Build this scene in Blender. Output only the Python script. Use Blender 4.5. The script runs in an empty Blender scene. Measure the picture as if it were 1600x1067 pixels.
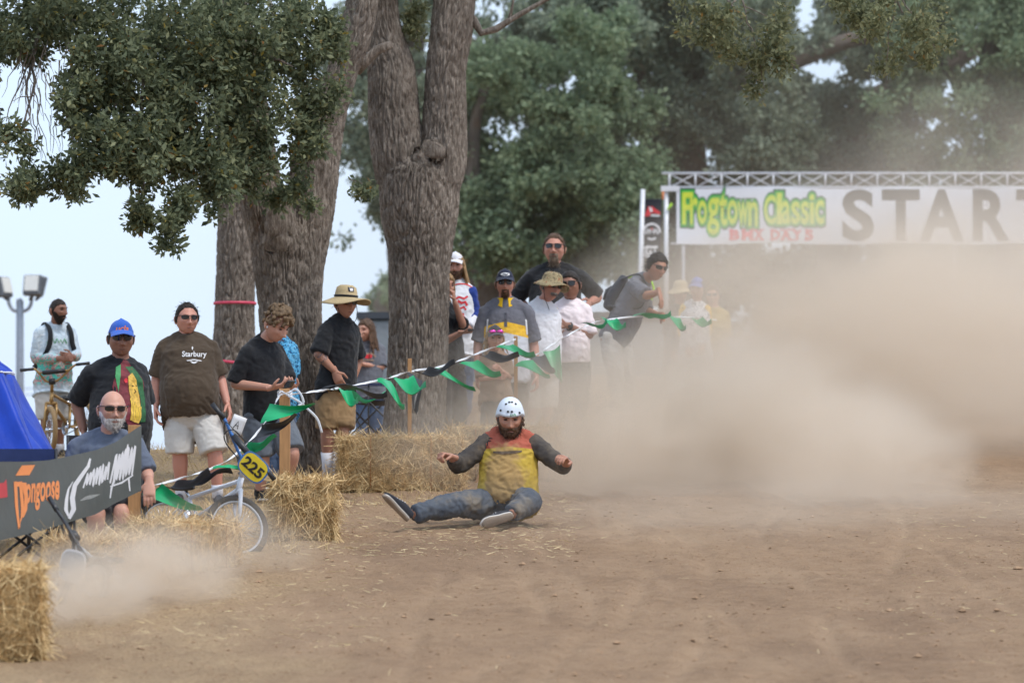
import bpy, bmesh, math, random
import numpy as np
from mathutils import Vector, Matrix, Euler, Quaternion
from mathutils.bvhtree import BVHTree
random.seed(7); RNG = np.random.default_rng(11)
scene = bpy.context.scene
COL = scene.collection
# ------------------------------------------------------------------ camera, sky, sun, exposure
F, HY = 5850.0, 760.0           # focal length and eye level, in pixels of the photograph
cam_d = bpy.data.cameras.new('camera'); cam = bpy.data.objects.new('camera', cam_d); COL.objects.link(cam)
cam_d.sensor_width = 36.0; cam_d.lens = 36.0 * F / 1600.0
cam_d.shift_y = (HY - 533.5) / 1600.0
cam.location = (0, 0, 0); cam.rotation_euler = (math.radians(90), 0, 0)
cam_d.clip_start = 0.5; cam_d.clip_end = 9000
cam_d.dof.use_dof = True; cam_d.dof.focus_distance = 30.5; cam_d.dof.aperture_fstop = 2.8
scene.camera = cam
SUN_EL, SUN_AZ = 60.0, 125.0     # azimuth measured from +Y (view direction) clockwise
world = bpy.data.worlds.new('World'); scene.world = world; world.use_nodes = True
wn, wl = world.node_tree.nodes, world.node_tree.links
wn.clear()
sky = wn.new('ShaderNodeTexSky'); sky.sky_type = 'NISHITA'; sky.sun_disc = False
sky.sun_elevation = math.radians(SUN_EL); sky.sun_rotation = math.radians(SUN_AZ)
sky.air_density = 1.0; sky.dust_density = 3.0; sky.ozone_density = 1.2
mixw = wn.new('ShaderNodeMixRGB'); mixw.blend_type = 'MIX'; mixw.inputs[0].default_value = 0.62
mixw.inputs[2].default_value = (10.2, 12.3, 15.2, 1)     # thin even high cloud
bgn = wn.new('ShaderNodeBackground'); bgn.inputs[1].default_value = 0.10
wo = wn.new('ShaderNodeOutputWorld')
wl.new(sky.outputs[0], mixw.inputs[1]); wl.new(mixw.outputs[0], bgn.inputs[0]); wl.new(bgn.outputs[0], wo.inputs[0])
sun_d = bpy.data.lights.new('sun', 'SUN'); sun = bpy.data.objects.new('sun', sun_d); COL.objects.link(sun)
sun_d.energy = 2.0; sun_d.angle = math.radians(14); sun_d.color = (1.0, 0.95, 0.88)
_a, _e = math.radians(SUN_AZ), math.radians(SUN_EL)
_sd = Vector((math.sin(_a) * math.cos(_e), math.cos(_a) * math.cos(_e), math.sin(_e)))
sun.rotation_euler = _sd.to_track_quat('Z', 'Y').to_euler(); sun.location = (20, -20, 60)
vs = scene.view_settings; vs.view_transform = 'Standard'; vs.look = 'None'; vs.gamma = 1.0; vs.exposure = 0.15
vs.use_curve_mapping = False
cy = scene.cycles
cy.use_denoising = True; cy.max_bounces = 8; cy.volume_bounces = 3; cy.diffuse_bounces = 3; cy.glossy_bounces = 2
cy.transparent_max_bounces = 8; cy.volume_step_rate = 1.0; cy.volume_max_steps = 256; cy.caustics_reflective = False
cy.use_adaptive_sampling = True; cy.adaptive_threshold = 0.025

# ------------------------------------------------------------------ helpers
def W(px, py, d):
    return Vector(((px - 800.0) / F * d, d, (HY - py) / F * d))
def sm(a, b, x):
    t = np.clip((np.asarray(x, float) - a) / (b - a), 0, 1); return t * t * (3 - 2 * t)
_PERM = np.random.default_rng(3).permutation(256).astype(np.int64)
_GR = np.random.default_rng(4).normal(size=(256, 3)); _GR /= np.linalg.norm(_GR, axis=1)[:, None]
def noise3(x, y, z):
    x, y, z = np.broadcast_arrays(np.asarray(x, float), np.asarray(y, float), np.asarray(z, float))
    xi, yi, zi = np.floor(x).astype(np.int64), np.floor(y).astype(np.int64), np.floor(z).astype(np.int64)
    xf, yf, zf = x - xi, y - yi, z - zi
    u, v, w = [t * t * t * (t * (t * 6 - 15) + 10) for t in (xf, yf, zf)]
    def g(i, j, k):
        h = _PERM[(_PERM[(_PERM[(xi + i) & 255] + yi + j) & 255] + zi + k) & 255]
        gr = _GR[h]
        return gr[..., 0] * (xf - i) + gr[..., 1] * (yf - j) + gr[..., 2] * (zf - k)
    def L(a, b, t): return a + (b - a) * t
    return L(L(L(g(0,0,0), g(1,0,0), u), L(g(0,1,0), g(1,1,0), u), v),
             L(L(g(0,0,1), g(1,0,1), u), L(g(0,1,1), g(1,1,1), u), v), w) * 1.5
def fbm(x, y, z, o=3):
    s, a = 0, 1.0
    for i in range(o):
        s = s + a * noise3(x, y, z); x, y, z, a = x * 2.03 + 5.1, y * 2.03 + 1.7, z * 2.03 + 9.2, a * .5
    return s
def tag(o, label=None, cat=None, group=None, kind=None):
    if label: o['label'] = label
    if cat: o['category'] = cat
    if group: o['group'] = group
    if kind: o['kind'] = kind
    return o
def empty(name, loc, label=None, cat=None, group=None):
    o = bpy.data.objects.new(name, None); COL.objects.link(o); o.location = loc; o.empty_display_size = .1
    return tag(o, label, cat, group)
def np_mesh(name, V, Fc, smooth=True):
    """V (n,3); Fc: list of arrays/lists of faces (any lengths)"""
    me = bpy.data.meshes.new(name)
    V = np.asarray(V, np.float32)
    if isinstance(Fc, np.ndarray):
        nf, k = Fc.shape; flat = Fc.reshape(-1).astype(np.int32)
        st = np.arange(0, nf * k, k, dtype=np.int32); tot = np.full(nf, k, np.int32)
    else:
        tot = np.array([len(f) for f in Fc], np.int32); flat = np.array([i for f in Fc for i in f], np.int32)
        st = np.concatenate([[0], np.cumsum(tot)[:-1]]).astype(np.int32); nf = len(tot)
    me.vertices.add(len(V)); me.vertices.foreach_set('co', V.reshape(-1))
    me.loops.add(len(flat)); me.loops.foreach_set('vertex_index', flat)
    me.polygons.add(nf); me.polygons.foreach_set('loop_start', st); me.polygons.foreach_set('loop_total', tot)
    me.polygons.foreach_set('use_smooth', np.full(nf, smooth))
    me.update(calc_edges=True); me.validate()
    return me
def mk(name, me, mat, parent=None, kind=None, loc=None):
    o = bpy.data.objects.new(name, me); COL.objects.link(o)
    if mat is not None:
        me.materials.clear()
        for m in (mat if isinstance(mat, (list, tuple)) else [mat]): me.materials.append(m)
    if parent is not None: o.parent = parent
    if loc is not None: o.location = loc
    if kind: o['kind'] = kind
    return o
class G:
    """collects shapes; .build links them as one mesh object"""
    def __init__(s): s.V, s.F, s.n = [], [], 0
    def add(s, V, Fc):
        V = np.asarray(V, float).reshape(-1, 3); s.V.append(V)
        s.F += [[i + s.n for i in f] for f in Fc]; s.n += len(V); return s
    def box(s, c, h, R=None):
        c = np.asarray(c, float); h = np.asarray(h, float)
        P = np.array([[x, y, z] for x in (-1, 1) for y in (-1, 1) for z in (-1, 1)], float) * h
        if R is not None: P = P @ np.asarray(R).T
        return s.add(P + c, [[0,1,3,2],[4,6,7,5],[0,4,5,1],[2,3,7,6],[0,2,6,4],[1,5,7,3]])
    def tube(s, pts, rad, n=8, side=None, cap=True):
        V, Fc = tube_arr(pts, rad, n, side, cap); return s.add(V, Fc)
    def torus(s, c, ax, R, r, n=40, m=8, ell=1.0):
        c = np.asarray(c, float); ax = np.asarray(ax, float); ax /= np.linalg.norm(ax)
        t = np.array([0, 0, 1.]) if abs(ax[2]) < .9 else np.array([1., 0, 0])
        u = np.cross(ax, t); u /= np.linalg.norm(u); v = np.cross(ax, u)
        V = []
        for i in range(n):
            a = 2 * math.pi * i / n; dr = math.cos(a) * u + math.sin(a) * v
            for j in range(m):
                b = 2 * math.pi * j / m
                V.append(c + dr * (R + r * math.cos(b)) + ax * r * ell * math.sin(b))
        Fc = [[i * m + j, ((i + 1) % n) * m + j, ((i + 1) % n) * m + (j + 1) % m, i * m + (j + 1) % m] for i in range(n) for j in range(m)]
        return s.add(V, Fc)
    def ell(s, c, r, R=None, nu=16, nv=10):
        V = []
        for j in range(nv + 1):
            p = math.pi * j / nv
            for i in range(nu):
                a = 2 * math.pi * i / nu
                V.append([math.sin(p) * math.cos(a) * r[0], math.sin(p) * math.sin(a) * r[1], math.cos(p) * r[2]])
        V = np.array(V)
        if R is not None: V = V @ np.asarray(R).T
        Fc = [[j * nu + i, (j + 1) * nu + i, (j + 1) * nu + (i + 1) % nu, j * nu + (i + 1) % nu] for j in range(nv) for i in range(nu)]
        return s.add(V + np.asarray(c, float), Fc)
    def arr(s): return np.concatenate(s.V), s.F
    def mesh(s, name, smooth=True): return np_mesh(name, np.concatenate(s.V), s.F, smooth)
    def build(s, name, mat, parent=None, smooth=True, kind=None):
        return mk(name, s.mesh(name, smooth), mat, parent, kind)
def tube_arr(pts, rad, n=8, side=None, cap=True):
    """sweep; rad: scalar per point or (a,b) half axes, a along `side`"""
    P = np.asarray([list(p) for p in pts], float); k = len(P)
    T = np.gradient(P, axis=0) if k > 2 else np.repeat((P[1] - P[0])[None], 2, 0)
    T /= np.linalg.norm(T, axis=1)[:, None] + 1e-12
    R = np.array([(r, r) if np.isscalar(r) else tuple(r) for r in (rad if hasattr(rad, '__len__') else [rad] * k)], float)
    if side is None:
        s0 = np.array([1., 0, 0]) if abs(T[0][0]) < .8 else np.array([0, 1., 0])
        S = []
        for t in T:
            s0 = s0 - t * np.dot(s0, t); s0 = s0 / (np.linalg.norm(s0) + 1e-9); S.append(s0)
        S = np.array(S)
    else:
        S = np.asarray(side, float)
        if S.ndim == 1: S = np.repeat(S[None], k, 0)
        S = S - T * np.sum(S * T, 1)[:, None]; S /= np.linalg.norm(S, axis=1)[:, None] + 1e-9
    B = np.cross(T, S)
    a = np.arange(n) * 2 * math.pi / n
    V = (P[:, None, :] + np.cos(a)[None, :, None] * (S * R[:, :1])[:, None, :] + np.sin(a)[None, :, None] * (B * R[:, 1:])[:, None, :]).reshape(-1, 3)
    Fc = [[i * n + j, i * n + (j + 1) % n, (i + 1) * n + (j + 1) % n, (i + 1) * n + j] for i in range(k - 1) for j in range(n)]
    if cap:
        V = np.concatenate([V, P[:1], P[-1:]]); c0, c1 = len(V) - 2, len(V) - 1
        Fc += [[c0, (j + 1) % n, j] for j in range(n)] + [[c1, (k - 1) * n + j, (k - 1) * n + (j + 1) % n] for j in range(n)]
    return V, Fc
def spline(pts, m=8):
    """Catmull-Rom through points (with any number of columns)"""
    P = np.asarray([list(p) for p in pts], float); P = np.concatenate([2 * P[:1] - P[1:2], P, 2 * P[-1:] - P[-2:-1]])
    out = []
    for i in range(1, len(P) - 2):
        for t in np.arange(m) / m:
            a, b, c, d = P[i - 1], P[i], P[i + 1], P[i + 2]
            out.append(.5 * (2 * b + (c - a) * t + (2 * a - 5 * b + 4 * c - d) * t * t + (3 * b - a - 3 * c + d) * t ** 3))
    out.append(P[-2]); return np.array(out)
_tmp = None
def remesh(V, Fc, voxel, smooth=4, name='m'):
    me = np_mesh('tmp', V, Fc); o = bpy.data.objects.new('tmp', me); COL.objects.link(o)
    m = o.modifiers.new('r', 'REMESH'); m.mode = 'VOXEL'; m.voxel_size = voxel; m.use_smooth_shade = True
    if smooth:
        s = o.modifiers.new('s', 'SMOOTH'); s.factor = .5; s.iterations = smooth
    dg = bpy.context.evaluated_depsgraph_get()
    out = bpy.data.meshes.new_from_object(o.evaluated_get(dg)); out.name = name
    bpy.data.objects.remove(o); bpy.data.meshes.remove(me)
    return out
def mesh_co(me):
    a = np.empty(len(me.vertices) * 3, np.float32); me.vertices.foreach_get('co', a); return a.reshape(-1, 3).astype(float)
def mesh_no(me):
    a = np.empty(len(me.vertices) * 3, np.float32); me.vertices.foreach_get('normal', a); return a.reshape(-1, 3).astype(float)
def set_co(me, V):
    me.vertices.foreach_set('co', np.asarray(V, np.float32).reshape(-1)); me.update()
def join_meshes(name, mes):
    V, Fc, n = [], [], 0
    for me in mes:
        V.append(mesh_co(me)); Fc += [[i + n for i in p.vertices] for p in me.polygons]; n += len(me.vertices)
    return np_mesh(name, np.concatenate(V), Fc)

# ------------------------------------------------------------------ materials
MATS = {}
def new_mat(name):
    m = bpy.data.materials.new(name); m.use_nodes = True; m.node_tree.nodes.clear(); return m, m.node_tree.nodes, m.node_tree.links
def _coord(n, l, scale=(1, 1, 1), use='Object'):
    tc = n.new('ShaderNodeTexCoord'); mp = n.new('ShaderNodeMapping'); mp.inputs['Scale'].default_value = scale
    l.new(tc.outputs[use], mp.inputs[0]); return mp.outputs[0]
def _noise(n, l, co, scale, detail=4, rough=.55, dist=0):
    t = n.new('ShaderNodeTexNoise'); t.inputs['Scale'].default_value = scale; t.inputs['Detail'].default_value = detail
    t.inputs['Roughness'].default_value = rough; t.inputs['Distortion'].default_value = dist
    l.new(co, t.inputs['Vector']); return t.outputs['Fac']
def _ramp(n, l, fac, stops):
    r = n.new('ShaderNodeValToRGB'); e = r.color_ramp.elements
    while len(e) < len(stops): e.new(.5)
    for i, (p, c) in enumerate(stops): e[i].position = p; e[i].color = (*c[:3], 1)
    l.new(fac, r.inputs[0]); return r.outputs[0]
def _bump(n, l, h, strength, dist, prev=None):
    b = n.new('ShaderNodeBump'); b.inputs['Strength'].default_value = strength; b.inputs['Distance'].default_value = dist
    l.new(h, b.inputs['Height'])
    if prev is not None: l.new(prev, b.inputs['Normal'])
    return b.outputs[0]
def _mixc(n, l, f, a, b):
    m = n.new('ShaderNodeMixRGB'); 
    for i, v in ((0, f), (1, a), (2, b)):
        if hasattr(v, 'is_output') or hasattr(v, 'links'): l.new(v, m.inputs[i])
        elif i == 0: m.inputs[0].default_value = v
        else: m.inputs[i].default_value = (*v[:3], 1)
    return m.outputs[0]
def _math(n, l, op, a, b=None, clamp=False):
    m = n.new('ShaderNodeMath'); m.operation = op; m.use_clamp = clamp
    for i, v in enumerate((a, b)):
        if v is None: continue
        if hasattr(v, 'links'): l.new(v, m.inputs[i])
        else: m.inputs[i].default_value = v
    return m.outputs[0]
def mat(name, col, rough=.7, metal=0.0, var=.15, scale=12, bump=.0, bscale=60, bdist=.003, spec=.5, sub=0, trans=0, stretch=(1,1,1), detail=4):
    """procedural material: base colour broken up by noise, with fine relief"""
    if name in MATS: return MATS[name]
    m, n, l = new_mat(name)
    p = n.new('ShaderNodeBsdfPrincipled'); o = n.new('ShaderNodeOutputMaterial')
    co = _coord(n, l, stretch)
    f = _noise(n, l, co, scale, detail)
    lo = [max(0, c * (1 - var)) for c in col]; hi = [min(1, c * (1 + var)) for c in col]
    l.new(_ramp(n, l, f, [(.3, lo), (.7, hi)]), p.inputs['Base Color'])
    p.inputs['Roughness'].default_value = rough; p.inputs['Metallic'].default_value = metal
    p.inputs['Specular IOR Level'].default_value = spec
    if sub: p.inputs['Subsurface Weight'].default_value = sub; p.inputs['Subsurface Radius'].default_value = (.02, .008, .004); p.inputs['Subsurface Scale'].default_value = .3
    if trans: p.inputs['Transmission Weight'].default_value = trans
    if bump:
        l.new(_bump(n, l, _noise(n, l, co, bscale, 5), bump, bdist), p.inputs['Normal'])
    l.new(p.outputs[0], o.inputs[0]); MATS[name] = m; return m
def lin(r, g, b):
    f = lambda c: (c / 255 / 12.92) if c / 255 <= .04045 else ((c / 255 + .055) / 1.055) ** 2.4
    return (f(r), f(g), f(b))
# ------------------------------------------------------------------ the ground
def ground_plane(y): return -2.47 + .07214 * y
def gz(x, y):
    x = np.asarray(x, float); y = np.asarray(y, float)
    px = 800 + F * x / np.maximum(y, 5.0)
    p = np.where(y < 0, -2.47, ground_plane(np.minimum(y, 72)))
    right = p
    yc = np.clip(40.2 + (px - 250) / 300 * 2.2, 38.4, 44)
    over = np.maximum(y - (yc - 1.5), 0)
    left = ground_plane(np.minimum(y, 72)) - np.where(over < 3, .0258 * over ** 2, .0258 * 9 + (over - 3) * .155)
    left = np.where(y > 40, np.maximum(left, -.6), left)
    w = sm(650, 760, px)
    z = left * (1 - w) + right * w
    z = np.where(y < 5, p, z)
    z = z + .45 * sm(35.2, 38.6, y) * sm(690, 740, px) * (1 - sm(1000, 1060, px)) * (1 - sm(45, 60, y))
    return z
def gpt(px, d, dz=0.0):
    x = (px - 800.0) / F * d; return Vector((x, d, float(gz(x, d)) + dz))
def gdetail(x, y):
    px = 800 + F * x / np.maximum(y, 5.0)
    t = sm(430, 620, px)     # the worn track
    near = sm(15, 19, y) * (1 - sm(52, 60, y))
    a = .05 * fbm(x * .35, y * .22, 0 * x, 3) + .034 * fbm(x * 2.1, y * 1.1, 3 + 0 * x, 3)
    r = .022 * np.abs(fbm(x * 7, y * 4.5, 7 + 0 * x, 2)) + .008 * noise3(x * 19, y * 12, 0 * x)
    return near * (a * .55 + r + (.020 * tyre_lines(x, y)[0]) * t)
LINES = [(1.0, .055, .0, .010), (1.35, .06, .2, .012), (.35, .03, -.1, .006), (2.6, .02, .1, -.004), (-.5, .045, .3, .014), (1.9, -.05, .5, -.010), (.0, .10, .7, .016), (3.3, -.03, .9, .004), (.75, .01, .4, .0)]
def tyre_lines(x, y):
    """relief and powdery brightness of the curved tyre lines that cross the track"""
    rut = 0; pale = 0
    for i, (x0, k, c, q) in enumerate(LINES):
        xr = x0 + k * (y - 22) + .12 * np.sin((y - 20) * .7 + c * 9) - q * (y - 22) ** 2; w = .05 + .02 * np.sin(y * 1.3 + i)
        on = sm(-.35, .15, noise3(y * .35 + i * 7, 0 * y, i + 0 * y)); e = np.exp(-((x - xr) / w) ** 2)
        rut = rut - .8 * e * on + .5 * np.exp(-((np.abs(x - xr) - .11) / .05) ** 2) * on; pale = np.maximum(pale, e * on)
    return rut, pale
def axis_pts(lo, hi, step, far, grow=1.35):
    c = list(np.arange(lo, hi + 1e-6, step)); s = step; v = hi
    while v < far: s *= grow; v += s; c.append(v)
    s = step; v = lo; pre = []
    while v > -far: s *= grow; v -= s; pre.append(v)
    return np.array(pre[::-1] + c)
gx = axis_pts(-6.6, 6.6, .05, 4000)
gy = axis_pts(18.5, 46, .085, 4000)
GX, GY = np.meshgrid(gx, gy)
GZ = gz(GX, GY) + gdetail(GX, GY)
nx, ny = len(gx), len(gy)
ii = (np.arange(ny - 1)[:, None] * nx + np.arange(nx - 1)[None]).reshape(-1)
me = np_mesh('ground', np.stack([GX, GY, GZ], -1).reshape(-1, 3), np.stack([ii, ii + 1, ii + nx + 1, ii + nx], 1))
_at = me.attributes.new('powder', 'FLOAT', 'POINT'); _at.data.foreach_set('value', (tyre_lines(GX, GY)[1] * sm(15, 19, GY)).reshape(-1).astype(np.float32))
def ground_mat():
    m, n, l = new_mat('packed dirt')
    p = n.new('ShaderNodeBsdfPrincipled'); o = n.new('ShaderNodeOutputMaterial')
    co = _coord(n, l)
    f1 = _noise(n, l, co, .7, 6, .6); f2 = _noise(n, l, co, 7, 6, .7); f3 = _noise(n, l, co, 45, 5, .7)
    c1 = _ramp(n, l, f1, [(.35, lin(140, 113, 88)), (.5, lin(162, 133, 104)), (.66, lin(176, 147, 117))])
    c2 = _ramp(n, l, f2, [(.3, lin(112, 90, 70)), (.5, lin(161, 132, 104)), (.72, lin(186, 158, 129))])
    c = _mixc(n, l, .45, c1, c2)
    c3 = _ramp(n, l, f3, [(.32, lin(84, 66, 54)), (.45, lin(146, 121, 98)), (.62, lin(150, 124, 101)), (.75, lin(190, 170, 144))])
    c = _mixc(n, l, .32, c, c3)
    # dry straw colour over the spectators' bank on the left: grass and chaff lie there
    sx = n.new('ShaderNodeSeparateXYZ'); l.new(co, sx.inputs[0])
    q = _math(n, l, 'DIVIDE', sx.outputs[0], _math(n, l, 'MAXIMUM', sx.outputs[1], 8.0))
    wv = _math(n, l, 'ADD', q, _math(n, l, 'MULTIPLY', _math(n, l, 'SUBTRACT', f1, .5), .08))
    mr = n.new('ShaderNodeMapRange'); mr.inputs[1].default_value = -.045; mr.inputs[2].default_value = -.075; l.new(wv, mr.inputs[0])
    st = _ramp(n, l, f3, [(.3, lin(130, 106, 82)), (.5, lin(178, 152, 118)), (.7, lin(198, 174, 138))])
    c = _mixc(n, l, _math(n, l, 'MULTIPLY', mr.outputs[0], .75), c, st)
    fd = _noise(n, l, _coord(n, l, (1, .45, 1)), .55, 7, .65, .4); c = _mixc(n, l, _ramp(n, l, fd, [(.50, (0, 0, 0)), (.62, (.36,) * 3)]), c, lin(118, 94, 76))       # darker, damper soil turned up
    fe = _noise(n, l, _coord(n, l, (1, .3, 1)), 2.6, 6, .7); c = _mixc(n, l, _ramp(n, l, fe, [(.52, (0, 0, 0)), (.66, (.3,) * 3)]), c, lin(122, 98, 80))
    ff = _noise(n, l, _coord(n, l, (1, .3, 1)), 1.3, 5, .6, .3); c = _mixc(n, l, _ramp(n, l, ff, [(.52, (0, 0, 0)), (.72, (.3,) * 3)]), c, lin(186, 158, 128))     # pale powder
    fg = _noise(n, l, co, 160, 3, .7); c = _mixc(n, l, _ramp(n, l, fg, [(.30, (.5,) * 3), (.42, (0, 0, 0))]), c, lin(92, 74, 62)); c = _mixc(n, l, _ramp(n, l, fg, [(.62, (0, 0, 0)), (.74, (.5,) * 3)]), c, lin(196, 176, 150))
    at = n.new('ShaderNodeAttribute'); at.attribute_name = 'powder'; c = _mixc(n, l, _math(n, l, 'MULTIPLY', at.outputs['Fac'], .16), c, lin(200, 172, 142))
    l.new(c, p.inputs['Base Color']); p.inputs['Roughness'].default_value = .95; p.inputs['Specular IOR Level'].default_value = .15
    b = _bump(n, l, f2, .8, .04); b = _bump(n, l, f3, 1.0, .02, b)
    l.new(b, p.inputs['Normal']); l.new(p.outputs[0], o.inputs[0]); return m
tag(mk('ground', me, ground_mat()), kind='structure')
def surf(x, y): return gz(x, y) + gdetail(np.asarray(x, float), np.asarray(y, float))
# clods and chips of dirt
def scatter_px(n, pxr, dr, rng=RNG):
    d = rng.uniform(dr[0], dr[1], n); px = rng.uniform(pxr[0], pxr[1], n)
    return (px - 800) / F * d, d
def blob_field(name, xs, ys, sizes, mt, label, cat, flat=.4):
    base = np.array([[1,0,0],[-1,0,0],[0,1,0],[0,-1,0],[0,0,1],[0,0,-.6]], float)
    fc = np.array([[0,2,4],[2,1,4],[1,3,4],[3,0,4],[2,0,5],[1,2,5],[3,1,5],[0,3,5]])
    n = len(xs); V = base[None] * RNG.uniform(.6, 1.3, (n, 6, 1)) * np.asarray(sizes)[:, None, None]
    V[..., 2] *= flat
    a = RNG.uniform(0, 6.28, n); ca, sa = np.cos(a)[:, None], np.sin(a)[:, None]
    X = V[..., 0] * ca - V[..., 1] * sa; Y = V[..., 0] * sa + V[..., 1] * ca
    V[..., 0], V[..., 1] = X + xs[:, None], Y + ys[:, None]
    V[..., 2] += (surf(xs, ys) + np.asarray(sizes) * .15)[:, None]
    Fc = (fc[None] + np.arange(n)[:, None, None] * 6).reshape(-1, 3)
    return tag(mk(name, np_mesh(name, V.reshape(-1, 3), Fc, False), mt), label, cat, kind='stuff')
def strand_field(name, P, D, L, wd, mt, label=None, cat=None, parent=None, bend=.25, up=None):
    """thin straws: root points P, unit directions D, lengths L, widths wd; three-segment ribbons folded along their length"""
    n = len(P); s = RNG.normal(size=(n, 3)); s -= D * np.sum(s * D, 1)[:, None]; s /= np.linalg.norm(s, axis=1)[:, None]
    bv = RNG.normal(size=(n, 3)) * bend
    V = np.empty((n, 6, 3))
    for k, t in enumerate((0, .5, 1)):
        c = P + D * (L * t)[:, None] + bv * (L * (t * t))[:, None]
        w = (wd * (1, 1, .55)[k] * .5)[:, None]
        V[:, 2 * k] = c - s * w; V[:, 2 * k + 1] = c + s * w
    f = np.array([[0, 1, 3, 2], [2, 3, 5, 4]])
    Fc = (f[None] + np.arange(n)[:, None, None] * 6).reshape(-1, 4)
    o = mk(name, np_mesh(name, V.reshape(-1, 3), Fc, True), mt, parent)
    return tag(o, label, cat, kind='stuff')
M_CLOD = mat('dirt clods', lin(158, 130, 104), .95, var=.25, scale=3, spec=.1)
M_STRAW = mat('straw', lin(196, 170, 124), .7, var=.35, scale=9, spec=.25)
M_STRAWL = mat('pale straw', lin(222, 202, 158), .7, var=.25, scale=9, spec=.25)
xs, ys = scatter_px(1500, (60, 1640), (19.2, 36)); blob_field('dirt_lumps', xs, ys, RNG.gamma(1.5, .0042, 1500) + .005, M_CLOD, 'larger lumps of dry dirt lying on the track', 'dirt', .5)
xs, ys = scatter_px(16000, (60, 1640), (19.2, 36)); blob_field('dirt_clods', xs, ys, RNG.gamma(1.6, .0024, 16000) + .002, M_CLOD, 'small clods and chips of dirt strewn over the track', 'dirt')
def litter(n, pxr, dr):
    xs, ys = scatter_px(n, pxr, dr); a = RNG.uniform(0, 6.28, n); t = RNG.normal(0, .10, n)
    P = np.stack([xs, ys, surf(xs, ys) + RNG.uniform(.004, .014, n)], 1)
    return P, np.stack([np.cos(a) * np.cos(t), np.sin(a) * np.cos(t), np.abs(np.sin(t))], 1)
parts = [litter(1300, (500, 900), (27, 33)), litter(900, (-40, 600), (21.5, 30)), litter(110, (600, 1640), (19.5, 32)), litter(240, (1400, 1640), (22, 34))]
P = np.concatenate([p[0] for p in parts]); D = np.concatenate([p[1] for p in parts])
strand_field('loose_straw', P, D, RNG.gamma(2.2, .018, len(P)) + .012, RNG.uniform(.0018, .004, len(P)), M_STRAWL, 'loose stalks of pale straw scattered on the dirt', 'straw', bend=.12)
# dry grass along the spectators' bank
n = 16000; d = RNG.uniform(27, 43.5, n); px = RNG.uniform(-60, 700, n)
keep = (noise3(px * .02, d * .9, 0 * d) > -.25) & ~((px > 520) & (d < 32)); d, px = d[keep], px[keep]; xs = (px - 800) / F * d; n = len(xs)
P = np.stack([xs, d, surf(xs, d) - .004], 1); D = RNG.normal(size=(n, 3)) * .75; D[:, 2] = np.abs(D[:, 2]) + .25; D /= np.linalg.norm(D, axis=1)[:, None]
strand_field('dry_grass', P, D, RNG.uniform(.03, .10, n), RNG.uniform(.003, .006, n), M_STRAW, 'short dry yellow grass on the bank behind the rope', 'grass', bend=.35)
# ------------------------------------------------------------------ trees
def bark_mat(name, a, b, c):
    m, n, l = new_mat(name)
    p = n.new('ShaderNodeBsdfPrincipled'); o = n.new('ShaderNodeOutputMaterial')
    co = _coord(n, l, (1, 1, .2)); f = _noise(n, l, co, 40, 6, .72, .25); co2 = _coord(n, l); g = _noise(n, l, co2, 1.6, 4, .6); h = _noise(n, l, _coord(n, l, (1, 1, .5)), 2.3, 3)
    c1 = _ramp(n, l, f, [(.3, a), (.5, b), (.7, c)])
    c2 = _mixc(n, l, _ramp(n, l, g, [(.45, (0, 0, 0)), (.7, (.55,) * 3)]), c1, (a[0] * .8, a[1] * .8, a[2] * .8))
    c3 = _mixc(n, l, _ramp(n, l, h, [(.62, (0, 0, 0)), (.72, (.4,) * 3)]), c2, lin(120, 84, 58))
    l.new(c3, p.inputs['Base Color']); p.inputs['Roughness'].default_value = .95; p.inputs['Specular IOR Level'].default_value = .15
    l.new(_bump(n, l, f, 1.0, .02), p.inputs['Normal']); l.new(p.outputs[0], o.inputs[0]); return m
M_BARK = bark_mat('oak bark', lin(88, 79, 71), lin(138, 127, 117), lin(186, 176, 165))
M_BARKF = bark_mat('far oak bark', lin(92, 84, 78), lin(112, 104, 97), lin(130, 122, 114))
def leaf_mat(name, stops, trans=.45, rough=.55):
    m, n, l = new_mat(name); o = n.new('ShaderNodeOutputMaterial')
    ge = n.new('ShaderNodeNewGeometry'); c = _ramp(n, l, ge.outputs['Random Per Island'], stops)
    f = _noise(n, l, _coord(n, l), 1.4, 3); c = _mixc(n, l, _math(n, l, 'MULTIPLY', f, .35), c, stops[0][1])
    p = n.new('ShaderNodeBsdfPrincipled'); p.inputs['Roughness'].default_value = rough; p.inputs['Specular IOR Level'].default_value = .3
    t = n.new('ShaderNodeBsdfTranslucent'); mx = n.new('ShaderNodeMixShader'); mx.inputs[0].default_value = trans
    l.new(c, p.inputs['Base Color']); l.new(c, t.inputs[0]); l.new(p.outputs[0], mx.inputs[1]); l.new(t.outputs[0], mx.inputs[2]); l.new(mx.outputs[0], o.inputs[0]); return m
M_LEAF = leaf_mat('oak leaves', [(0, lin(84, 94, 72)), (.45, lin(118, 128, 98)), (.8, lin(146, 154, 120)), (.965, lin(160, 162, 120)), (.985, lin(176, 160, 76)), (1, lin(150, 96, 50))])
M_LEAFS = leaf_mat('dusty oak leaves', [(0, lin(96, 102, 74)), (.5, lin(134, 138, 102)), (.97, lin(162, 162, 122)), (1, lin(170, 132, 72))])
M_LEAFB = leaf_mat('haze-paled far oak leaves', [(0, lin(108, 122, 106)), (.5, lin(140, 153, 132)), (1, lin(168, 178, 154))], .4, .7)  # atmospheric haze put into these leaf colours: greyer and paler than near leaves
M_LEAFG = leaf_mat('haze-paled far green leaves', [(0, lin(102, 120, 94)), (.5, lin(132, 150, 118)), (1, lin(160, 174, 140))], .4, .7)  # same haze paling mixed into the greener far leaves
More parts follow.
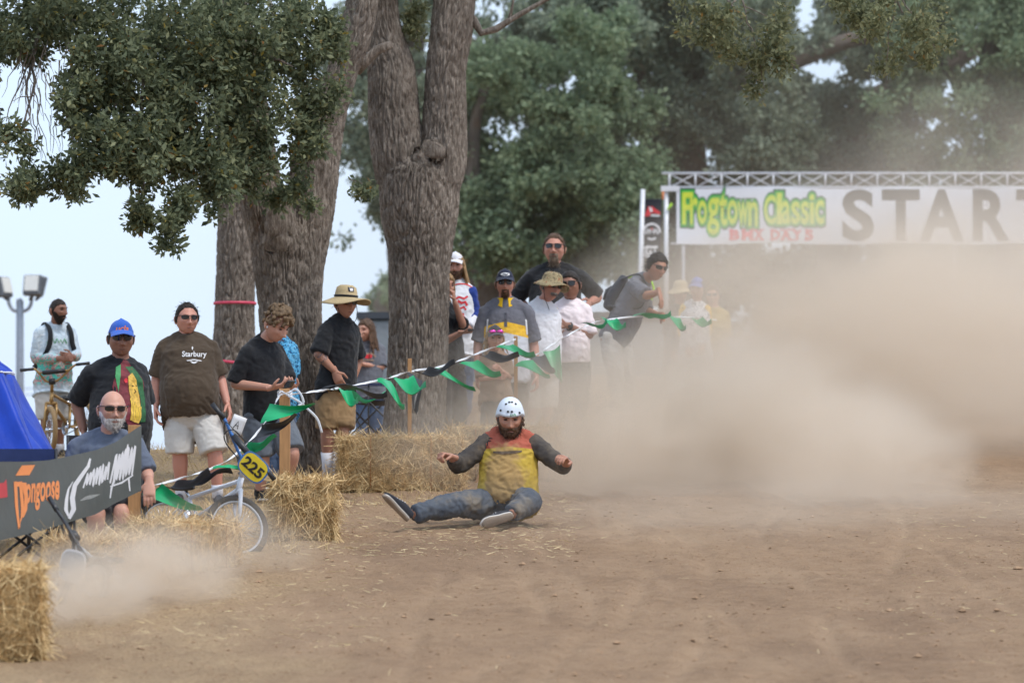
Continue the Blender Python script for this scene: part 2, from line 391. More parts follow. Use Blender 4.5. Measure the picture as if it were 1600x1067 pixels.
def bark_tube(ctrl, around, step, depth=.02, seed=0, flare=0):
    """ctrl rows: (x,y,z,r). furrowed bark as real relief"""
    C = spline(ctrl, 10); seg = np.linalg.norm(np.diff(C[:, :3], axis=0), axis=1); s = np.concatenate([[0], np.cumsum(seg)])
    m = max(4, int(s[-1] / step)); t = np.linspace(0, s[-1], m)
    C = np.stack([np.interp(t, s, C[:, k]) for k in range(4)], 1)
    V, Fc = tube_arr(C[:, :3], np.ones(m), around, None, False)
    V = V.reshape(m, around, 3); N = V - C[:, None, :3]
    a = np.arange(around) * 2 * math.pi / around
    r = C[:, 3][:, None]; ca, sa = np.cos(a)[None], np.sin(a)[None]; S = t[:, None] + 0 * ca
    lump = 1 + .07 * fbm(ca * 1.1 + seed, sa * 1.1, S * .55, 2) + .03 * noise3(ca * 3 + seed, sa * 3, S * 2.0)
    wx = .35 * noise3(ca * 4, sa * 4 + seed, S * 4)
    k = np.maximum(r, .06) / .026
    n1 = noise3((ca * k * .85) + wx * 2.4, (sa * k * .85) + seed * 3.1, S * 5.0)
    n2 = noise3(ca * k * 1.7 + seed, sa * k * 1.7 + wx * 2, S * 13)
    h = np.clip(np.abs(n1) / .26, 0, 1) ** .8 * 1.15 - .8 + .5 * np.clip(np.abs(n2) / .3, 0, 1)
    if flare:
        fl = np.exp(-t / .35)[:, None] * (.35 + .35 * np.sin(a * 5 + seed)[None]) * flare
    else: fl = 0
    R = r * (lump + fl) + depth * h * np.clip(r / .15, .3, 1)
    V = (C[:, None, :3] + N * R[..., None]).reshape(-1, 3)
    V = np.concatenate([V, C[-1:, :3] + 0.0]); c1 = len(V) - 1
    Fc += [[c1, (m - 1) * around + j, (m - 1) * around + (j + 1) % around] for j in range(around)]
    return V, Fc
def pxpath(rows, d, base):
    out = []
    for px, py, r, *dd in rows:
        w = W(px, py, d + (dd[0] if dd else 0)) - base; out.append((w.x, w.y, w.z, r))
    return out
def leaves(name, C, mt, parent, size=(.04, .065), per=9, spread=.085, droop=.25, wr=(.38, .55), base=Vector((0, 0, 0))):
    """rosettes of small folded leaves at the twig ends C (n,3)"""
    C = np.repeat(np.asarray(C, float), per, 0); n = len(C)
    D = RNG.normal(size=(n, 3)); D[:, 2] -= droop; D /= np.linalg.norm(D, axis=1)[:, None]
    P = C + D * RNG.uniform(.05, 1, n)[:, None] * spread
    A = D * .6 + RNG.normal(size=(n, 3)) * .6; A /= np.linalg.norm(A, axis=1)[:, None]
    S = RNG.normal(size=(n, 3)); S -= A * np.sum(S * A, 1)[:, None]; S /= np.linalg.norm(S, axis=1)[:, None]
    N = np.cross(A, S); L = RNG.uniform(*size, n)[:, None]; w = L * RNG.uniform(*wr, n)[:, None] * .5
    V = np.stack([P, P + A * L * .55 + S * w + N * w * .35, P + A * L, P + A * L * .55 - S * w + N * w * .35], 1) - np.array(base)
    f = np.array([[0, 1, 2], [0, 2, 3]]); Fc = (f[None] + np.arange(n)[:, None, None] * 4).reshape(-1, 3)
    return tag(mk(name, np_mesh(name, V.reshape(-1, 3), Fc, True), mt, parent), kind='stuff')
def in_blobs(blobs, clump=.0, gaps=()):
    """blobs: (px,py,d,rx_px,ry_px,rd_m,count) -> twig end points in the crown's volume, gathered into clumps"""
    out = []
    for px, py, d, rx, ry, rd, cnt in blobs:
        m = max(3, int(cnt / 14)); q = RNG.normal(size=(m, 3)); q /= np.linalg.norm(q, axis=1)[:, None]; q *= (RNG.uniform(.15, 1, m) ** .5)[:, None]
        idx = RNG.integers(0, m, cnt); k = q[idx] + RNG.normal(size=(cnt, 3)) * .15
        s = d / F
        P = np.stack([(px - 800) * s + k[:, 0] * rx * s, d + k[:, 1] * rd, (HY - py) * s - k[:, 2] * ry * s], 1)
        if len(gaps):
            qx = 800 + F * P[:, 0] / P[:, 1]; qy = HY - F * P[:, 2] / P[:, 1]; ok = np.ones(cnt, bool)
            for gx_, gy_, gr, *e in gaps:
                dd = np.hypot((qx - gx_), (qy - gy_) * (e[0] if e else 1.0)); ok &= ~((dd < gr * RNG.uniform(.75, 1.15, cnt)))
            P = P[ok]
        out.append(P)
    return np.concatenate(out)
def twig_to(gm, a, b, r0, sag=.1, seed=0):
    a, b = np.asarray(a, float), np.asarray(b, float); L = np.linalg.norm(b - a)
    pts = [a + (b - a) * t + np.array([noise3(t * 3 + seed, seed, 0), noise3(t * 3, seed, 5), noise3(t * 3, 9, seed)]) * L * .12 * math.sin(math.pi * t) + np.array([0, 0, sag * L * math.sin(math.pi * t)]) for t in np.linspace(0, 1, 9)]
    gm.tube(pts, list(np.linspace(r0, r0 * .3, 9)), 6)

# --- tree C: large forked oak in the middle
dC = 36.5; bC = gpt(652, dC, -.08)
tC = empty('oak_tree', bC, 'large forked oak with thick grey furrowed trunk behind the long hay bale', 'tree', 'oaks on the bank')
V, Fc = bark_tube([(0, 0, -.05, .36)] + pxpath([(645, 690, .29), (650, 600, .275), (655, 500, .275), (655, 430, .28), (656, 390, .30), (654, 330, .355), (655, 280, .35), (657, 250, .26), (658, 232, .12)], dC, bC), 330, .017, .024, 1, .22)
mk('trunk', np_mesh('trunk', V, Fc), M_BARK, tC)
V, Fc = bark_tube(pxpath([(640, 330, .20), (626, 262, .245), (616, 190, .235), (611, 110, .215), (598, 40, .165), (588, -60, .16), (570, -200, .15, .3), (540, -420, .1, .8)], dC, bC), 200, .018, .02, 5)
mk('limb', np_mesh('limb', V, Fc), M_BARK, tC)
V, Fc = bark_tube(pxpath([(668, 330, .20), (688, 262, .23), (694, 190, .205), (697, 110, .185), (706, 40, .19), (716, -60, .18), (740, -220, .15, -.3), (760, -440, .1, -.6)], dC, bC), 200, .018, .02, 8)
mk('limb', np_mesh('limb', V, Fc), M_BARK, tC)
g = G(); g.ell(W(676, 236, dC - .27) - bC, (.13, .05, .10)); g.ell(W(660, 250, dC - .27) - bC, (.10, .05, .12)); V, Fc = g.arr()
V = V + .012 * RNG.normal(size=V.shape); mk('burl', np_mesh('burl', V, Fc), M_BARK, tC)
g = G(); g.tube([W(p, q, dC) - bC for p, q in ((724, 15), (741, 34), (752, 52), (775, 46), (800, 30), (850, 2), (890, -20))], [.05, .042, .036, .034, .028, .02, .012], 8); g.build('branch', M_BARK, tC)
g = G(); g.tube([W(p, q, dC) - bC for p, q in ((795, 36), (801, 8), (806, -30))], [.02, .012, .008], 6); g.build('branch', M_BARK, tC)
cr = in_blobs([(640, 20, dC + .2, 40, 60, .4, 70), (655, -120, dC, 320, 90, 2.0, 450), (600, -260, dC, 380, 120, 2.6, 400), (1160, 50, 34, 74, 60, .55, 150), (1200, 100, 34, 30, 56, .3, 55), (1090, 10, 34, 60, 40, .4, 80), (1130, 70, 34, 40, 22, .3, 30), (1405, 35, 33, 78, 62, .5, 190), (1385, 105, 33, 26, 20, .25, 18), (1460, 70, 33, 26, 50, .3, 40), (1228, 30, 34, 20, 34, .2, 22), (1340, 0, 33, 60, 30, .4, 90), (1260, -150, 34, 380, 110, 2.2, 400)])
leaves('crown', cr - np.array(bC) + 0, M_LEAFS, tC, (.045, .075), 9, .10, .5)
g = G()
for k, (a, b, r) in enumerate([((1000, -200, 36), (1160, 30, 34), .03), ((1160, 0, 34), (1195, 140, 34), .008), ((1150, 0, 34), (1100, 60, 34), .008), ((1160, 10, 34), (1225, 40, 34), .007), ((1300, -200, 34), (1410, 20, 33), .03), ((1400, 0, 33), (1382, 112, 33), .008), ((1410, 0, 33), (1470, 90, 33), .008), ((740, -220, 36), (1000, -200, 36), .08), ((1000, -200, 36), (1300, -200, 34), .06), ((640, -40, 36.6), (640, 60, 36.6), .012)]):
    g = G(); twig_to(g, np.array(W(*a) - bC), np.array(W(*b) - bC), r, .03, k); g.build('branch', M_BARK, tC)
# --- tree B: leaning oak to its left
dB = 34.9; bB = gpt(480, dB, -.08)
tB = empty('oak_tree', bB, 'oak with two leaning limbs beside the youth in black, leafy boughs hanging left', 'tree', 'oaks on the bank')
V, Fc = bark_tube([(0, 0, -.05, .31)] + pxpath([(476, 715, .225), (468, 640, .235), (458, 560, .262), (454, 480, .278), (452, 420, .31), (451, 370, .31), (450, 335, .2)], dB, bB), 280, .017, .024, 2, .3)
mk('trunk', np_mesh('trunk', V, Fc), M_BARK, tB)
V, Fc = bark_tube(pxpath([(465, 440, .20), (476, 370, .215), (487, 300, .215), (495, 236, .20), (515, 170, .155), (536, 110, .13), (556, 50, .145), (574, -40, .13), (600, -200, .11, .2), (640, -420, .07, .5)], dB, bB), 190, .018, .02, 11)
mk('limb', np_mesh('limb', V, Fc), M_BARK, tB)
V, Fc = bark_tube(pxpath([(440, 440, .19), (424, 370, .20), (408, 300, .195), (398, 236, .18), (388, 150, .15), (372, 50, .13), (350, -60, .12), (310, -260, .1, -.3)], dB, bB), 190, .018, .02, 14)
mk('limb', np_mesh('limb', V, Fc), M_BARK, tB)
g = G(); g.ell(W(437, 356, dB - .27) - bB, (.17, .09, .26)); V, Fc = g.arr(); V = V + .02 * RNG.normal(size=V.shape); mk('burl', np_mesh('burl', V, Fc), M_BARK, tB)
g = G(); g.tube([W(p, q, dB + .3) - bB for p, q in ((556, 112), (572, 96), (590, 78), (612, 70))], [.05, .05, .045, .04], 8); g.build('branch', M_BARK, tB)
BL = [(30, 40, 32.5, 70, 60, .6, 330), (-30, 130, 32.5, 40, 90, .5, 150), (20, 225, 32, 28, 30, .3, 60), (18, 285, 32, 34, 30, .3, 95), (48, 290, 32, 18, 24, .2, 40), (90, 20, 32.6, 60, 60, .6, 260),
      (120, 110, 32.3, 45, 50, .5, 170), (110, 165, 32.2, 42, 36, .4, 120), (145, 215, 32.2, 50, 42, .5, 190), (105, 285, 32.1, 36, 26, .3, 95), (150, 255, 32.1, 40, 26, .3, 90),
      (200, 60, 32.8, 80, 80, .8, 520), (220, 160, 32.6, 80, 80, .7, 520), (230, 240, 32.5, 74, 52, .6, 360), (190, 262, 32.4, 34, 22, .3, 75), (218, 330, 32.3, 20, 24, .2, 52), (208, 345, 32.3, 16, 14, .15, 26), (268, 335, 32.3, 16, 40, .2, 62), (266, 375, 32.3, 13, 20, .12, 28), (300, 318, 32.3, 26, 24, .2, 55), (340, 300, 32.6, 36, 34, .3, 90),
      (300, 60, 33, 90, 90, .8, 560), (310, 170, 33, 80, 80, .7, 480), (300, 255, 32.8, 74, 46, .5, 280), (390, 60, 33.3, 80, 80, .7, 460), (400, 160, 33.2, 70, 80, .6, 360), (385, 250, 33.2, 56, 50, .4, 170),
      (470, 50, 33.6, 62, 70, .5, 300), (490, 140, 33.6, 44, 70, .4, 210), (480, 230, 33.6, 34, 50, .3, 110), (455, 300, 33.6, 34, 30, .25, 60), (485, 320, 33.8, 14, 18, .1, 14), (520, 70, 33.8, 26, 60, .3, 70),
      (560, 290, 34.2, 18, 16, .15, 20), (250, -120, 33.5, 360, 100, 2.2, 500), (380, -280, 34.5, 420, 130, 2.6, 400), (60, -60, 32.5, 160, 50, 1.0, 300)]
GP = [(80, 185, 17, .35), (70, 215, 12), (88, 140, 10), (213, 48, 6), (285, 68, 6), (265, 167, 7), (278, 165, 6), (422, 80, 7), (425, 175, 9), (435, 190, 8), (347, 222, 9), (352, 203, 6), (440, 233, 9), (445, 255, 8), (232, 300, 10), (255, 292, 9)]
cr = in_blobs(BL, gaps=GP)
leaves('crown', cr - np.array(bB), M_LEAF, tB, (.045, .085), 9, .10, .3)
g = G()
for k, (a, b, r) in enumerate([((385, 120, 34.8), (230, 60, 32.8), .05), ((230, 60, 32.8), (60, 20, 32.5), .03), ((380, 60, 34.8), (300, 240, 32.8), .025), ((230, 60, 32.8), (150, 230, 32.2), .02), ((225, 100, 32.7), (220, 340, 32.3), .014), ((290, 120, 33), (266, 385, 32.3), .013), ((60, 20, 32.5), (48, 250, 32), .017), ((48, 100, 32.3), (36, 235, 32), .012), ((62, 30, 32.5), (52, 170, 32.2), .012), ((52, 140, 32.2), (78, 250, 32.1), .006),
                               ((60, 60, 32.4), (10, 190, 32), .012), ((52, 150, 32.2), (20, 158, 32.1), .007), ((60, 200, 32.1), (72, 265, 32.1), .005), ((115, 190, 32.2), (112, 250, 32.1), .008), ((90, 170, 32.2), (82, 240, 32.1), .006), ((85, 190, 32.1), (95, 250, 32.1), .004), ((430, 70, 33.4), (418, 88, 33.2), .02), ((418, 88, 33.2), (458, 105, 33.2), .02), ((420, 0, 34), (490, 140, 33.6), .02), ((490, 140, 33.6), (470, 310, 33.6), .01), ((545, 280, 34.4), (575, 292, 34.2), .006)]):
    g = G(); twig_to(g, np.array(W(*a) - bB), np.array(W(*b) - bB), r, .02, k * 2.7); g.build('branch', M_BARK, tB)
g = G()
for k in range(46):
    a = W(RNG.uniform(20, 130), RNG.uniform(60, 190), 32.2); b = W(800 + a.x / a.y * F + RNG.uniform(-26, 26), HY - a.z / a.y * F + RNG.uniform(40, 90), 32.1)
    twig_to(g, np.array(a - bB), np.array(b - bB), RNG.uniform(.003, .006), .02, k)
tag(g.build('bare_twigs', M_BARK, tB), kind='stuff')
# --- tree A: straight oak behind
dA = 42.0; bA = gpt(365, dA, -.08)
tA = empty('oak_tree', bA, 'straight narrower oak trunk with a pink ribbon behind the man in brown', 'tree', 'oaks on the bank')
V, Fc = bark_tube([(0, 0, -.05, .3)] + pxpath([(365, 650, .24), (366, 560, .225), (367, 470, .205), (369, 380, .20), (368, 280, .19), (362, 160, .17), (352, 20, .15), (340, -150, .12)], dA, bA), 220, .02, .024, 21, .2)
mk('trunk', np_mesh('trunk', V, Fc), M_BARK, tA)
cr = in_blobs([(330, 60, dA, 130, 130, 1.2, 500), (300, -120, dA, 260, 120, 2.0, 350)])
leaves('crown', cr - np.array(bA), M_LEAF, tA, (.05, .08), 9, .11, .3)
M_RIB = mat('pink ribbon', lin(205, 70, 96), .5, var=.1)
def ribbon(py, r, tilt, label):
    c = W(367, py, dA); g = G(); pts = []; n = 40
    for k in range(n + 1):
        a = 2 * math.pi * k / n; pts.append((math.cos(a) * r, math.sin(a) * r, math.cos(a) * tilt))
    g.tube(pts, [(.004, .018)] * (n + 1), 6, side=None, cap=False)
    o = g.build('ribbon', M_RIB); o.location = c; tag(o, label, 'ribbon', 'ribbons round the straight oak')
ribbon(474, .238, .0, 'pink ribbon tied round the straight oak trunk at head height')
ribbon(567, .252, -.03, 'lower pink ribbon round the straight oak beside the brown sleeve')

# --- trees behind the start gate
GAPS = [(850, 130, 24, 2.2), (880, 142, 26, 1.6), (893, 120, 16), (895, 240, 13), (892, 192, 9), (815, 185, 9), (985, 215, 12), (965, 240, 9), (1012, 258, 10), (1110, 234, 16), (835, 320, 11), (822, 290, 8), (795, 350, 12), (943, 350, 12), (968, 385, 17), (960, 412, 14), (795, 415, 30, 2.5), (1290, 108, 46, 1.7), (1240, 100, 24), (1260, 20, 26, .5), (1382, 138, 24), (1364, 128, 14), (1355, 220, 9), (1362, 240, 9), (1500, 95, 40, 1.6), (1545, 75, 36, 1.5), (1480, 140, 22), (1430, 155, 12), (1590, 130, 14), (1105, 245, 10), (780, 20, 26), (740, 65, 14), (745, 5, 20), (625, 155, 10), (605, 200, 10, .6), (612, 110, 8), (560, 330, 26), (585, 350, 16), (520, 420, 16), (550, 392, 22), (580, 395, 18), (1120, 195, 7), (1452, 190, 8), (1005, 400, 9), (690, 95, 8)]
def bg_tree(px, d, trunk, limbs, blobs, mt, label, n_around=40, leaf=(.11, .19)):
    sc = d / 62.0; trunk = [(p, q, r * sc, *e) for p, q, r, *e in trunk]; limbs = [[(p, q, r * sc * .7, *e) for p, q, r, *e in L] for L in limbs]; b = gpt(px, d, -.1); t = empty('oak_tree', b, label, 'tree', 'oaks behind the start gate')
    V, Fc = bark_tube([(0, 0, 0, trunk[0][2] * 1.2)] + pxpath(trunk, d, b), n_around * 2, .05, .03, px * .01, .2); mk('trunk', np_mesh('trunk', V, Fc), M_BARKF, t)
    for L in limbs:
        V, Fc = bark_tube(pxpath(L, d, b), n_around, .06, .02, px * .02); mk('limb', np_mesh('limb', V, Fc), M_BARKF, t)
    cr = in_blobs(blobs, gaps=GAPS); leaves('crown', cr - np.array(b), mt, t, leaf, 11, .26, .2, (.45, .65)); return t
def rblobs(n, x0, x1, y0, y1, d, r=(38, 70), cnt=70):
    out = []
    for i in range(n):
        out.append((RNG.uniform(x0, x1), RNG.uniform(y0, y1), d + RNG.uniform(-2.5, 2.5), RNG.uniform(*r), RNG.uniform(r[0], r[1]) * .7, RNG.uniform(.6, 1.1), cnt))
    return out
bg_tree(640, 82, [(640, 600, .3), (635, 450, .28), (628, 300, .24), (640, 150, .2), (650, 0, .16)], [[(632, 250, .16), (600, 190, .12), (575, 120, .08)], [(636, 200, .15), (690, 120, .1), (740, 60, .06)]],
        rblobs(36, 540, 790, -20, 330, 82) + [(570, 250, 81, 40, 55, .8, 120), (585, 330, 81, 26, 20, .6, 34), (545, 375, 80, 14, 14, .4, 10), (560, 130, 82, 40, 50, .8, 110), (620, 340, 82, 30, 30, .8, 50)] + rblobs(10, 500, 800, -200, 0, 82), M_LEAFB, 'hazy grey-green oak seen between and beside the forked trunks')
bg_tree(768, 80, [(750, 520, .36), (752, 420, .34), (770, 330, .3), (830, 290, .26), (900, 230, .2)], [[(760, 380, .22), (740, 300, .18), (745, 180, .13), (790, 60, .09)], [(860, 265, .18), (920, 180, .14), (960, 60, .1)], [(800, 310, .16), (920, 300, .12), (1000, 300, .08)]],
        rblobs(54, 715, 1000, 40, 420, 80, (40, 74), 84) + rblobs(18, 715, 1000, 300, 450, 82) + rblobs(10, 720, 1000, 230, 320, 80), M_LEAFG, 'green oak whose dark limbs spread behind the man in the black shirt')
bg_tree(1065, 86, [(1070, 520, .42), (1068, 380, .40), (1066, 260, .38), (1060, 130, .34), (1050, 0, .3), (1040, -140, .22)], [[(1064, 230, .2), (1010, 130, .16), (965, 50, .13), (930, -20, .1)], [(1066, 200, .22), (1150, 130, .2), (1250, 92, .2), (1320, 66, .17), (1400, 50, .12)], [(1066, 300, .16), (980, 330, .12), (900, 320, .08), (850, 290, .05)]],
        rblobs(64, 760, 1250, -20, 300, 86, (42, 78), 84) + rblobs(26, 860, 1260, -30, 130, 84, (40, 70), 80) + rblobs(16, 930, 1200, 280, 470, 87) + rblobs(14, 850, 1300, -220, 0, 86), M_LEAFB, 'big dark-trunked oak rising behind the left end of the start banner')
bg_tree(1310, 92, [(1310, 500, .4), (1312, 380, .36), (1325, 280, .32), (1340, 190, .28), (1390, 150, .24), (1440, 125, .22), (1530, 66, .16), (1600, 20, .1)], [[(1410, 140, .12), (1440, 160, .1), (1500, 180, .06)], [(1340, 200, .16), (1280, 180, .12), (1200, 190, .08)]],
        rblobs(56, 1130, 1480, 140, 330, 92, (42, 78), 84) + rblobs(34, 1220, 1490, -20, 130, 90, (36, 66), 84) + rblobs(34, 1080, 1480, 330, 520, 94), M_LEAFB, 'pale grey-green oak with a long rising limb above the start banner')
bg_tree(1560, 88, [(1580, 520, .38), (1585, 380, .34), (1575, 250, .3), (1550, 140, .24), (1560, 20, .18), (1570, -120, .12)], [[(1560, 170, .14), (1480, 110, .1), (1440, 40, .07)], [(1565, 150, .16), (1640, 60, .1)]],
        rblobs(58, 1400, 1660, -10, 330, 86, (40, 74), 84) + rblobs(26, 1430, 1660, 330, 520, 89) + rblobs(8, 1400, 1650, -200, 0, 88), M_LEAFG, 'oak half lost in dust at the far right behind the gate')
bg_tree(600, 120, [(598, 620, .25), (600, 500, .2), (604, 450, .12)], [], [(598, 462, 120, 18, 28, 1.2, 60), (612, 440, 120, 18, 14, 1.0, 30), (588, 485, 120, 8, 10, .6, 10)], M_LEAFG, 'small distant tree left of the forked trunk above the parked vehicle', 20, (.12, .2))
# ------------------------------------------------------------------ people: builders
def skin_mat(name, col):
    if name in MATS: return MATS[name]
    m, n, l = new_mat(name); p = n.new('ShaderNodeBsdfPrincipled'); o = n.new('ShaderNodeOutputMaterial')
    co = _coord(n, l); f = _noise(n, l, co, 14, 4); g = _noise(n, l, co, 90, 3)
    red = (min(1, col[0] * 1.04), col[1] * .88, col[2] * .85)
    c = _mixc(n, l, _math(n, l, 'MULTIPLY', f, .6), col, red); c = _mixc(n, l, _math(n, l, 'MULTIPLY', g, .3), c, (col[0] * .8, col[1] * .75, col[2] * .72))
    l.new(c, p.inputs['Base Color']); p.inputs['Roughness'].default_value = .5; p.inputs['Specular IOR Level'].default_value = .35
    p.inputs['Subsurface Weight'].default_value = .12; p.inputs['Subsurface Radius'].default_value = (.01, .004, .002); p.inputs['Subsurface Scale'].default_value = .5
    l.new(_bump(n, l, g, .15, .002), p.inputs['Normal']); l.new(p.outputs[0], o.inputs[0]); MATS[name] = m; return m
def cloth(name, col, var=.12, rough=.85, weave=420):
    if name in MATS: return MATS[name]
    m, n, l = new_mat(name); p = n.new('ShaderNodeBsdfPrincipled'); o = n.new('ShaderNodeOutputMaterial')
    co = _coord(n, l); f = _noise(n, l, co, 7, 5); g = _noise(n, l, co, weave, 2); h = _noise(n, l, _coord(n, l, (1, 1, .6)), 16, 3, .5, .6)
    c = _ramp(n, l, f, [(.25, [v * (1 - var) for v in col]), (.75, [min(1, v * (1 + var)) for v in col])])
    l.new(c, p.inputs['Base Color']); p.inputs['Roughness'].default_value = rough; p.inputs['Specular IOR Level'].default_value = .2
    p.inputs['Sheen Weight'].default_value = .15
    b = _bump(n, l, h, .35, .012); l.new(_bump(n, l, g, .25, .001, b), p.inputs['Normal']); l.new(p.outputs[0], o.inputs[0]); MATS[name] = m; return m
def cloth_custom(name, colour_fn, rough=.85):
    m, n, l = new_mat(name); p = n.new('ShaderNodeBsdfPrincipled'); o = n.new('ShaderNodeOutputMaterial')
    co = _coord(n, l); l.new(colour_fn(n, l, co), p.inputs['Base Color']); p.inputs['Roughness'].default_value = rough; p.inputs['Specular IOR Level'].default_value = .2
    h = _noise(n, l, co, 16, 3, .5, .6); l.new(_bump(n, l, h, .35, .012), p.inputs['Normal']); l.new(p.outputs[0], o.inputs[0]); return m
M_LENS = mat('dark lens', (.012, .012, .014), .12, var=.1, spec=.6)
M_BLK = mat('black plastic', (.02, .02, .022), .4, var=.2)
M_EYE = mat('eye', (.03, .022, .018), .2, var=.1)
M_LIP = mat('lip', lin(112, 70, 62), .5, var=.1)
def hair_mat(name, col):
    return mat(name, col, .6, var=.55, scale=60, bump=.8, bscale=140, bdist=.004, stretch=(1, 1, .35), spec=.3)
HN, HM = 76, 56
def head_grid(fat=1.0, offset=None):
    az = np.arange(HN) * 2 * math.pi / HN; th = np.linspace(0, math.pi, HM)
    A, T = np.meshgrid(az, th); dx, dy, dz = np.sin(A) * np.sin(T), -np.cos(A) * np.sin(T), np.cos(T)
    x, y, z = dx * .077, dy * .097, dz * .116
    t = np.clip(-z / .116, 0, 1)
    x = x * (1 - (.30 if fat < 1.06 else .16) * t ** 1.6) * (1 + (fat - 1) * (.4 + .6 * t))
    y = np.where(dy > 0, y * (1 - .42 * t), y * (1 - .05 * t) - .006 * t)
    fm = sm(.1, .65, -dy)
    g = lambda x0, z0, sx, sz: np.exp(-((np.abs(x) - x0) / sx) ** 2 - ((z - z0) / sz) ** 2)
    b = .031 * g(0, -.027, .013, .014) + .021 * g(0, -.002, .009, .026) + .009 * g(.017, -.033, .008, .008) + .010 * g(.024, .036, .024, .009) \
        - .014 * g(.032, .013, .018, .013) + .008 * g(.048, -.016, .018, .016) - .006 * g(.05, -.055, .018, .022) + .007 * g(0, -.060, .026, .010) - .005 * g(0, -.0655, .024, .0035) + .005 * g(0, -.074, .02, .008) + .010 * g(0, -.100, .022, .016)
    y = y - fm * b
    if offset is not None:
        off = offset(A, x, y, z, dx, dy, dz); x, y, z = x + dx * off, y + dy * off, z + dz * off
    return np.stack([x, y, z], -1).reshape(-1, 3), A, T
_hi = (np.arange(HM - 1)[:, None] * HN + np.arange(HN)[None]).reshape(-1); _hj = (np.arange(HM - 1)[:, None] * HN + (np.arange(HN)[None] + 1) % HN).reshape(-1)
HEAD_F = np.stack([_hi, _hi + HN, _hj + HN, _hj], 1)
def wrap_az(A): return np.abs((A + math.pi) % (2 * math.pi) - math.pi)    # 0 at the face, pi at the back
def hair_off(front=.072, side=.0, back=-.075, thick=.012, rough=.003, seed=0, crown=None):
    def f(A, x, y, z, dx, dy, dz):
        w = wrap_az(A); line = np.interp(w, [0, .6, 1.15, 1.5, 1.9, 2.4, math.pi], [front, front - .004, front * .55 + side * .45, side - .028, side - .02, back, back])
        k = sm(-.010, .012, z - line + .006 * noise3(x * 60 + seed, y * 60, z * 60))
        if crown is not None: k = k * (1 - sm(crown, crown + .02, z) * sm(-.06, -.02, -y))
        return k * (thick + rough * (1 + 1.6 * noise3(x * 55 + seed, y * 55, z * 40) + noise3(x * 120, y * 120, z * 90 + seed))) - .005 * (1 - k)
    return f
def beard_off(kind='full', thick=.012, seed=0):
    def f(A, x, y, z, dx, dy, dz):
        w = wrap_az(A)
        if kind == 'goatee':
            k = sm(.040, .028, np.abs(x)) * sm(-.040, -.052, z) * (w < 1.2)
        elif kind == 'moustache':
            k = sm(.036, .024, np.abs(x)) * sm(-.040, -.047, z) * sm(-.066, -.058, z) * (w < 1.2)
        else:
            line = np.interp(w, [0, .35, .8, 1.25, 1.6, math.pi], [-.042, -.044, -.045, -.005, .0, -.2]); k = sm(.006, -.008, z - line) * sm(1.75, 1.6, w)
        m = np.exp(-(x / .019) ** 2 - ((z + .066) / .0075) ** 2) if kind != 'moustache' else 0
        k = k * (1 - .95 * m); low = sm(-.05, -.1, z)
        return k * (thick * (.5 + .9 * low) + .003 * noise3(x * 90 + seed, y * 90, z * 90)) - .005 * (1 - k)
    return f
def Rm(yaw, pitch, roll):
    """yaw > 0 turns the face to image right, pitch > 0 looks down, roll > 0 tips the crown to image right"""
    return np.array((Matrix.Rotation(math.radians(yaw), 3, 'Z') @ Matrix.Rotation(math.radians(pitch), 3, 'X') @ Matrix.Rotation(math.radians(roll), 3, 'Y')))
def arm_path(J, s, u0, u1, k=9):
    S, E, Wp = J['s' + s], J['e' + s], J['w' + s]
    c = spline([S, S + (E - S) * .5, E - (E - S) * .06, E + (Wp - E) * .06, E + (Wp - E) * .5, Wp], 6); n = len(c)
    t = np.linspace(u0, u1, k) / 2 * (n - 1)
    return np.stack([np.interp(t, np.arange(n), c[:, i]) for i in range(3)], 1)
def leg_path(J, s, u0, u1, k=10):
    H, K, A = J['h' + s], J['k' + s], J['a' + s]
    c = spline([H, H + (K - H) * .5, K - (K - H) * .08, K + (A - K) * .08, K + (A - K) * .5, A], 6); n = len(c)
    t = np.linspace(u0, u1, k) / 2 * (n - 1)
    return np.stack([np.interp(t, np.arange(n), c[:, i]) for i in range(3)], 1)
ARM_R = ([0, .25, .6, 1.0, 1.3, 1.6, 2.0], [.060, .056, .049, .041, .044, .037, .028])
LEG_R = ([0, .2, .5, .85, 1.0, 1.35, 1.7, 2.0], [.098, .094, .082, .062, .058, .061, .046, .038])
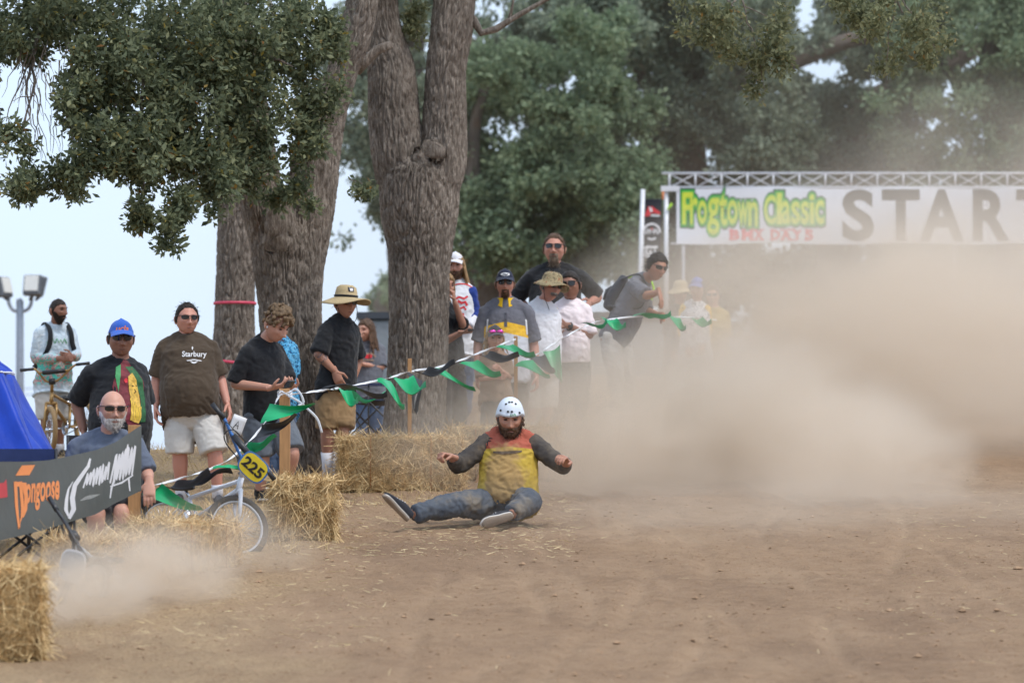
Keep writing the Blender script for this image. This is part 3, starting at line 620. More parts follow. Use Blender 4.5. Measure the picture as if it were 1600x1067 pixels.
def hand_mesh(wr, dr, nrm, curl=.5, thumb=1, s=1.0, spread=.08):
    """palm, four unequal fingers bent at the knuckles and a thumb from the side of the palm"""
    dr = np.asarray(dr, float); dr /= np.linalg.norm(dr); nrm = np.asarray(nrm, float); nrm -= dr * nrm.dot(dr); nrm /= np.linalg.norm(nrm); sd = np.cross(dr, nrm) * thumb
    g = G(); g.tube([wr - dr * .04 * s, wr, wr + dr * .045 * s, wr + dr * .088 * s, wr + dr * .1 * s], [(.026 * s, .022 * s), (.029 * s, .020 * s), (.040 * s, .018 * s), (.041 * s, .015 * s), (.03 * s, .01 * s)], 14, sd)
    for k, (o, L) in enumerate(((.030, .074), (.010, .084), (-.010, .078), (-.029, .060))):
        p = wr + dr * .088 * s + sd * o * s; a = 0; pts = [p - dr * .02 * s]; d0 = dr + sd * o * spread * 20
        for j, f in enumerate((.46, .30, .24)):
            pts.append(p); a += curl * (1.25, 1.35, .9)[j] * (1 + .12 * (k - 1.5)); dd = math.cos(a) * d0 + math.sin(a) * nrm; p = p + dd / np.linalg.norm(dd) * L * f * s
        pts.append(p); g.tube(pts, [.0095 * s, .0098 * s, .0092 * s, .0085 * s, .0062 * s], 8)
    p = wr + dr * .03 * s + sd * .030 * s; t1 = dr * .55 + sd * .75 + nrm * .35; t2 = dr * .85 + sd * (.35 - .5 * curl) + nrm * (.3 + .5 * curl); t1 /= np.linalg.norm(t1); t2 /= np.linalg.norm(t2)
    g.tube([p - t1 * .015 * s, p, p + t1 * .036 * s, p + t1 * .036 * s + t2 * .03 * s, p + t1 * .036 * s + t2 * .054 * s], [.014 * s, .0145 * s, .0115 * s, .0105 * s, .007 * s], 8)
    V, Fc = g.arr(); return remesh(V, Fc, .0048, 2)
def shoe(parent, heel, toe, nrm, up_mat, sole_mat, L=.29, lace=None):
    """heel, toe: points on the sole; nrm: direction out of the sole"""
    heel, toe, nrm = (np.asarray(v, float) for v in (heel, toe, nrm)); t = toe - heel; t /= np.linalg.norm(t); up = -(nrm - t * nrm.dot(t)); up /= np.linalg.norm(up); sd = np.cross(t, up)
    us = np.linspace(0, 1, 15); wd = np.interp(us, [0, .06, .25, .45, .7, .88, .97, 1], [.012, .030, .036, .036, .047, .043, .026, .008]); hg = np.interp(us, [0, .06, .3, .45, .62, .8, .95, 1], [.045, .075, .085, .080, .062, .048, .034, .02])
    g = G(); g2 = G()
    g.tube([heel + t * L * u + up * (.018 + h * .5) for u, h in zip(us, hg)], [(w * .94, h * .5) for w, h in zip(wd, hg)], 16, sd)
    g2.tube([heel + t * L * u + up * .013 for u in us], [(w * 1.06, .0145) for w in wd], 16, sd)
    o = g.build('shoe', up_mat, parent); g2.build('sole', sole_mat, o)
    if lace is not None:
        g3 = G()
        for u in (.42, .5, .58, .66): h = np.interp(u, us, hg); g3.tube([heel + t * L * u + up * (.014 + h) + sd * k for k in (-.022, 0, .022)], [.004] * 3, 6)
        tag(g3.build('laces', lace, o), kind='stuff')
    return o
def folds(me, amp, seed, J=None):
    V, N = mesh_co(me), mesh_no(me); x, y, z = V.T
    w = .5 * noise3(x * 4 + seed, y * 4, z * 4)
    rid = lambda q: 1 - 2.2 * np.abs(q)
    h1 = rid(noise3(x * 5 + w * 2 + seed, y * 5 + w, z * 13 + w * 3 + x * 5)); h2 = rid(noise3(x * 12 + seed, y * 12 + w * 3, z * 5 + w * 2 - x * 3)); h3 = rid(noise3(x * 19 + z * 9 + seed, y * 19 + w * 3, z * 23 - x * 8))
    k = .6 + .6 * noise3(x * 3 + seed * 2, y * 3, z * 3)
    set_co(me, V + N * (amp * (k * (h1 * .75 + h2 * .65) + .35 * h3 - .35))[:, None])
def person(label, d, px0, head, J, torso, top, bottom, skin, shoes=None, hair=None, beard=None, glasses=None, hat=None, hands=None, arm=1.0, leg=1.0, cat='person', group='spectators along the rope', extra=None, ground=None, fat=1.0, facehair=None, brow=(.03, .02, .015), seed=None):
    seed = px0 * .37 if seed is None else seed
    base = gpt(px0, d) if ground is None else Vector(ground)
    root = empty('person', base, label, cat, group); b = np.array(base)
    pt = lambda t: np.array(W(t[0], t[1], d + (t[2] if len(t) > 2 else 0))) - b
    K = {k: pt(v) for k, v in J.items()}
    for s in 'ab':       # feet default to the ground
        if ('a' + s) not in K: K['a' + s] = np.array([K['k' + s][0], K['k' + s][1] + .03, .09])
    P = (K['ha'] + K['hb']) / 2; N = K['n']; sh = K['sb'] - K['sa']; hp = K['hb'] - K['ha']; hp = hp / np.linalg.norm(hp) * .5 + sh / np.linalg.norm(sh) * .5
    up = (N - P) / np.linalg.norm(N - P); fw = np.cross(sh, up); fw /= np.linalg.norm(fw)
    cw, cd, bw, bd, bo, hw, hd = torso
    rings = [(-.20, hw * .6, hd * .6, 0), (-.10, hw * .92, hd * .92, 0), (.02, hw, hd, 0), (.16, (hw + bw) / 2, (hd + bd) / 2, bo * .7), (.32, bw, bd, bo), (.50, (bw + cw) / 2, (bd + cd) / 2, bo * .6), (.70, cw, cd, .012), (.84, cw * .98, cd * .9, .0), (.94, cw * .74, cd * .66, 0), (1.0, .085, .075, 0), (1.05, .06, .06, 0)]
    def torso_tube(g, e, t0=-9, t1=9, hem=0, k=1.0):
        R = [r for r in rings if t0 <= r[0] <= t1]
        if t0 > -9 and R[0][0] > t0:
            q = np.array(rings); R = [(t0, *[np.interp(t0, q[:, 0], q[:, i]) for i in (1, 2, 3)])] + R
            if hem:
                R[0] = (t0, max(R[0][1], hw) + hem + .018, max(R[0][2], hd) + hem + .012, R[0][3] + bo * .45); R = [(q[0], q[1] + (.03 if q[0] < .1 else .012 if q[0] < .3 else 0), q[2] + (.014 if q[0] < .1 else .006 if q[0] < .3 else 0), q[3]) if i else q for i, q in enumerate(R)]
        sides = [hp * (1 - np.clip(r[0], 0, 1)) + sh / np.linalg.norm(sh) * np.clip(r[0], 0, 1) for r in R]
        C = [P + (N - P) * r[0] + fw * r[3] for r in R]; rad = [(r[1] * k + e, r[2] * k + e) for r in R]
        q = spline(np.concatenate([np.array(C), np.array(rad), np.array(sides)], 1), 3)
        g.tube(q[:, :3], [tuple(x) for x in q[:, 3:5]], 28, q[:, 5:8])
    # --- body: one continuous skin
    g = G(); torso_tube(g, -.012, k=.94)
    hs = head[2] * d / F / .232; hc = pt((head[0], head[1], head[6] if len(head) > 6 else -.03)); R = Rm(*head[3:6])
    nb = hc + R @ np.array([0, .018, -.055]) * hs
    g.tube([N - up * .05, N + (nb - N) * .5, nb], [.068 * max(1, fat), .060 * max(1, fat), .058 * max(1, fat)], 16)
    for s in 'ab':
        u = np.linspace(0, 2, 15); g.tube(arm_path(K, s, 0, 2, 15), list(np.interp(u, *ARM_R) * arm * (1 if True else 0)), 12); g.ell(K['s' + s], (.058 * arm,) * 3); g.tube([N + up * .035, N * .5 + K['s' + s] * .5 + up * .022, K['s' + s] + up * .006], [.052, .050 * arm, .052 * arm], 12)
        u = np.linspace(0, 2, 17); g.tube(leg_path(K, s, 0, 2, 17), list(np.interp(u, *LEG_R) * leg), 14)
    V, Fc = g.arr(); mes = [remesh(V, Fc, .012, 3)]
    hv, A_, T_ = head_grid(fat); hv = (hv * hs) @ R.T + hc; g = G()
    for sx in (-1, 1):
        e = np.array([[sx * .076 * (1 + (fat - 1) * .6), .012, -.006]]); g.tube([((e[0] + np.array([sx * .006 * c, .004 + .008 * c, q])) * hs) @ R.T + hc for q, c in ((-.030, 0), (-.018, .7), (0, 1.3), (.018, 1.4), (.030, .5))], [(.004 * hs, .008 * hs), (.006 * hs, .012 * hs), (.007 * hs, .016 * hs), (.006 * hs, .016 * hs), (.003 * hs, .008 * hs)], 10, R @ np.array([1., 0, 0]))
    mes.append(np_mesh('h', hv, HEAD_F)); mes.append(g.mesh('ear'))
    for s in 'ab':
        E, Wp = K['e' + s], K['w' + s]; h = (hands or {}).get(s, {})
        dr = np.array(h.get('dir', (Wp - E))); 
        if h.get('hide'): continue
        inward = (P - Wp) * np.array([1, 1, 0]); nm = np.array(h.get('nrm', inward / (np.linalg.norm(inward) + 1e-6) + np.array([0, -.1, 0])))
        fwd_ = fw; tside = np.sign(np.dot(np.cross(dr, nm), fwd_ + np.array([0, -.01, .0]))) or 1
        mes.append(hand_mesh(Wp, dr, nm, h.get('curl', .45), h.get('thumb', tside), h.get('s', arm * 1.02)))
    body = mk('body', join_meshes('body', mes), skin, root)
    # --- face
    def face(pts): return (np.asarray(pts, float) * hs) @ R.T + hc
    if glasses is None:
        for sx in (-1, 1):
            g = G(); g.ell(face([[sx * .031 * (1 + (fat - 1) * .5), -.083, .014]])[0], (.0135 * hs, .006 * hs, .0055 * hs), R, 10, 6); g.build('eye', M_EYE, root)
            g = G(); g.tube(face([[sx * .012, -.099, .032], [sx * .03, -.096, .038], [sx * .05, -.082, .033]]), [.003 * hs, .0042 * hs, .0025 * hs], 6); g.build('eyebrow', hair_mat('brow %g' % brow[0], brow), root)
    g = G(); g.ell(face([[0, -.1035, -.0655]])[0], (.022 * hs, .0045 * hs, .0032 * hs), R, 12, 6); g.build('mouth', M_LIP, root)
    def shell(name, off, m):
        v, _, _ = head_grid(fat, off); o_ = mk(name, np_mesh(name, face(v), HEAD_F), m, root)
        if name in ('hair', 'beard'):       # loose hairs over the mass
            v0, _, _ = head_grid(fat); dist = np.linalg.norm(v, axis=1) - np.linalg.norm(v0, axis=1); idx = np.where(dist > .002)[0]
            if len(idx):
                pick = RNG.choice(idx, 520); p = v[pick]; nn = p / np.linalg.norm(p, axis=1)[:, None]; D = nn * (.55 if name == 'hair' else .35) + np.array([0, .15, -.75]) + RNG.normal(size=p.shape) * .35; D /= np.linalg.norm(D, axis=1)[:, None]
                thick = float(np.max(dist)); strand_field(name + '_strands', face(p - nn * .003), D @ R.T, RNG.uniform(.5, 1.3, 520) * (thick * 1.3 + .004) * hs, RNG.uniform(.0012, .0024, 520) * hs, m, parent=o_, bend=.3)
        return o_
    if hair: shell('hair', hair_off(**hair[1]), hair[0])
    if beard: shell('beard', beard_off(*beard[1:]), beard[0])
    if glasses is not None:
        fr, ln, sz = glasses; gl = None
        for sx in (-1, 1):
            g = G(); rows = []
            for zz in np.linspace(-.021 * sz, .019 * sz, 6):
                for aa in np.linspace(.10, .82, 9):
                    ed = 1 - .55 * abs((aa - .46) / .36) ** 3; x_ = sx * .081 * math.sin(aa) * (1 + (fat - 1) * .5); y_ = -.1105 * math.cos(aa) - .004; rows.append([x_, y_, .016 + zz * ed])
            rows = np.array(rows); back = rows * np.array([.96, .965, 1]); n_ = len(rows)
            Fq = [[i * 9 + j, i * 9 + j + 1, (i + 1) * 9 + j + 1, (i + 1) * 9 + j] for i in range(5) for j in range(8)]
            g.add(face(np.concatenate([rows, back])), Fq + [[a + n_ for a in q[::-1]] for q in Fq])
            if gl is None:
                gl = G(); gl.tube(face([[-.012, -.116, .022], [0, -.119, .024], [.012, -.116, .022]]), [.003 * hs] * 3, 6)
                for q in (-1, 1): gl.tube(face([[q * .060, -.088, .028], [q * .076 * fat, -.06, .028], [q * .081 * fat, -.02, .024], [q * .082 * fat, .012, .016]]), [.0035 * hs] * 4, 6)
                for q in (-1, 1): gl.tube(face([[q * .010, -.1165, .030 * sz], [q * .03, -.111, .034 * sz], [q * .05, -.098, .032 * sz], [q * .066, -.076, .028]]), [.003 * hs] * 4, 6)
                glo = gl.build('sunglasses', fr, root); tag(glo, kind='stuff')
            g.build('lens', ln, glo)
    ctx = dict(root=root, face=face, R=R, hs=hs, hc=hc, K=K, P=P, N=N, fw=fw, up=up, sh=sh / np.linalg.norm(sh), b=b, pt=pt, shell=shell, d=d, fat=fat)
    # --- clothes
    def garment(name, g, m, amp=.010, vox=.0115, smooth=5):
        V, Fc = g.arr(); me = remesh(V, Fc, vox, smooth, name); folds(me, amp, seed); return mk(name, me, m, root)
    if bottom:
        m, kind, ease = bottom[:3]; g = G(); torso_tube(g, .012, t1=.2); end = {'shorts': .86, 'long shorts': 1.02, 'pants': 1.96}[kind]
        for s in 'ab':
            u = np.linspace(0, end, 16); r = np.interp(u, *LEG_R) * leg * np.interp(u, [0, .3], [.82, 1]) + .014 + ease * np.minimum(u, 1) * (1 if kind != 'pants' else .55); g.tube(leg_path(K, s, 0, end, 16), list(r), 18); g.ell(K['h' + s], (hw * .46, hd * .85, hw * .5))
        ctx['bottom'] = garment('shorts' if 'shorts' in kind else 'trousers', g, m, (.010 if kind != 'pants' else .014) if len(bottom) < 4 else bottom[3])
    if top:
        m, kind, ease, sl = top[:4]; hem = top[4] if len(top) > 4 else -.12; g = G(); torso_tube(g, ease, t0=hem, hem=ease * .5 + .01); gs = G() if kind in ('split', 'polo') else g
        ctx['sleeve'] = {}
        for s in 'ab':
            if kind in ('split', 'polo'): gs = G()
            u = np.linspace(0, sl, 12); fl = np.interp(u, [0, sl], [.010, .024 + ease * .5]) if sl < 1.5 else np.interp(u, [0, 1, 1.7, sl], [.012, .014, .012, .008])
            r = np.interp(u, *ARM_R) * arm + fl; gs.tube(arm_path(K, s, 0, sl, 12), list(r), 16); gs.ell(K['s' + s], (.058 * arm + .012,) * 3); g.tube([N + up * .030, N * .5 + K['s' + s] * .5 + up * .020, K['s' + s] + up * .004], [.060, .056 * arm + .006, .054 * arm + .010], 14)
            if kind in ('split', 'polo'): ctx['sleeve'][s] = garment('sleeve', gs, top[6], .013)
        ctx['top'] = garment('shirt', g, m, (top[5] if len(top) > 5 else .0065) * 1.75)
        g = G(); ring = []
        for k in range(25):
            a = 2 * math.pi * k / 24; ring.append(N + up * (.018 - .030 * max(0, math.cos(a))) + fw * math.cos(a) * (.076 * max(1, fat) + .006) + ctx['sh'] * math.sin(a) * (.080 * max(1, fat) + .004))
        if kind != 'polo': g.tube(ring, [(.008, .011)] * 25, 8, None, False); g.build('collar', top[7] if len(top) > 7 else m, root)
        ctx['ring'] = ring
    if shoes:
        sm_, so_, sock = shoes
        for s in 'ab':
            A = K['a' + s]; K_ = K['k' + s]
            f2 = fw * np.array([1, 1, 0]); f2 /= np.linalg.norm(f2) + 1e-9
            sideo = ctx['sh'] * (-.25 if s == 'a' else .25); f2 = f2 + sideo; f2 /= np.linalg.norm(f2)
            x, y = A[0] + b[0], A[1] + b[1]; zg = float(gz(x, y)) - b[2]; heel = np.array([A[0], A[1], zg]) - f2 * .07
            shoe(root, heel, heel + f2 * .28, (0, 0, -1), sm_, so_)
            if sock is not None:
                g = G(); sh_ = sock[1]; top_ = A + (K_ - A) * sh_; g.tube([A + np.array([0, 0, -.04]), A + (top_ - A) * .5, top_], [.046, .050, .062 if sh_ > .3 else .05], 14); g.build('sock', sock[0], root)
    if hat: hat(ctx)
    if extra: extra(ctx)
    bpy.context.view_layer.update()
    return ctx
# --- headwear
def cap(m, brim_m, front_m=None, lift=.022, back=False):
    def f(c):
        def off(A, x, y, z, dx, dy, dz):
            w = wrap_az(A); line = np.interp(w, [0, 1.2, math.pi], [.052, .040, .018]); k = sm(-.004, .004, z - line); front = np.exp(-(w / .9) ** 2) * sm(.05, .085, z)
            return k * (.010 + .010 * front + .006 * sm(.06, .1, z)) - .006 * (1 - k)
        o = c['shell']('cap', off, m)
        g = G(); V = []; n, r = 15, 6; sg = 1 if not back else -1
        for lvl in (0, .004):
            for j in range(r):
                for i in range(n):
                    a = (i / (n - 1) - .5) * 2.3; q = j / (r - 1); L = .082 * math.cos(a * .62) ** .6 * q
                    V.append([math.sin(a) * .082 * (1 + .05 * q), sg * (-(.094 * math.cos(a)) - L), .053 + .020 * math.cos(a * 1.2) - .010 - .26 * L * 1.0 - .012 * q * abs(math.sin(a)) + lvl])
        n0 = n * r; Fq = [[j * n + i, j * n + i + 1, (j + 1) * n + i + 1, (j + 1) * n + i] for j in range(r - 1) for i in range(n - 1)]
        Fc = [q[::-1] for q in Fq] + [[v + n0 for v in q] for q in Fq] + [[(r - 1) * n + i, (r - 1) * n + i + 1, n0 + (r - 1) * n + i + 1, n0 + (r - 1) * n + i] for i in range(n - 1)]
        g.add(c['face'](V), Fc); g.build('brim', brim_m, o)
        g = G(); g.ell(c['face']([[0, .004, .137]])[0], (.008, .008, .005)); g.build('cap_button', brim_m, o)
        c['cap'] = o
        if front_m is not None:
            def offp(A, x, y, z, dx, dy, dz):
                w = wrap_az(A); k = sm(.78, .70, w) * sm(.060, .064, z) * sm(.112, .106, z); front = np.exp(-(w / .9) ** 2) * sm(.05, .085, z); return k * (.0135 + .010 * front + .006 * sm(.06, .1, z)) - .006 * (1 - k)
            v, _, _ = head_grid(c['fat'], offp); mk('front_panel', np_mesh('front_panel', c['face'](v), HEAD_F), front_m, o)
    return f
def brim_hat(m, crown_r=.098, crown_h=.10, brim=.11, droop=.02, under=None, wave=.012, band=None, tilt=0, name='hat', z0=.048):
    def f(c):
        prof = [(0, crown_h), (crown_r * .55, crown_h - .004), (crown_r * .86, crown_h - .022), (crown_r * .97, crown_h * .45), (crown_r * 1.03, .004), (crown_r + brim * .35, -.004 - droop * .2), (crown_r + brim * .75, -.008 - droop * .7), (crown_r + brim, -.010 - droop), (crown_r + brim * .98, -.017 - droop), (crown_r + brim * .5, -.014 - droop * .4), (crown_r * .96, -.010)]
        n = 40; V = []
        for r, z in prof:
            for i in range(n):
                a = 2 * math.pi * i / n; k = max(0, (r - crown_r) / brim); V.append([math.sin(a) * r * .92, -math.cos(a) * r * 1.08, z0 + z + wave * k * (math.sin(2 * a + 1) + .5 * math.sin(3 * a)) + tilt * k * math.sin(a)])
        Fc = [[j * n + i, (j + 1) * n + i, (j + 1) * n + (i + 1) % n, j * n + (i + 1) % n] for j in range(len(prof) - 1) for i in range(n)]
        g = G(); g.add(c['face'](V), Fc); o = g.build(name, m, c['root']); c['cap'] = o
        if band is not None:
            g = G(); g.tube(c['face']([[math.sin(2 * math.pi * i / 40) * crown_r * .955, -math.cos(2 * math.pi * i / 40) * crown_r * 1.115, z0 + .014] for i in range(41)]), [(.004, .012)] * 41, 6, None, False); g.build('hat_band', band, o)
    return f
# --- prints on cloth: flat lettering and marks laid on the surface
def text_mesh(txt, bold=0.0, shear=0.0, spacing=1.0):
    cu = bpy.data.curves.new('t', 'FONT'); cu.body = txt; cu.offset = bold; cu.shear = shear; cu.space_character = spacing; cu.align_x = 'CENTER'; cu.align_y = 'CENTER'; cu.resolution_u = 4
    o = bpy.data.objects.new('t', cu); COL.objects.link(o); dg = bpy.context.evaluated_depsgraph_get(); me = bpy.data.meshes.new_from_object(o.evaluated_get(dg))
    bpy.data.objects.remove(o); V = mesh_co(me); Fc = [list(p.vertices) for p in me.polygons]; return V[:, :2], Fc
def refine(V2, Fc, maxlen):
    bm = bmesh.new(); vs_ = [bm.verts.new((x, y, 0)) for x, y in V2]
    for f in Fc:
        try: bm.faces.new([vs_[i] for i in f])
        except ValueError: pass
    bmesh.ops.triangulate(bm, faces=bm.faces[:])
    for _ in range(3):
        es = [e for e in bm.edges if e.calc_length() > maxlen]
        if not es: break
        bmesh.ops.subdivide_edges(bm, edges=es, cuts=1); bmesh.ops.triangulate(bm, faces=bm.faces[:])
    bm.verts.index_update(); V = np.array([v.co[:2] for v in bm.verts]); F2 = [[v.index for v in f.verts] for f in bm.faces]; bm.free(); return V, F2
def polys(*ps):
    V, Fc, n = [], [], 0
    for p in ps: V += list(p); Fc.append(list(range(n, n + len(p)))); n += len(p)
    return np.array(V, float), Fc
def stroke2d(pts, w):
    P = np.asarray(pts, float); T = np.gradient(P, axis=0); T /= np.linalg.norm(T, axis=1)[:, None] + 1e-9; N2 = np.stack([-T[:, 1], T[:, 0]], 1); w = np.asarray(w if hasattr(w, '__len__') else [w] * len(P))[:, None] * .5
    V = np.concatenate([P + N2 * w, P - N2 * w]); n = len(P); return V, [[i, i + n, i + n + 1, i + 1] for i in range(n - 1)]
def merge2d(*vf):
    V, Fc, n = [], [], 0
    for v, f in vf: V.append(np.asarray(v, float)); Fc += [[i + n for i in q] for q in f]; n += len(v)
    return np.concatenate(V), Fc
def fit2d(vf, w=None, h=None):
    V, Fc = vf; V = V - (V.min(0) + V.max(0)) / 2; sx = (w / np.ptp(V[:, 0])) if w else None; sy = (h / np.ptp(V[:, 1])) if h else None
    sx = sx or sy; sy = sy or sx; return V * np.array([sx, sy]), Fc
def print_on(name, target, vf, centre, u, v, m, off=.004, dirn=None, maxlen=.02):
    """lay a flat print (2D mesh, metres) on `target`: centre is near the surface, u/v span the print; cast along the print's normal"""
    V2, Fc = refine(*vf, maxlen); u = np.asarray(u, float); v = np.asarray(v, float); u /= np.linalg.norm(u); v /= np.linalg.norm(v); nrm = np.cross(u, v) if dirn is None else -np.asarray(dirn, float); nrm /= np.linalg.norm(nrm)
    me = target.data; bv = BVHTree.FromPolygons([tuple(x) for x in mesh_co(me)], [list(p.vertices) for p in me.polygons])
    P = np.asarray(centre, float) + V2[:, :1] * u + V2[:, 1:] * v; out = np.empty_like(P); hit = np.zeros(len(P), bool)
    for i, p in enumerate(P):
        h, n_, _, _ = bv.ray_cast(Vector(p + nrm * .6), Vector(-nrm), 1.2)
        if h is not None: out[i] = np.array(h) + nrm * off; hit[i] = True
    Fc = [f for f in Fc if all(hit[i] for i in f)]
    if not Fc: return None
    return mk(name, np_mesh(name, out * hit[:, None], Fc, True), m, target)
# ------------------------------------------------------------------ people: the individuals
SK_F = skin_mat('fair skin', lin(198, 152, 132)); SK_T = skin_mat('tanned skin', lin(176, 130, 108)); SK_D = skin_mat('brown skin', lin(150, 110, 92)); SK_R = skin_mat('ruddy skin', lin(194, 142, 124))
H_DK = hair_mat('dark hair', (.025, .018, .014)); H_BR = hair_mat('brown hair', lin(88, 66, 50)); H_GR = hair_mat('grey hair', lin(150, 144, 136)); H_WH = hair_mat('white stubble', lin(206, 200, 194)); H_BL = hair_mat('sandy hair', lin(150, 120, 84)); H_GOAT = hair_mat('grey brown goatee', lin(128, 112, 96)); H_CURL = hair_mat('light tipped brown hair', lin(104, 84, 62))
C_BLK = cloth('black cotton', (.016, .017, .020), .25); C_WHT = cloth('white cotton', lin(222, 222, 228), .05); C_GRY = cloth('grey cotton', lin(104, 106, 114)); C_KHK = cloth('tan twill', lin(150, 122, 88)); C_DEN = cloth('blue denim', lin(78, 96, 124), .3); C_CHAR = cloth('charcoal cloth', lin(62, 62, 66)); C_BRN = cloth('brown cotton', lin(76, 64, 52)); C_SAND = cloth('pale grey twill', lin(196, 192, 186), .06)
C_SLATE = cloth('slate cotton', lin(92, 100, 116)); C_PINK = cloth('pale pink cotton', lin(230, 218, 221), .05); C_DKJ = cloth('dark trousers', lin(48, 48, 52)); C_GSH = cloth('grey shorts cloth', lin(98, 104, 112)); C_BLUE = cloth('blue cap cloth', lin(52, 96, 184)); C_NAVY = cloth('navy cloth', lin(34, 40, 62)); C_YEL = cloth('yellow cloth', lin(236, 190, 40), .08)
C_RED = cloth('red trim', lin(176, 40, 48)); C_ORG = cloth('orange thread', lin(236, 128, 58)); P_WHT = mat('white print', lin(226, 226, 228), .7, var=.05); P_RED = mat('red print', lin(214, 46, 56), .7, var=.1); P_GRN = mat('green print', lin(70, 150, 92), .7, var=.15); P_YEL = mat('yellow print', lin(226, 190, 66), .7, var=.2); P_MAR = mat('maroon print', lin(112, 34, 44), .7, var=.35, scale=40); P_GOLD = mat('gold print', lin(206, 166, 70), .7, var=.35, scale=50); P_DGR = mat('dark green print', lin(38, 92, 52), .7, var=.4, scale=40)
M_SHOE = cloth('dark shoe canvas', lin(44, 46, 54)); M_SOLE = mat('white rubber', lin(214, 210, 204), .7, var=.08, bump=.3); M_SOLED = mat('dusty rubber', lin(146, 132, 118), .9, var=.15, bump=.4)
SH_W = (M_SHOE, M_SOLE, (C_WHT, .22)); SH_B = (C_BLK, M_SOLE, (C_BLK, .15))
HX = np.array([1., 0, 0]); HZ = np.array([0, 0, 1.])
def front_print(c, name, vf, px, py, m, u=None, v=None, off=.005, maxlen=.02, dy=-.2, target=None):
    return print_on(name, target or c['top'], vf, c['pt']((px, py, dy)), HX if u is None else u, HZ if v is None else v, m, off, None, maxlen)
def text_size(txt, w=None, h=None, **k): return fit2d(text_mesh(txt, **k), w, h)

# 1 man with the backpack at the far left
def jersey_cols(n, l, co):
    sx = n.new('ShaderNodeSeparateXYZ'); l.new(co, sx.inputs[0]); f = _noise(n, l, co, 16, 3, .6, .8); g = _noise(n, l, co, 30, 2)
    base = _ramp(n, l, f, [(.40, lin(214, 224, 232)), (.52, lin(186, 204, 216)), (.60, lin(206, 218, 226))])
    tl = _ramp(n, l, g, [(.36, lin(84, 186, 170)), (.48, lin(110, 190, 180)), (.54, lin(214, 60, 62)), (.60, lin(200, 216, 214)), (.68, lin(40, 60, 70))])
    mr = n.new('ShaderNodeMapRange'); l.new(_math(n, l, 'ADD', sx.outputs[2], _math(n, l, 'MULTIPLY', f, .12)), mr.inputs[0]); mr.inputs[1].default_value = 1.18; mr.inputs[2].default_value = 1.10
    lo = n.new('ShaderNodeMapRange'); l.new(_math(n, l, 'ADD', sx.outputs[2], _math(n, l, 'MULTIPLY', f, .1)), lo.inputs[0]); lo.inputs[1].default_value = .80; lo.inputs[2].default_value = .86
    return _mixc(n, l, _math(n, l, 'MULTIPLY', mr.outputs[0], lo.outputs[0]), base, tl)
C_JER = cloth_custom('printed racing jersey', jersey_cols)
def back_pack(c, m, px, py, dy, w=.15, h=.24, label='', straps=True, accent=None, tilt=None):
    P0 = c['N'] - c['up'] * .24 - c['fw'] * (.12 + w * .55); rt = empty('backpack', Vector(c['b']), label, 'backpack')
    g = G(); u = c['up']; s = c['sh']
    g.tube([P0 - u * h, P0 - u * h * .9, P0 - u * h * .3 - c['fw'] * .02, P0 + u * h * .5, P0 + u * h * .92, P0 + u * h], [(w * .7, w * .35), (w, w * .55), (w * 1.02, w * .62), (w * .95, w * .5), (w * .7, w * .35), (w * .3, w * .15)], 20, s); V, Fc = g.arr()
    me = remesh(V, Fc, .012, 4, 'pack_body'); folds(me, .005, px); mk('pack_body', me, m, rt)
    g = G(); g.tube([P0 - u * h * .6 - c['fw'] * w * .62, P0 - u * h * .1 - c['fw'] * w * .70, P0 + u * h * .2 - c['fw'] * w * .55], [(w * .6, .03), (w * .7, .04), (w * .5, .02)], 14, s); g.build('front_pocket', m, rt)
    for sg, k in ((-1, 'a'), (1, 'b')):
        S = c['N'] + s * sg * .115; pts = [P0 + u * h * .8 + s * sg * .09, S + u * .035 - c['fw'] * .07, S + u * .045, S - u * .04 + c['fw'] * .115, S - u * .16 + c['fw'] * .150 + s * sg * .01, S - u * .27 + c['fw'] * .12 + s * sg * .04, P0 - u * h * .7 + s * sg * w]
        q = spline(pts, 5); g = G(); g.tube(q, [(.028, .008)] * len(q), 8, s); g.build('strap', accent if accent is not None and sg > 0 else m, rt)
    return rt
def x1(c):
    back_pack(c, C_BLK, 60, 560, .2, .14, .23, 'black backpack worn by the man in the printed racing jersey')
    front_print(c, 'print', stroke2d([(-.10, -.02), (-.085, .03), (-.07, -.015), (-.05, .025), (-.03, -.02), (-.01, .03), (.01, -.015), (.03, .02), (.05, -.02), (.075, .03), (.10, -.02)], .014), 97, 533, P_GRN, u=c['sh'], v=c['up'], off=.008)
c1 = person('bearded man in printed white and teal jersey with hands clasped behind the gold bike', 39, 84, (91, 486, 36, 52, 2, 0), dict(n=(88, 512, .05), sa=(63, 521, -.02), ea=(55, 560, -.02), wa=(94, 560, -.24), sb=(108, 521, .14), eb=(119, 556, .02), wb=(113, 558, -.19), ha=(71, 604, 0), hb=(95, 604, .08), ka=(72, 655, -.03), kb=(93, 655, .05)),
    (.165, .115, .165, .12, .02, .165, .12), (C_JER, 'long', .022, 1.92, -.16, .007, None, C_RED), (C_SAND, 'long shorts', .03), SK_D, SH_W, (H_DK, dict(front=.066, side=.02, back=-.05, thick=.004, rough=.002)), (H_DK, 'full', .006), hands=dict(a=dict(dir=(1, -.1, .05), nrm=(0, 1, 0), curl=.6), b=dict(dir=(-.6, -.6, .1), nrm=(0, 1, 0), curl=.6)), extra=x1)
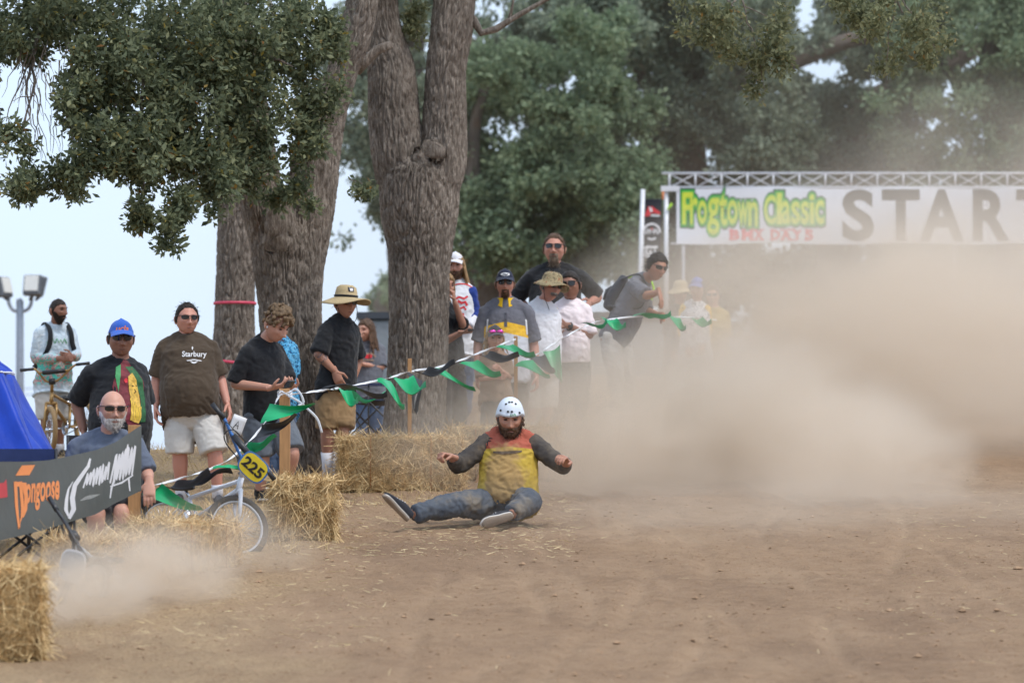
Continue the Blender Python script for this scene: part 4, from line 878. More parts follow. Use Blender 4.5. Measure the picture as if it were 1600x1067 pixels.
# 2 man in blue cap
def x2(c):
    print_cap(c, 'ucla', .085, C_ORG)
    u, v = c['sh'], c['up']; o = c['top']
    def el(cx, cy, rx, ry, n=22, wob=.15): return [(cx + rx * math.cos(t) * (1 + wob * math.sin(3 * t + cx * 40)), cy + ry * math.sin(t) * (1 + wob * math.cos(4 * t + cy * 30))) for t in np.linspace(0, 6.283, n, endpoint=False)]
    k = dict(u=u, v=v)
    front_print(c, 'print', polys(el(0, -.02, .125, .25)), 206, 612, P_MAR, off=.004, **k)
    front_print(c, 'print', polys([(-.02, .20), (.05, .20), (.12, .10), (.13, -.05), (.12, -.24), (.07, -.24), (.085, -.05), (.06, .08)]), 206, 612, P_DGR, off=.007, **k)
    front_print(c, 'print', polys([(-.11, .13), (-.09, .2), (-.05, .22), (-.07, .12), (-.09, .0)]), 206, 612, P_GRN, off=.007, **k)
    front_print(c, 'print', polys([(-.01, .12), (.03, .15), (.06, .09), (.075, -.03), (.08, -.2), (.055, -.25), (.02, -.24), (-.02, -.22), (.0, -.08), (-.01, .02)]), 206, 612, P_GOLD, off=.010, **k)
    front_print(c, 'print', merge2d(*[stroke2d([(x, -.05 - .02 * i), (x + .006, -.12), (x - .004 + .01 * math.sin(i), -.22)], .007) for i, x in enumerate(np.linspace(-.005, .075, 6))]), 206, 612, P_YEL, off=.013, **k)
    front_print(c, 'print', polys(el(-.028, .09, .014, .02, 12)), 206, 612, P_RED, off=.010, **k)
    front_print(c, 'print', merge2d(stroke2d([(.012, .05), (.03, .045)], .006), stroke2d([(.05, .05), (.062, .045)], .006), stroke2d([(.035, .02), (.045, .0), (.03, -.01)], .006)), 206, 612, C_BLK, off=.013, **k)
def print_cap(c, txt, w, m, dz=.083):
    p = c['face']([[0, -.16, dz]])[0]; print_on('lettering', c['cap'], text_size(txt, w=w * c['hs'], bold=.015, shear=.2), p, c['R'] @ HX, c['R'] @ np.array([0, .45, 1.]), m, .0035, c['R'] @ np.array([0, 1., -.1]), .015)
C_CAMO = cloth_custom('grey camouflage cloth', lambda n, l, co: _ramp(n, l, _noise(n, l, co, 9, 3, .5, 1.0), [(.42, lin(88, 92, 84)), (.5, lin(128, 126, 114)), (.58, lin(70, 74, 70))]))
c2 = person('heavy man in blue cap and black shirt with a colourful lion print', 29.6, 186, (189, 530, 54, 12, 4, 0), dict(n=(188, 567, .02), sa=(143, 585, -.06), ea=(120, 628, .10), wa=(131, 674, .02), sb=(214, 583, .10), eb=(226, 634, .22), wb=(222, 680, .12), ha=(163, 700, -.02), hb=(206, 700, .06), ka=(166, 764, -.06), kb=(206, 762, .02)),
    (.205, .15, .235, .20, .05, .20, .16), (C_BLK, 'tee', .025, .80, -.14), (C_CAMO, 'long shorts', .035), SK_D, SH_W, (H_DK, dict(front=.05, side=-.01, thick=.004, rough=.001)), glasses=(M_BLK, M_LENS, 1.0), hat=cap(C_BLUE, C_BLUE), arm=1.2, leg=1.15, extra=x2, fat=1.14, hands=dict(a=dict(hide=False, curl=.8)))
# 3 seated bald man
c3 = person('bald seated man with white beard and wraparound sunglasses in slate shirt', 27.3, 165, (176, 641, 60, 16, 4, 0), dict(n=(168, 682, .04), sa=(122, 700, .05), ea=(108, 762, .0), wa=(136, 792, -.30), sb=(209, 695, .02), eb=(230, 740, -.06), wb=(233, 752, -.30), ha=(146, 780, .10), hb=(188, 780, .10), ka=(151, 803, -.36), kb=(191, 800, -.30), aa=(146, 868, -.30), ab=(190, 862, -.24)),
    (.20, .14, .22, .18, .04, .19, .15), (C_SLATE, 'tee', .022, .82, -.02), (C_CHAR, 'shorts', .03), SK_F, SH_B, None, (H_WH, 'full', .005), (M_BLK, M_LENS, .85), arm=1.12, leg=1.1, fat=1.1, hands=dict(a=dict(curl=.6), b=dict(dir=(.05, -.4, -1), nrm=(0, 1, 0), curl=.25)))
# 4 man in brown shirt
def x4(c):
    front_print(c, 'lettering', text_size('Starbury', w=.205, h=.062, bold=.02), 303, 554, P_WHT, off=.006)
    front_print(c, 'print', merge2d(*[stroke2d([(x, y), (x + .012, y - .006)], .006) for x, y in zip(np.linspace(-.06, .05, 11), .004 * np.cos(np.linspace(-3, 3, 11)) - .0)], stroke2d([(-.03, -.012), (0, -.022), (.03, -.012)], .007), stroke2d([(-.02, -.024), (0, -.03), (.02, -.024)], .006)), 303, 562, P_WHT, off=.006)
    front_print(c, 'print', merge2d(stroke2d([(0, .014), (0, -.014)], .007), stroke2d([(-.008, .004), (.008, .004)], .005)), 300, 543.5, P_WHT, off=.006)
c4 = person('big man in brown lettered T-shirt and pale shorts walking by the straight oak', 32, 300, (292, 499, 48, 18, 2, 0), dict(n=(291, 529, .0), sa=(258, 545, 0), ea=(245, 592, .03), wa=(244, 634, -.03), sb=(327, 545, .02), eb=(343, 590, .05), wb=(355, 630, -.06), ha=(280, 645, 0), hb=(318, 645, 0), ka=(281, 712, -.02), kb=(336, 710, -.12), aa=(283, 774, .05), ab=(340, 770, -.08)),
    (.215, .145, .225, .19, .05, .20, .16), (C_BRN, 'tee', .026, .82, -.13), (C_SAND, 'shorts', .045), SK_R, SH_W, (H_DK, dict(front=.088, side=.004, back=-.07, thick=.009, rough=.003)), glasses=(M_BLK, M_LENS, .85), arm=1.16, leg=1.12, fat=1.08, extra=x4, hands=dict(a=dict(curl=.35), b=dict(curl=.3)))
# 5 youth with phone
def curls(c, m, n=150, top=.02, r=(.011, .019), lift=.022):
    g = G(); k = 0
    while k < n:
        a = RNG.uniform(0, 6.283); zz = RNG.uniform(.0, 1) ** .7; w = abs((a + math.pi) % 6.283 - math.pi); lim = np.interp(w, [0, .7, 1.4, 3.14], [.42, .36, .05, -.35]); el = lim + (1 - lim) * zz
        rr = math.sqrt(max(0, 1 - el * el)); q = np.array([math.sin(a) * rr * .077, -math.cos(a) * rr * .097, el * .116]); q *= 1 + lift / np.linalg.norm(q) * (.4 + 1.2 * max(0, el)); s_ = RNG.uniform(*r); g.ell(c['face']([q])[0] + RNG.normal(size=3) * .004, (s_ * 1.2, s_ * .9, s_), None, 8, 6); k += 1
    V, Fc = g.arr(); me = remesh(V, Fc, .006, 1, 'hair'); folds(me, .004, 3); mk('hair', me, m, c['root'])
def phone(c, pos, R, label):
    rt = empty('phone', Vector(c['b']) + Vector(pos), label, 'phone'); g = G(); g.box((0, 0, 0), (.037, .0045, .075), R); g.build('phone_case', M_BLK, rt, False); g = G(); g.box(R @ np.array([0, -.0052, 0]), (.034, .0008, .071), R); g.build('screen', M_LENS, rt, False)
def x5(c):
    curls(c, H_CURL, 190, lift=.030)
    phone(c, c['pt']((452, 600, -.36)), Rm(20, 70, 0), 'black phone in the hands of the curly-haired youth')
    g = G(); e = c['face']([[-.084, .0, -.012]])[0]; g.ell(e, (.008, .007, .012)); g.build('earbud', P_WHT, c['root'])
c5 = person('curly-haired youth in black T-shirt and grey shorts looking down at a phone', 32.5, 415, (432, 509, 50, 46, 30, 0, -.12), dict(n=(411, 535, .0), sa=(388, 552, -.12), ea=(367, 600, -.12), wa=(424, 606, -.34), sb=(432, 550, .15), eb=(450, 596, .06), wb=(458, 606, -.20), ha=(396, 650, -.06), hb=(432, 650, .06), ka=(410, 718, -.10), kb=(457, 708, -.16), aa=(406, 772, .0), ab=(443, 768, .12)),
    (.185, .125, .185, .14, .02, .175, .14), (C_BLK, 'tee', .028, .86, -.10), (C_GSH, 'shorts', .04), SK_F, SH_B, None, arm=1.08, leg=1.12, extra=x5, hands=dict(a=dict(dir=(1, -.25, .22), nrm=(0, .2, 1), curl=.5), b=dict(dir=(-.2, -1, .2), nrm=(-.2, .2, 1), curl=.5)), fat=1.02, brow=(.06, .045, .035))
# 6 person in the blue patterned shirt behind the youth
C_HAW = cloth_custom('blue patterned shirt', lambda n, l, co: _ramp(n, l, _noise(n, l, co, 26, 3, .6, .8), [(.38, lin(30, 60, 96)), (.46, lin(70, 150, 196)), (.56, lin(110, 178, 214)), (.62, lin(44, 84, 124))]))
def x6(c):
    g = [(.030 * math.cos(t), .030 * math.sin(t)) for t in np.linspace(0, 6.28, 16, endpoint=False)]
    front_print(c, 'print', polys(g), 443, 562, C_NAVY, off=.004); front_print(c, 'print', merge2d(stroke2d([(-.024, .010), (.024, .014)], .014), stroke2d([(-.018, -.012), (.026, -.008)], .014)), 443, 562, P_WHT, off=.007)
c6 = person('person in blue patterned shirt mostly hidden behind the curly-haired youth', 33.75, 440, (436, 508, 40, 10, 5, 0), dict(n=(436, 532), sa=(415, 544), ea=(408, 592), wa=(412, 634), sb=(455, 546), eb=(458, 588, .02), wb=(452, 632, -.05), ha=(424, 632), hb=(446, 632), ka=(424, 692), kb=(446, 692)),
    (.15, .11, .15, .12, .02, .15, .12), (C_HAW, 'tee', .02, .8, -.12), (C_DEN, 'pants', .02), SK_F, SH_B, (H_BR, dict(thick=.012)), extra=x6, arm=.9, leg=.9)
# 7 straw hat man
M_STRAWHAT = mat('woven straw hat', lin(186, 166, 128), .8, var=.25, scale=160, bump=.6, bscale=220, bdist=.003); C_UND = cloth('dark patterned hat lining', lin(66, 58, 50), .5)
def x7(c):
    o = c['cap']; p = c['face']([[0, -.2, .115]])[0]
    print_on('badge', o, polys([(-.03, .02), (-.012, .014), (.0, .024), (.012, .014), (.03, .02), (.026, -.022), (-.026, -.022)]), p, c['R'] @ HX, c['R'] @ HZ, C_NAVY, .004); print_on('badge', o, polys([(-.018, .010), (.018, .010), (.014, -.016), (-.014, -.016)]), p, c['R'] @ HX, c['R'] @ HZ, P_WHT, .007)
    g = G(); q = spline([c['face']([[.079, -.01, .03]])[0], c['face']([[.082, -.05, -.06]])[0], c['face']([[.05, -.09, -.135]])[0], c['face']([[.0, -.07, -.15]])[0], c['face']([[-.05, -.05, -.12]])[0], c['face']([[-.079, 0, .02]])[0]], 5); g.tube(q, [.0028] * len(q), 6); g.build('chin_cord', C_BLK, c['root'])
    # tattoo: ink bands on the near forearm
    for u0, u1 in ((.93, 1.02), (1.1, 1.26), (1.34, 1.5)):
        g = G(); pa = arm_path(c['K'], 'a', u0, u1, 5); g.tube(pa, list(np.interp(np.linspace(u0, u1, 5), *ARM_R) * 1.08 + .0025), 14, None, False); g.build('tattoo', MATS.get('tattoo ink') or tattoo(), c['root'])
def tattoo():
    m, n, l = new_mat('tattoo ink'); p = n.new('ShaderNodeBsdfPrincipled'); o = n.new('ShaderNodeOutputMaterial'); co = _coord(n, l)
    l.new(_ramp(n, l, _noise(n, l, co, 34, 3, .6, 1.2), [(.44, lin(112, 96, 92)), (.52, lin(178, 126, 104)), (.6, lin(184, 132, 108))]), p.inputs['Base Color']); p.inputs['Roughness'].default_value = .5; l.new(p.outputs[0], o.inputs[0]); MATS['tattoo ink'] = m; return m
c7 = person('man in wide straw hat, black T-shirt, tan shorts and long white socks', 34.3, 520, (540, 475, 46, 26, 2, 3), dict(n=(533, 501, .0), sa=(511, 516, -.14), ea=(498, 554, -.22), wa=(523, 580, -.20), sb=(549, 517, .13), eb=(560, 562, .22), wb=(549, 602, .10), ha=(513, 606, -.05), hb=(537, 606, .07), ka=(511, 672, -.05), kb=(536, 672, -.04), aa=(512, 744, .0), ab=(527, 746, -.10)),
    (.172, .12, .165, .125, .015, .165, .125), (C_BLK, 'tee', .024, .8, -.12), (C_KHK, 'shorts', .035), SK_T, (M_SHOE, M_SOLE, (C_WHT, .52)), (H_BR, dict(front=.06, thick=.006)), glasses=(M_BLK, M_LENS, .95), hat=brim_hat(M_STRAWHAT, .094, .105, .115, .022, wave=.016, band=C_BLK, name='straw_hat', tilt=.012), arm=1.08, leg=1.02, extra=x7, hands=dict(a=dict(dir=(.35, -.1, -.8), nrm=(.2, 1, .1), curl=.35), b=dict(curl=.4)))
# 8 woman on the phone beyond the crest
def long_hair(c, m, n=34, length=.30, seed=1, side=1, back=True):
    g = G(); r = np.random.default_rng(seed)
    for k in range(n):
        a = r.uniform(1.15, 5.13); el = r.uniform(-.1, .75); rr = math.sqrt(1 - el * el); q = np.array([math.sin(a) * rr * .080, -math.cos(a) * rr * .100, el * .118])
        p0 = c['face']([q])[0]; p1 = c['face']([q * 1.16 + np.array([0, .01, -.06])])[0]; L = length * r.uniform(.75, 1.1); out = (p1 - c['hc']) * np.array([1, 1, 0]) * .35
        p2 = p1 + out * .4 + np.array([r.normal() * .01, r.normal() * .01, -L * .5]); p3 = p2 + np.array([r.normal() * .025 + .01 * side, r.normal() * .02, -L * .5]); q2 = spline([p0, p1, p2, p3], 4); g.tube(q2, list(np.linspace(.017, .005, len(q2))), 7)
    V, Fc = g.arr(); me = remesh(V, Fc, .0065, 2, 'long_hair'); mk('long_hair', me, m, c['root'])
def x8(c):
    long_hair(c, H_BR, 44, .30, 2); phone(c, c['face']([[-.10, -.04, -.02]])[0], Rm(-60, 0, 12), 'phone held to the ear of the long-haired woman')
    front_print(c, 'print', polys([(.05 * math.cos(t), .032 * math.sin(t)) for t in np.linspace(0, 6.28, 16, endpoint=False)]), 575, 556, P_RED, off=.006); front_print(c, 'print', merge2d(stroke2d([(-.09, -.01), (-.05, .03), (.05, .03), (.09, -.01)], .02), stroke2d([(-.07, -.05), (.07, -.05)], .02)), 575, 556, mat('faded tan print', lin(150, 128, 112), .8, var=.3, scale=60), off=.006)
c8 = person('long-haired woman in faded grey T-shirt talking on a phone beyond the crest', 46, 577, (572, 517, 34, -34, 2, 4), dict(n=(577, 538, .02), sa=(562, 546, -.04), ea=(555, 570, -.14), wa=(561, 532, -.16), sb=(595, 547, .06), eb=(597, 574, -.02), wb=(563, 568, -.20), ha=(566, 618, 0), hb=(588, 618, 0), ka=(566, 666, -.02), kb=(588, 666, .02)),
    (.150, .11, .14, .115, .02, .155, .12), (C_GRY, 'tee', .024, .85, -.14), (C_DEN, 'pants', .015), SK_F, SH_B, (H_BR, dict(front=.066, side=-.03, back=-.09, thick=.014)), arm=.88, leg=.95, extra=x8, hands=dict(a=dict(dir=(.25, .1, 1), nrm=(1, .2, 0), curl=.55), b=dict(dir=(-1, -.1, -.1), nrm=(0, 1, .2), curl=.5)), brow=(.06, .045, .035))
# 9 dark-shirted photographer half behind the forked oak
def x9(c): phone(c, c['pt']((737, 517, -.40)), Rm(0, 80, 0), 'phone held out flat beside the grey polo sleeve'); long_hair(c, H_BL, 26, .13, 5)
c9 = person('person in black shirt half hidden by the forked oak holding out a phone', 37.3, 700, (694, 448, 42, 35, 4, 0), dict(n=(692, 478, .05), sa=(679, 494, -.14), ea=(694, 534, -.26), wa=(722, 519, -.36), sb=(706, 492, .10), eb=(723, 508, -.10), wb=(710, 470, -.18), ha=(686, 572, -.03), hb=(708, 572, .06), ka=(693, 632, -.08), kb=(717, 630, .02)),
    (.165, .12, .165, .13, .02, .165, .13), (C_BLK, 'tee', .024, .82, -.12), (C_DKJ, 'pants', .02), SK_T, SH_B, (H_BL, dict(front=.06, side=-.02, thick=.014)), arm=.98, extra=x9, hands=dict(a=dict(dir=(1, -.2, .02), nrm=(0, 0, 1), curl=.25), b=dict(dir=(-.15, -.2, 1), nrm=(-1, .3, 0), curl=.7)))
# 10 long-haired man in the white cap
C_JWB = cloth_custom('white jersey body', lambda n, l, co: _ramp(n, l, _noise(n, l, co, 5, 3), [(.3, lin(216, 218, 224)), (.7, lin(230, 232, 236))])); C_JBL = cloth('blue jersey sleeve', lin(44, 66, 140))
def crab(k=1.0):
    S = [stroke2d([(-.05, .03), (-.02, .05), (.02, .035), (.05, .055)], .016), stroke2d([(-.03, .02), (.0, .0), (.03, .01), (.045, -.02)], .02), stroke2d([(-.045, -.02), (-.015, -.045), (.02, -.03), (.035, -.055)], .016), stroke2d([(-.05, .0), (-.03, -.01)], .014)]
    v, f = merge2d(*S); return v * k, f
def x10(c):
    long_hair(c, H_BL, 30, .24, 8); front_print(c, 'print', crab(1.3), 721, 473, P_RED, off=.006); front_print(c, 'lettering', text_size('FAR', w=.15, h=.045, bold=.03), 716, 492, P_RED, off=.006)
    v = stroke2d([(.16 * math.cos(t), .03 + .14 * math.sin(t)) for t in np.linspace(.2, 2.9, 16)], .012); front_print(c, 'print', v, 721, 468, P_RED, off=.006)
    for s in 'ab':
        g = G(); pa = arm_path(c['K'], s, 1.45, 1.94, 6); g.tube(pa, list(np.interp(np.linspace(1.45, 1.94, 6), *ARM_R) + .016), 14); g.build('cuff', C_WHT, c['sleeve'][s])
c10 = person('long-haired bearded man in white cap and blue-sleeved white racing jersey', 38.6, 716, (712, 416, 38, -8, 3, 0), dict(n=(713, 443, .03), sa=(690, 457, 0), ea=(684, 492), wa=(700, 512, -.2), sb=(735, 457, 0), eb=(743, 492, .02), wb=(732, 512, -.16), ha=(702, 545), hb=(724, 545), ka=(702, 600), kb=(726, 600)),
    (.175, .12, .165, .125, .02, .165, .125), (C_JWB, 'split', .022, 1.6, -.16, .0065, C_JBL), (C_DEN, 'pants', .02), SK_F, SH_W, (H_BL, dict(front=.05, side=-.03, back=-.09, thick=.010)), (H_BR, 'full', .010), hat=cap(C_WHT, C_WHT), extra=x10, hands=dict(a=dict(curl=.5), b=dict(dir=(-.5, -.5, .1), nrm=(0, 1, 0), curl=.6)))
# 11 grey polo
def polo_cols(n, l, co):
    sx = n.new('ShaderNodeSeparateXYZ'); l.new(co, sx.inputs[0]); r = n.new('ShaderNodeValToRGB'); r.color_ramp.interpolation = 'CONSTANT'; mr = n.new('ShaderNodeMapRange')
    arch = _math(n, l, 'MULTIPLY', _math(n, l, 'ABSOLUTE', sx.outputs[0]), .22); l.new(_math(n, l, 'ADD', sx.outputs[2], arch), mr.inputs[0]); mr.inputs[1].default_value = 0; mr.inputs[2].default_value = 2
    l.new(mr.outputs[0], r.inputs[0]); e = r.color_ramp.elements; e[0].position = 0; e[0].color = (*lin(204, 206, 214), 1); e[1].position = POLO[0] / 2; e[1].color = (*lin(238, 186, 44), 1); q = e.new(POLO[1] / 2); q.color = (*lin(106, 106, 114), 1); return r.outputs[0]
_b = gpt(790, 36.4); _zz = lambda py: (HY - py) / F * 36.4 - _b.z
POLO = (_zz(522), _zz(504)); C_POLO = cloth_custom('grey polo with yellow band', polo_cols)
def x11(c):
    N, fw, up, s = c['N'], c['fw'], c['up'], c['sh']
    for sg in (-1, 1):      # collar leaves
        V = [];
        for k in range(9):
            a = 2.4 * k / 8 + .28; p = N + up * (.020 - .006 * math.cos(a)) + fw * math.cos(a) * .092 + s * sg * math.sin(a) * .086; dn = .056 + .012 * (k == 0); o_ = fw * math.cos(a) * .032 + s * sg * math.sin(a) * .034; V += [p + up * .022, p + o_ * .5 - up * (dn * .45), p + o_ - up * dn]
        q = [[k * 3 + j, k * 3 + j + 1, (k + 1) * 3 + j + 1, (k + 1) * 3 + j] for k in range(8) for j in range(2)]; V = np.array(V); V2 = V + fw * .004 + up * .004; n0 = len(V)
        g = G(); g.add(np.concatenate([V, V2]), q + [[i + n0 for i in f[::-1]] for f in q]); g.build('collar', C_YEL, c['root'])
    front_print(c, 'placket', stroke2d([(0, .05), (0, -.09)], .03), 790, 496, cloth('polo placket', lin(88, 88, 96)), off=.004)
    for py in (490, 499): 
        g = [(.006 * math.cos(t), .006 * math.sin(t)) for t in np.linspace(0, 6.28, 10, endpoint=False)]; front_print(c, 'button', polys(g), 790, py, C_CHAR, off=.008)
    for sg, px in ((-1, 762), (1, 822)): front_print(c, 'sleeve_piping', stroke2d([(0, .05), (sg * .012, -.10)], .016), px, 506, P_WHT, off=.006)
    print_on('emblem', c['cap'], polys([(.045 * math.cos(t), .017 * math.sin(t)) for t in np.linspace(0, 6.28, 20, endpoint=False)]), c['face']([[0, -.2, .085]])[0], c['R'] @ HX, c['R'] @ HZ, P_WHT, .004)
    print_on('emblem', c['cap'], merge2d(stroke2d([(-.028, -.004), (-.01, .006), (.01, -.002), (.028, .004)], .006), stroke2d([(-.02, -.010), (.02, -.010)], .004)), c['face']([[0, -.2, .085]])[0], c['R'] @ HX, c['R'] @ HZ, C_NAVY, .007)
c11 = person('man in grey polo with yellow collar and band, dark cap and sunglasses', 36.4, 790, (789, 444, 41, 2, 2, 0), dict(n=(790, 473, .02), sa=(761, 489, 0), ea=(747, 538, .04), wa=(746, 586, -.05), sb=(821, 489, 0), eb=(834, 538, .04), wb=(838, 588, -.05), ha=(775, 592, 0), hb=(807, 592, 0), ka=(775, 655, 0), kb=(808, 655, 0)),
    (.20, .135, .195, .15, .03, .185, .14), (C_POLO, 'polo', .025, .78, -.12, .0065, cloth('polo sleeve', lin(106, 106, 114))), (C_CHAR, 'shorts', .03), SK_R, SH_W, (H_BR, dict(front=.05, side=-.01, thick=.005)), (H_BR, 'goatee', .006), (M_BLK, M_LENS, 1.05), hat=cap(C_NAVY, C_NAVY), arm=1.12, leg=1.05, extra=x11, fat=1.03)
# 12 child
M_GOG = mat('pink mirrored goggle lens', lin(214, 60, 160), .15, .6, var=.5, scale=30)
def x12(c):
    for sx in (-1, 1):
        g = G(); g.ell(c['face']([[sx * .036, -.100, .072]])[0], (.034 * c['hs'], .014 * c['hs'], .018 * c['hs']), c['R'], 14, 8); g.build('goggle_lens', M_GOG, c['root'])
    long_hair(c, H_BL, 24, .12, 12)
c12 = person('child in dark cap with pink mirrored glasses on its brim at the rope', 35.7, 775, (773, 530, 38, 10, 2, 0), dict(n=(773, 553, .02), sa=(757, 563, 0), ea=(752, 592, -.04), wa=(776, 590, -.18), sb=(790, 563, 0), eb=(797, 590, -.02), wb=(782, 578, -.20), ha=(766, 625), hb=(784, 625), ka=(766, 680), kb=(785, 680)),
    (.125, .10, .125, .10, .02, .125, .10), (cloth('tan cotton', lin(150, 124, 104)), 'tee', .02, .8, -.12), (C_CHAR, 'shorts', .03), SK_F, SH_B, (H_BL, dict(front=.055, side=-.03, thick=.008)), hat=cap(C_CHAR, C_CHAR), arm=.72, leg=.78, extra=x12, brow=(.12, .09, .06))
# 13 bucket hat man
C_BHAT = cloth_custom('camouflage sun hat', lambda n, l, co: _ramp(n, l, _noise(n, l, co, 22, 3, .5, .8), [(.4, lin(120, 108, 84)), (.5, lin(168, 152, 120)), (.58, lin(140, 128, 96)), (.66, lin(150, 96, 72))]))
def x13(c):
    g = G(); q = spline([c['face']([[-.078, .0, .02]])[0], c['face']([[-.07, -.06, -.10]])[0], c['N'] + c['fw'] * .12 - c['up'] * .05, c['N'] + c['fw'] * .15 - c['up'] * .14], 5); g.tube(q, [.003] * len(q), 6); g.build('chin_cord', C_BLK, c['root'])
c13 = person('man in camouflage sun hat and white T-shirt with a drooping moustache', 37.3, 842, (861, 449, 43, 26, 4, 10, -.06), dict(n=(847, 474, .02), sa=(827, 489, -.05), ea=(820, 536, .0), wa=(832, 578, -.08), sb=(862, 490, .10), eb=(868, 532, .1), wb=(862, 566, -.1), ha=(830, 582, -.03), hb=(856, 582, .05), ka=(830, 640), kb=(856, 640)),
    (.18, .13, .18, .15, .03, .175, .14), (C_WHT, 'tee', .025, .85, -.12), (C_SAND, 'shorts', .03), SK_R, SH_W, (H_GR, dict(front=.05, side=-.01, thick=.006)), (H_GR, 'moustache', .009), (M_BLK, M_LENS, 1.0), hat=brim_hat(C_BHAT, .092, .085, .070, .026, wave=.018, name='sun_hat'), extra=x13, arm=1.02)
# 14 woman with the cup
def x14(c):
    p = c['pt']((866, 507, -.30)); rt = empty('drink_cup', Vector(c['b']) + Vector(p) + Vector((0, 0, -.085)), 'clear plastic cup of yellow drink with a yellow straw', 'cup')
    g = G(); g.tube([(0, 0, 0), (0, 0, .002), (0, 0, .06), (0, 0, .13), (0, 0, .135)], [.028, .031, .036, .042, .0425], 20, None, True); g.build('cup_body', mat('clear plastic cup', (.75, .75, .8), .15, var=.05, trans=.85), rt)
    g = G(); g.tube([(0, 0, .004), (0, 0, .06)], [.029, .034], 18); g.build('drink', P_YEL, rt); g = G(); g.tube([(-.01, 0, .01), (.0, 0, .12), (.028, -.005, .25)], [.005] * 3, 8); g.build('straw', mat('yellow straw plastic', lin(238, 214, 60), .4, var=.05), rt)
    g = G(); wp = c['K']['wb']; e = c['K']['eb']; dr = (e - wp) / np.linalg.norm(e - wp); g.torus(wp + dr * .045, dr, .037, .010, 20, 8, 1.4); g.ell(wp + dr * .045 + np.array([0, -.040, .0]), (.018, .008, .02)); g.build('wristwatch', MATS['black plastic'], c['root'])
c14 = person('dark-haired woman in sunglasses and pale pink T-shirt holding a drink', 37.8, 890, (891, 446, 43, -14, 2, -4), dict(n=(889, 474, .03), sa=(868, 487, 0), ea=(858, 528, -.02), wa=(866, 522, -.22), sb=(913, 486, 0), eb=(922, 524, -.03), wb=(885, 508, -.22), ha=(876, 560), hb=(906, 560), ka=(876, 620), kb=(907, 620)),
    (.175, .135, .175, .15, .03, .18, .145), (C_PINK, 'tee', .024, .85, -.10), (C_DKJ, 'pants', .025), SK_D, SH_B, (H_DK, dict(front=.068, side=-.01, back=-.08, thick=.010, rough=.001)), None, (M_BLK, M_LENS, 1.05), arm=1.05, extra=x14, fat=1.06, hands=dict(a=dict(dir=(.2, -.6, .5), nrm=(.6, .5, .3), curl=.7), b=dict(dir=(-1, -.3, .02), nrm=(0, 1, .1), curl=.75)))
# 15 big man in black
c15 = person('very broad man in black T-shirt with grey goatee, hands on hips, standing behind', 39.6, 868, (866, 389, 45, -4, -2, 0), dict(n=(867, 419, .02), sa=(832, 434, 0), ea=(806, 466, .10), wa=(836, 492, .06), sb=(905, 434, 0), eb=(934, 464, .10), wb=(921, 474, -.08), ha=(846, 530), hb=(890, 530), ka=(846, 590), kb=(891, 590)),
    (.245, .17, .255, .22, .05, .22, .18), (C_BLK, 'tee', .028, .86, -.12), (C_CHAR, 'long shorts', .03), SK_R, SH_B, (H_BR, dict(front=.080, side=.0, thick=.007)), (H_GOAT, 'goatee', .014), (M_BLK, M_LENS, .95), arm=1.32, leg=1.25, fat=1.12, hands=dict(a=dict(dir=(.6, -.3, -.2), nrm=(.3, 1, 0), curl=.4), b=dict(dir=(-.2, -.8, -.35), nrm=(-1, .2, 0), curl=.6)))
# 16 leaning man
def x16(c): back_pack(c, cloth('dark slate pack cloth', lin(54, 60, 70)), 950, 455, .2, .12, .20, 'dark backpack with lime strap on the leaning man in grey', accent=mat('lime strap', lin(168, 220, 40), .6, var=.1))
c16 = person('man in grey T-shirt leaning over the rope and pointing down', 39, 962, (1026, 418, 41, 28, 14, 8, -.15), dict(n=(1004, 437, .0), sa=(990, 446, -.15), ea=(1010, 462, -.36), wa=(1030, 456, -.48), sb=(1002, 444, .14), eb=(1010, 486, .1), wb=(1030, 492, -.1), ha=(952, 526, -.08), hb=(970, 526, .08), ka=(962, 588, -.12), kb=(980, 588, .06)),
    (.175, .125, .17, .14, .02, .17, .135), (C_GRY, 'tee', .024, .82, -.10), (C_SAND, 'pants', .02), SK_T, SH_B, (H_DK, dict(front=.070, side=-.005, back=-.06, thick=.014, rough=.004)), None, (M_BLK, M_LENS, .95), arm=1.08, extra=x16, hands=dict(b=dict(curl=.5), a=dict(dir=(.25, -.35, -1), nrm=(-.6, .3, 0), curl=.25)))
# 17-19 spectators nearly lost in the dust
C_BALL = cloth_custom('black and white patterned jersey', lambda n, l, co: _ramp(n, l, _noise(n, l, co, 20, 1, .5), [(.45, lin(226, 226, 228)), (.5, lin(40, 44, 52)), (.55, lin(222, 222, 226))]))
dim = (.165, .12, .165, .13, .02, .165, .125)
def stand(px, py, w=26): return dict(n=(px, py + 24), sa=(px - w * .6, py + 32), ea=(px - w * .75, py + 66), wa=(px - w * .5, py + 90, -.12), sb=(px + w * .6, py + 32), eb=(px + w * .75, py + 66), wb=(px + w * .5, py + 88, -.14), ha=(px - 9, py + 108), hb=(px + 9, py + 108), ka=(px - 9, py + 158), kb=(px + 9, py + 158))
person('spectator in straw sun hat standing in the dust left of the gate post', 45.5, 1063, (1063, 458, 32, 10, 5, 0), stand(1063, 458), dim, (C_CHAR, 'tee', .022, .85, -.12), (C_SAND, 'shorts', .03), SK_T, SH_B, (H_BR, dict()), glasses=(M_BLK, M_LENS, .9), hat=brim_hat(M_STRAWHAT, .090, .10, .07, .03, name='straw_hat'))
person('spectator in blue cap and black-and-white patterned jersey in the dust', 44.6, 1088, (1090, 452, 33, -20, 4, 0), stand(1086, 452), dim, (C_BALL, 'split', .022, 1.5, -.12, .0065, C_YEL), (C_NAVY, 'pants', .02), SK_T, SH_B, (H_DK, dict()), hat=cap(C_BLUE, C_BLUE))
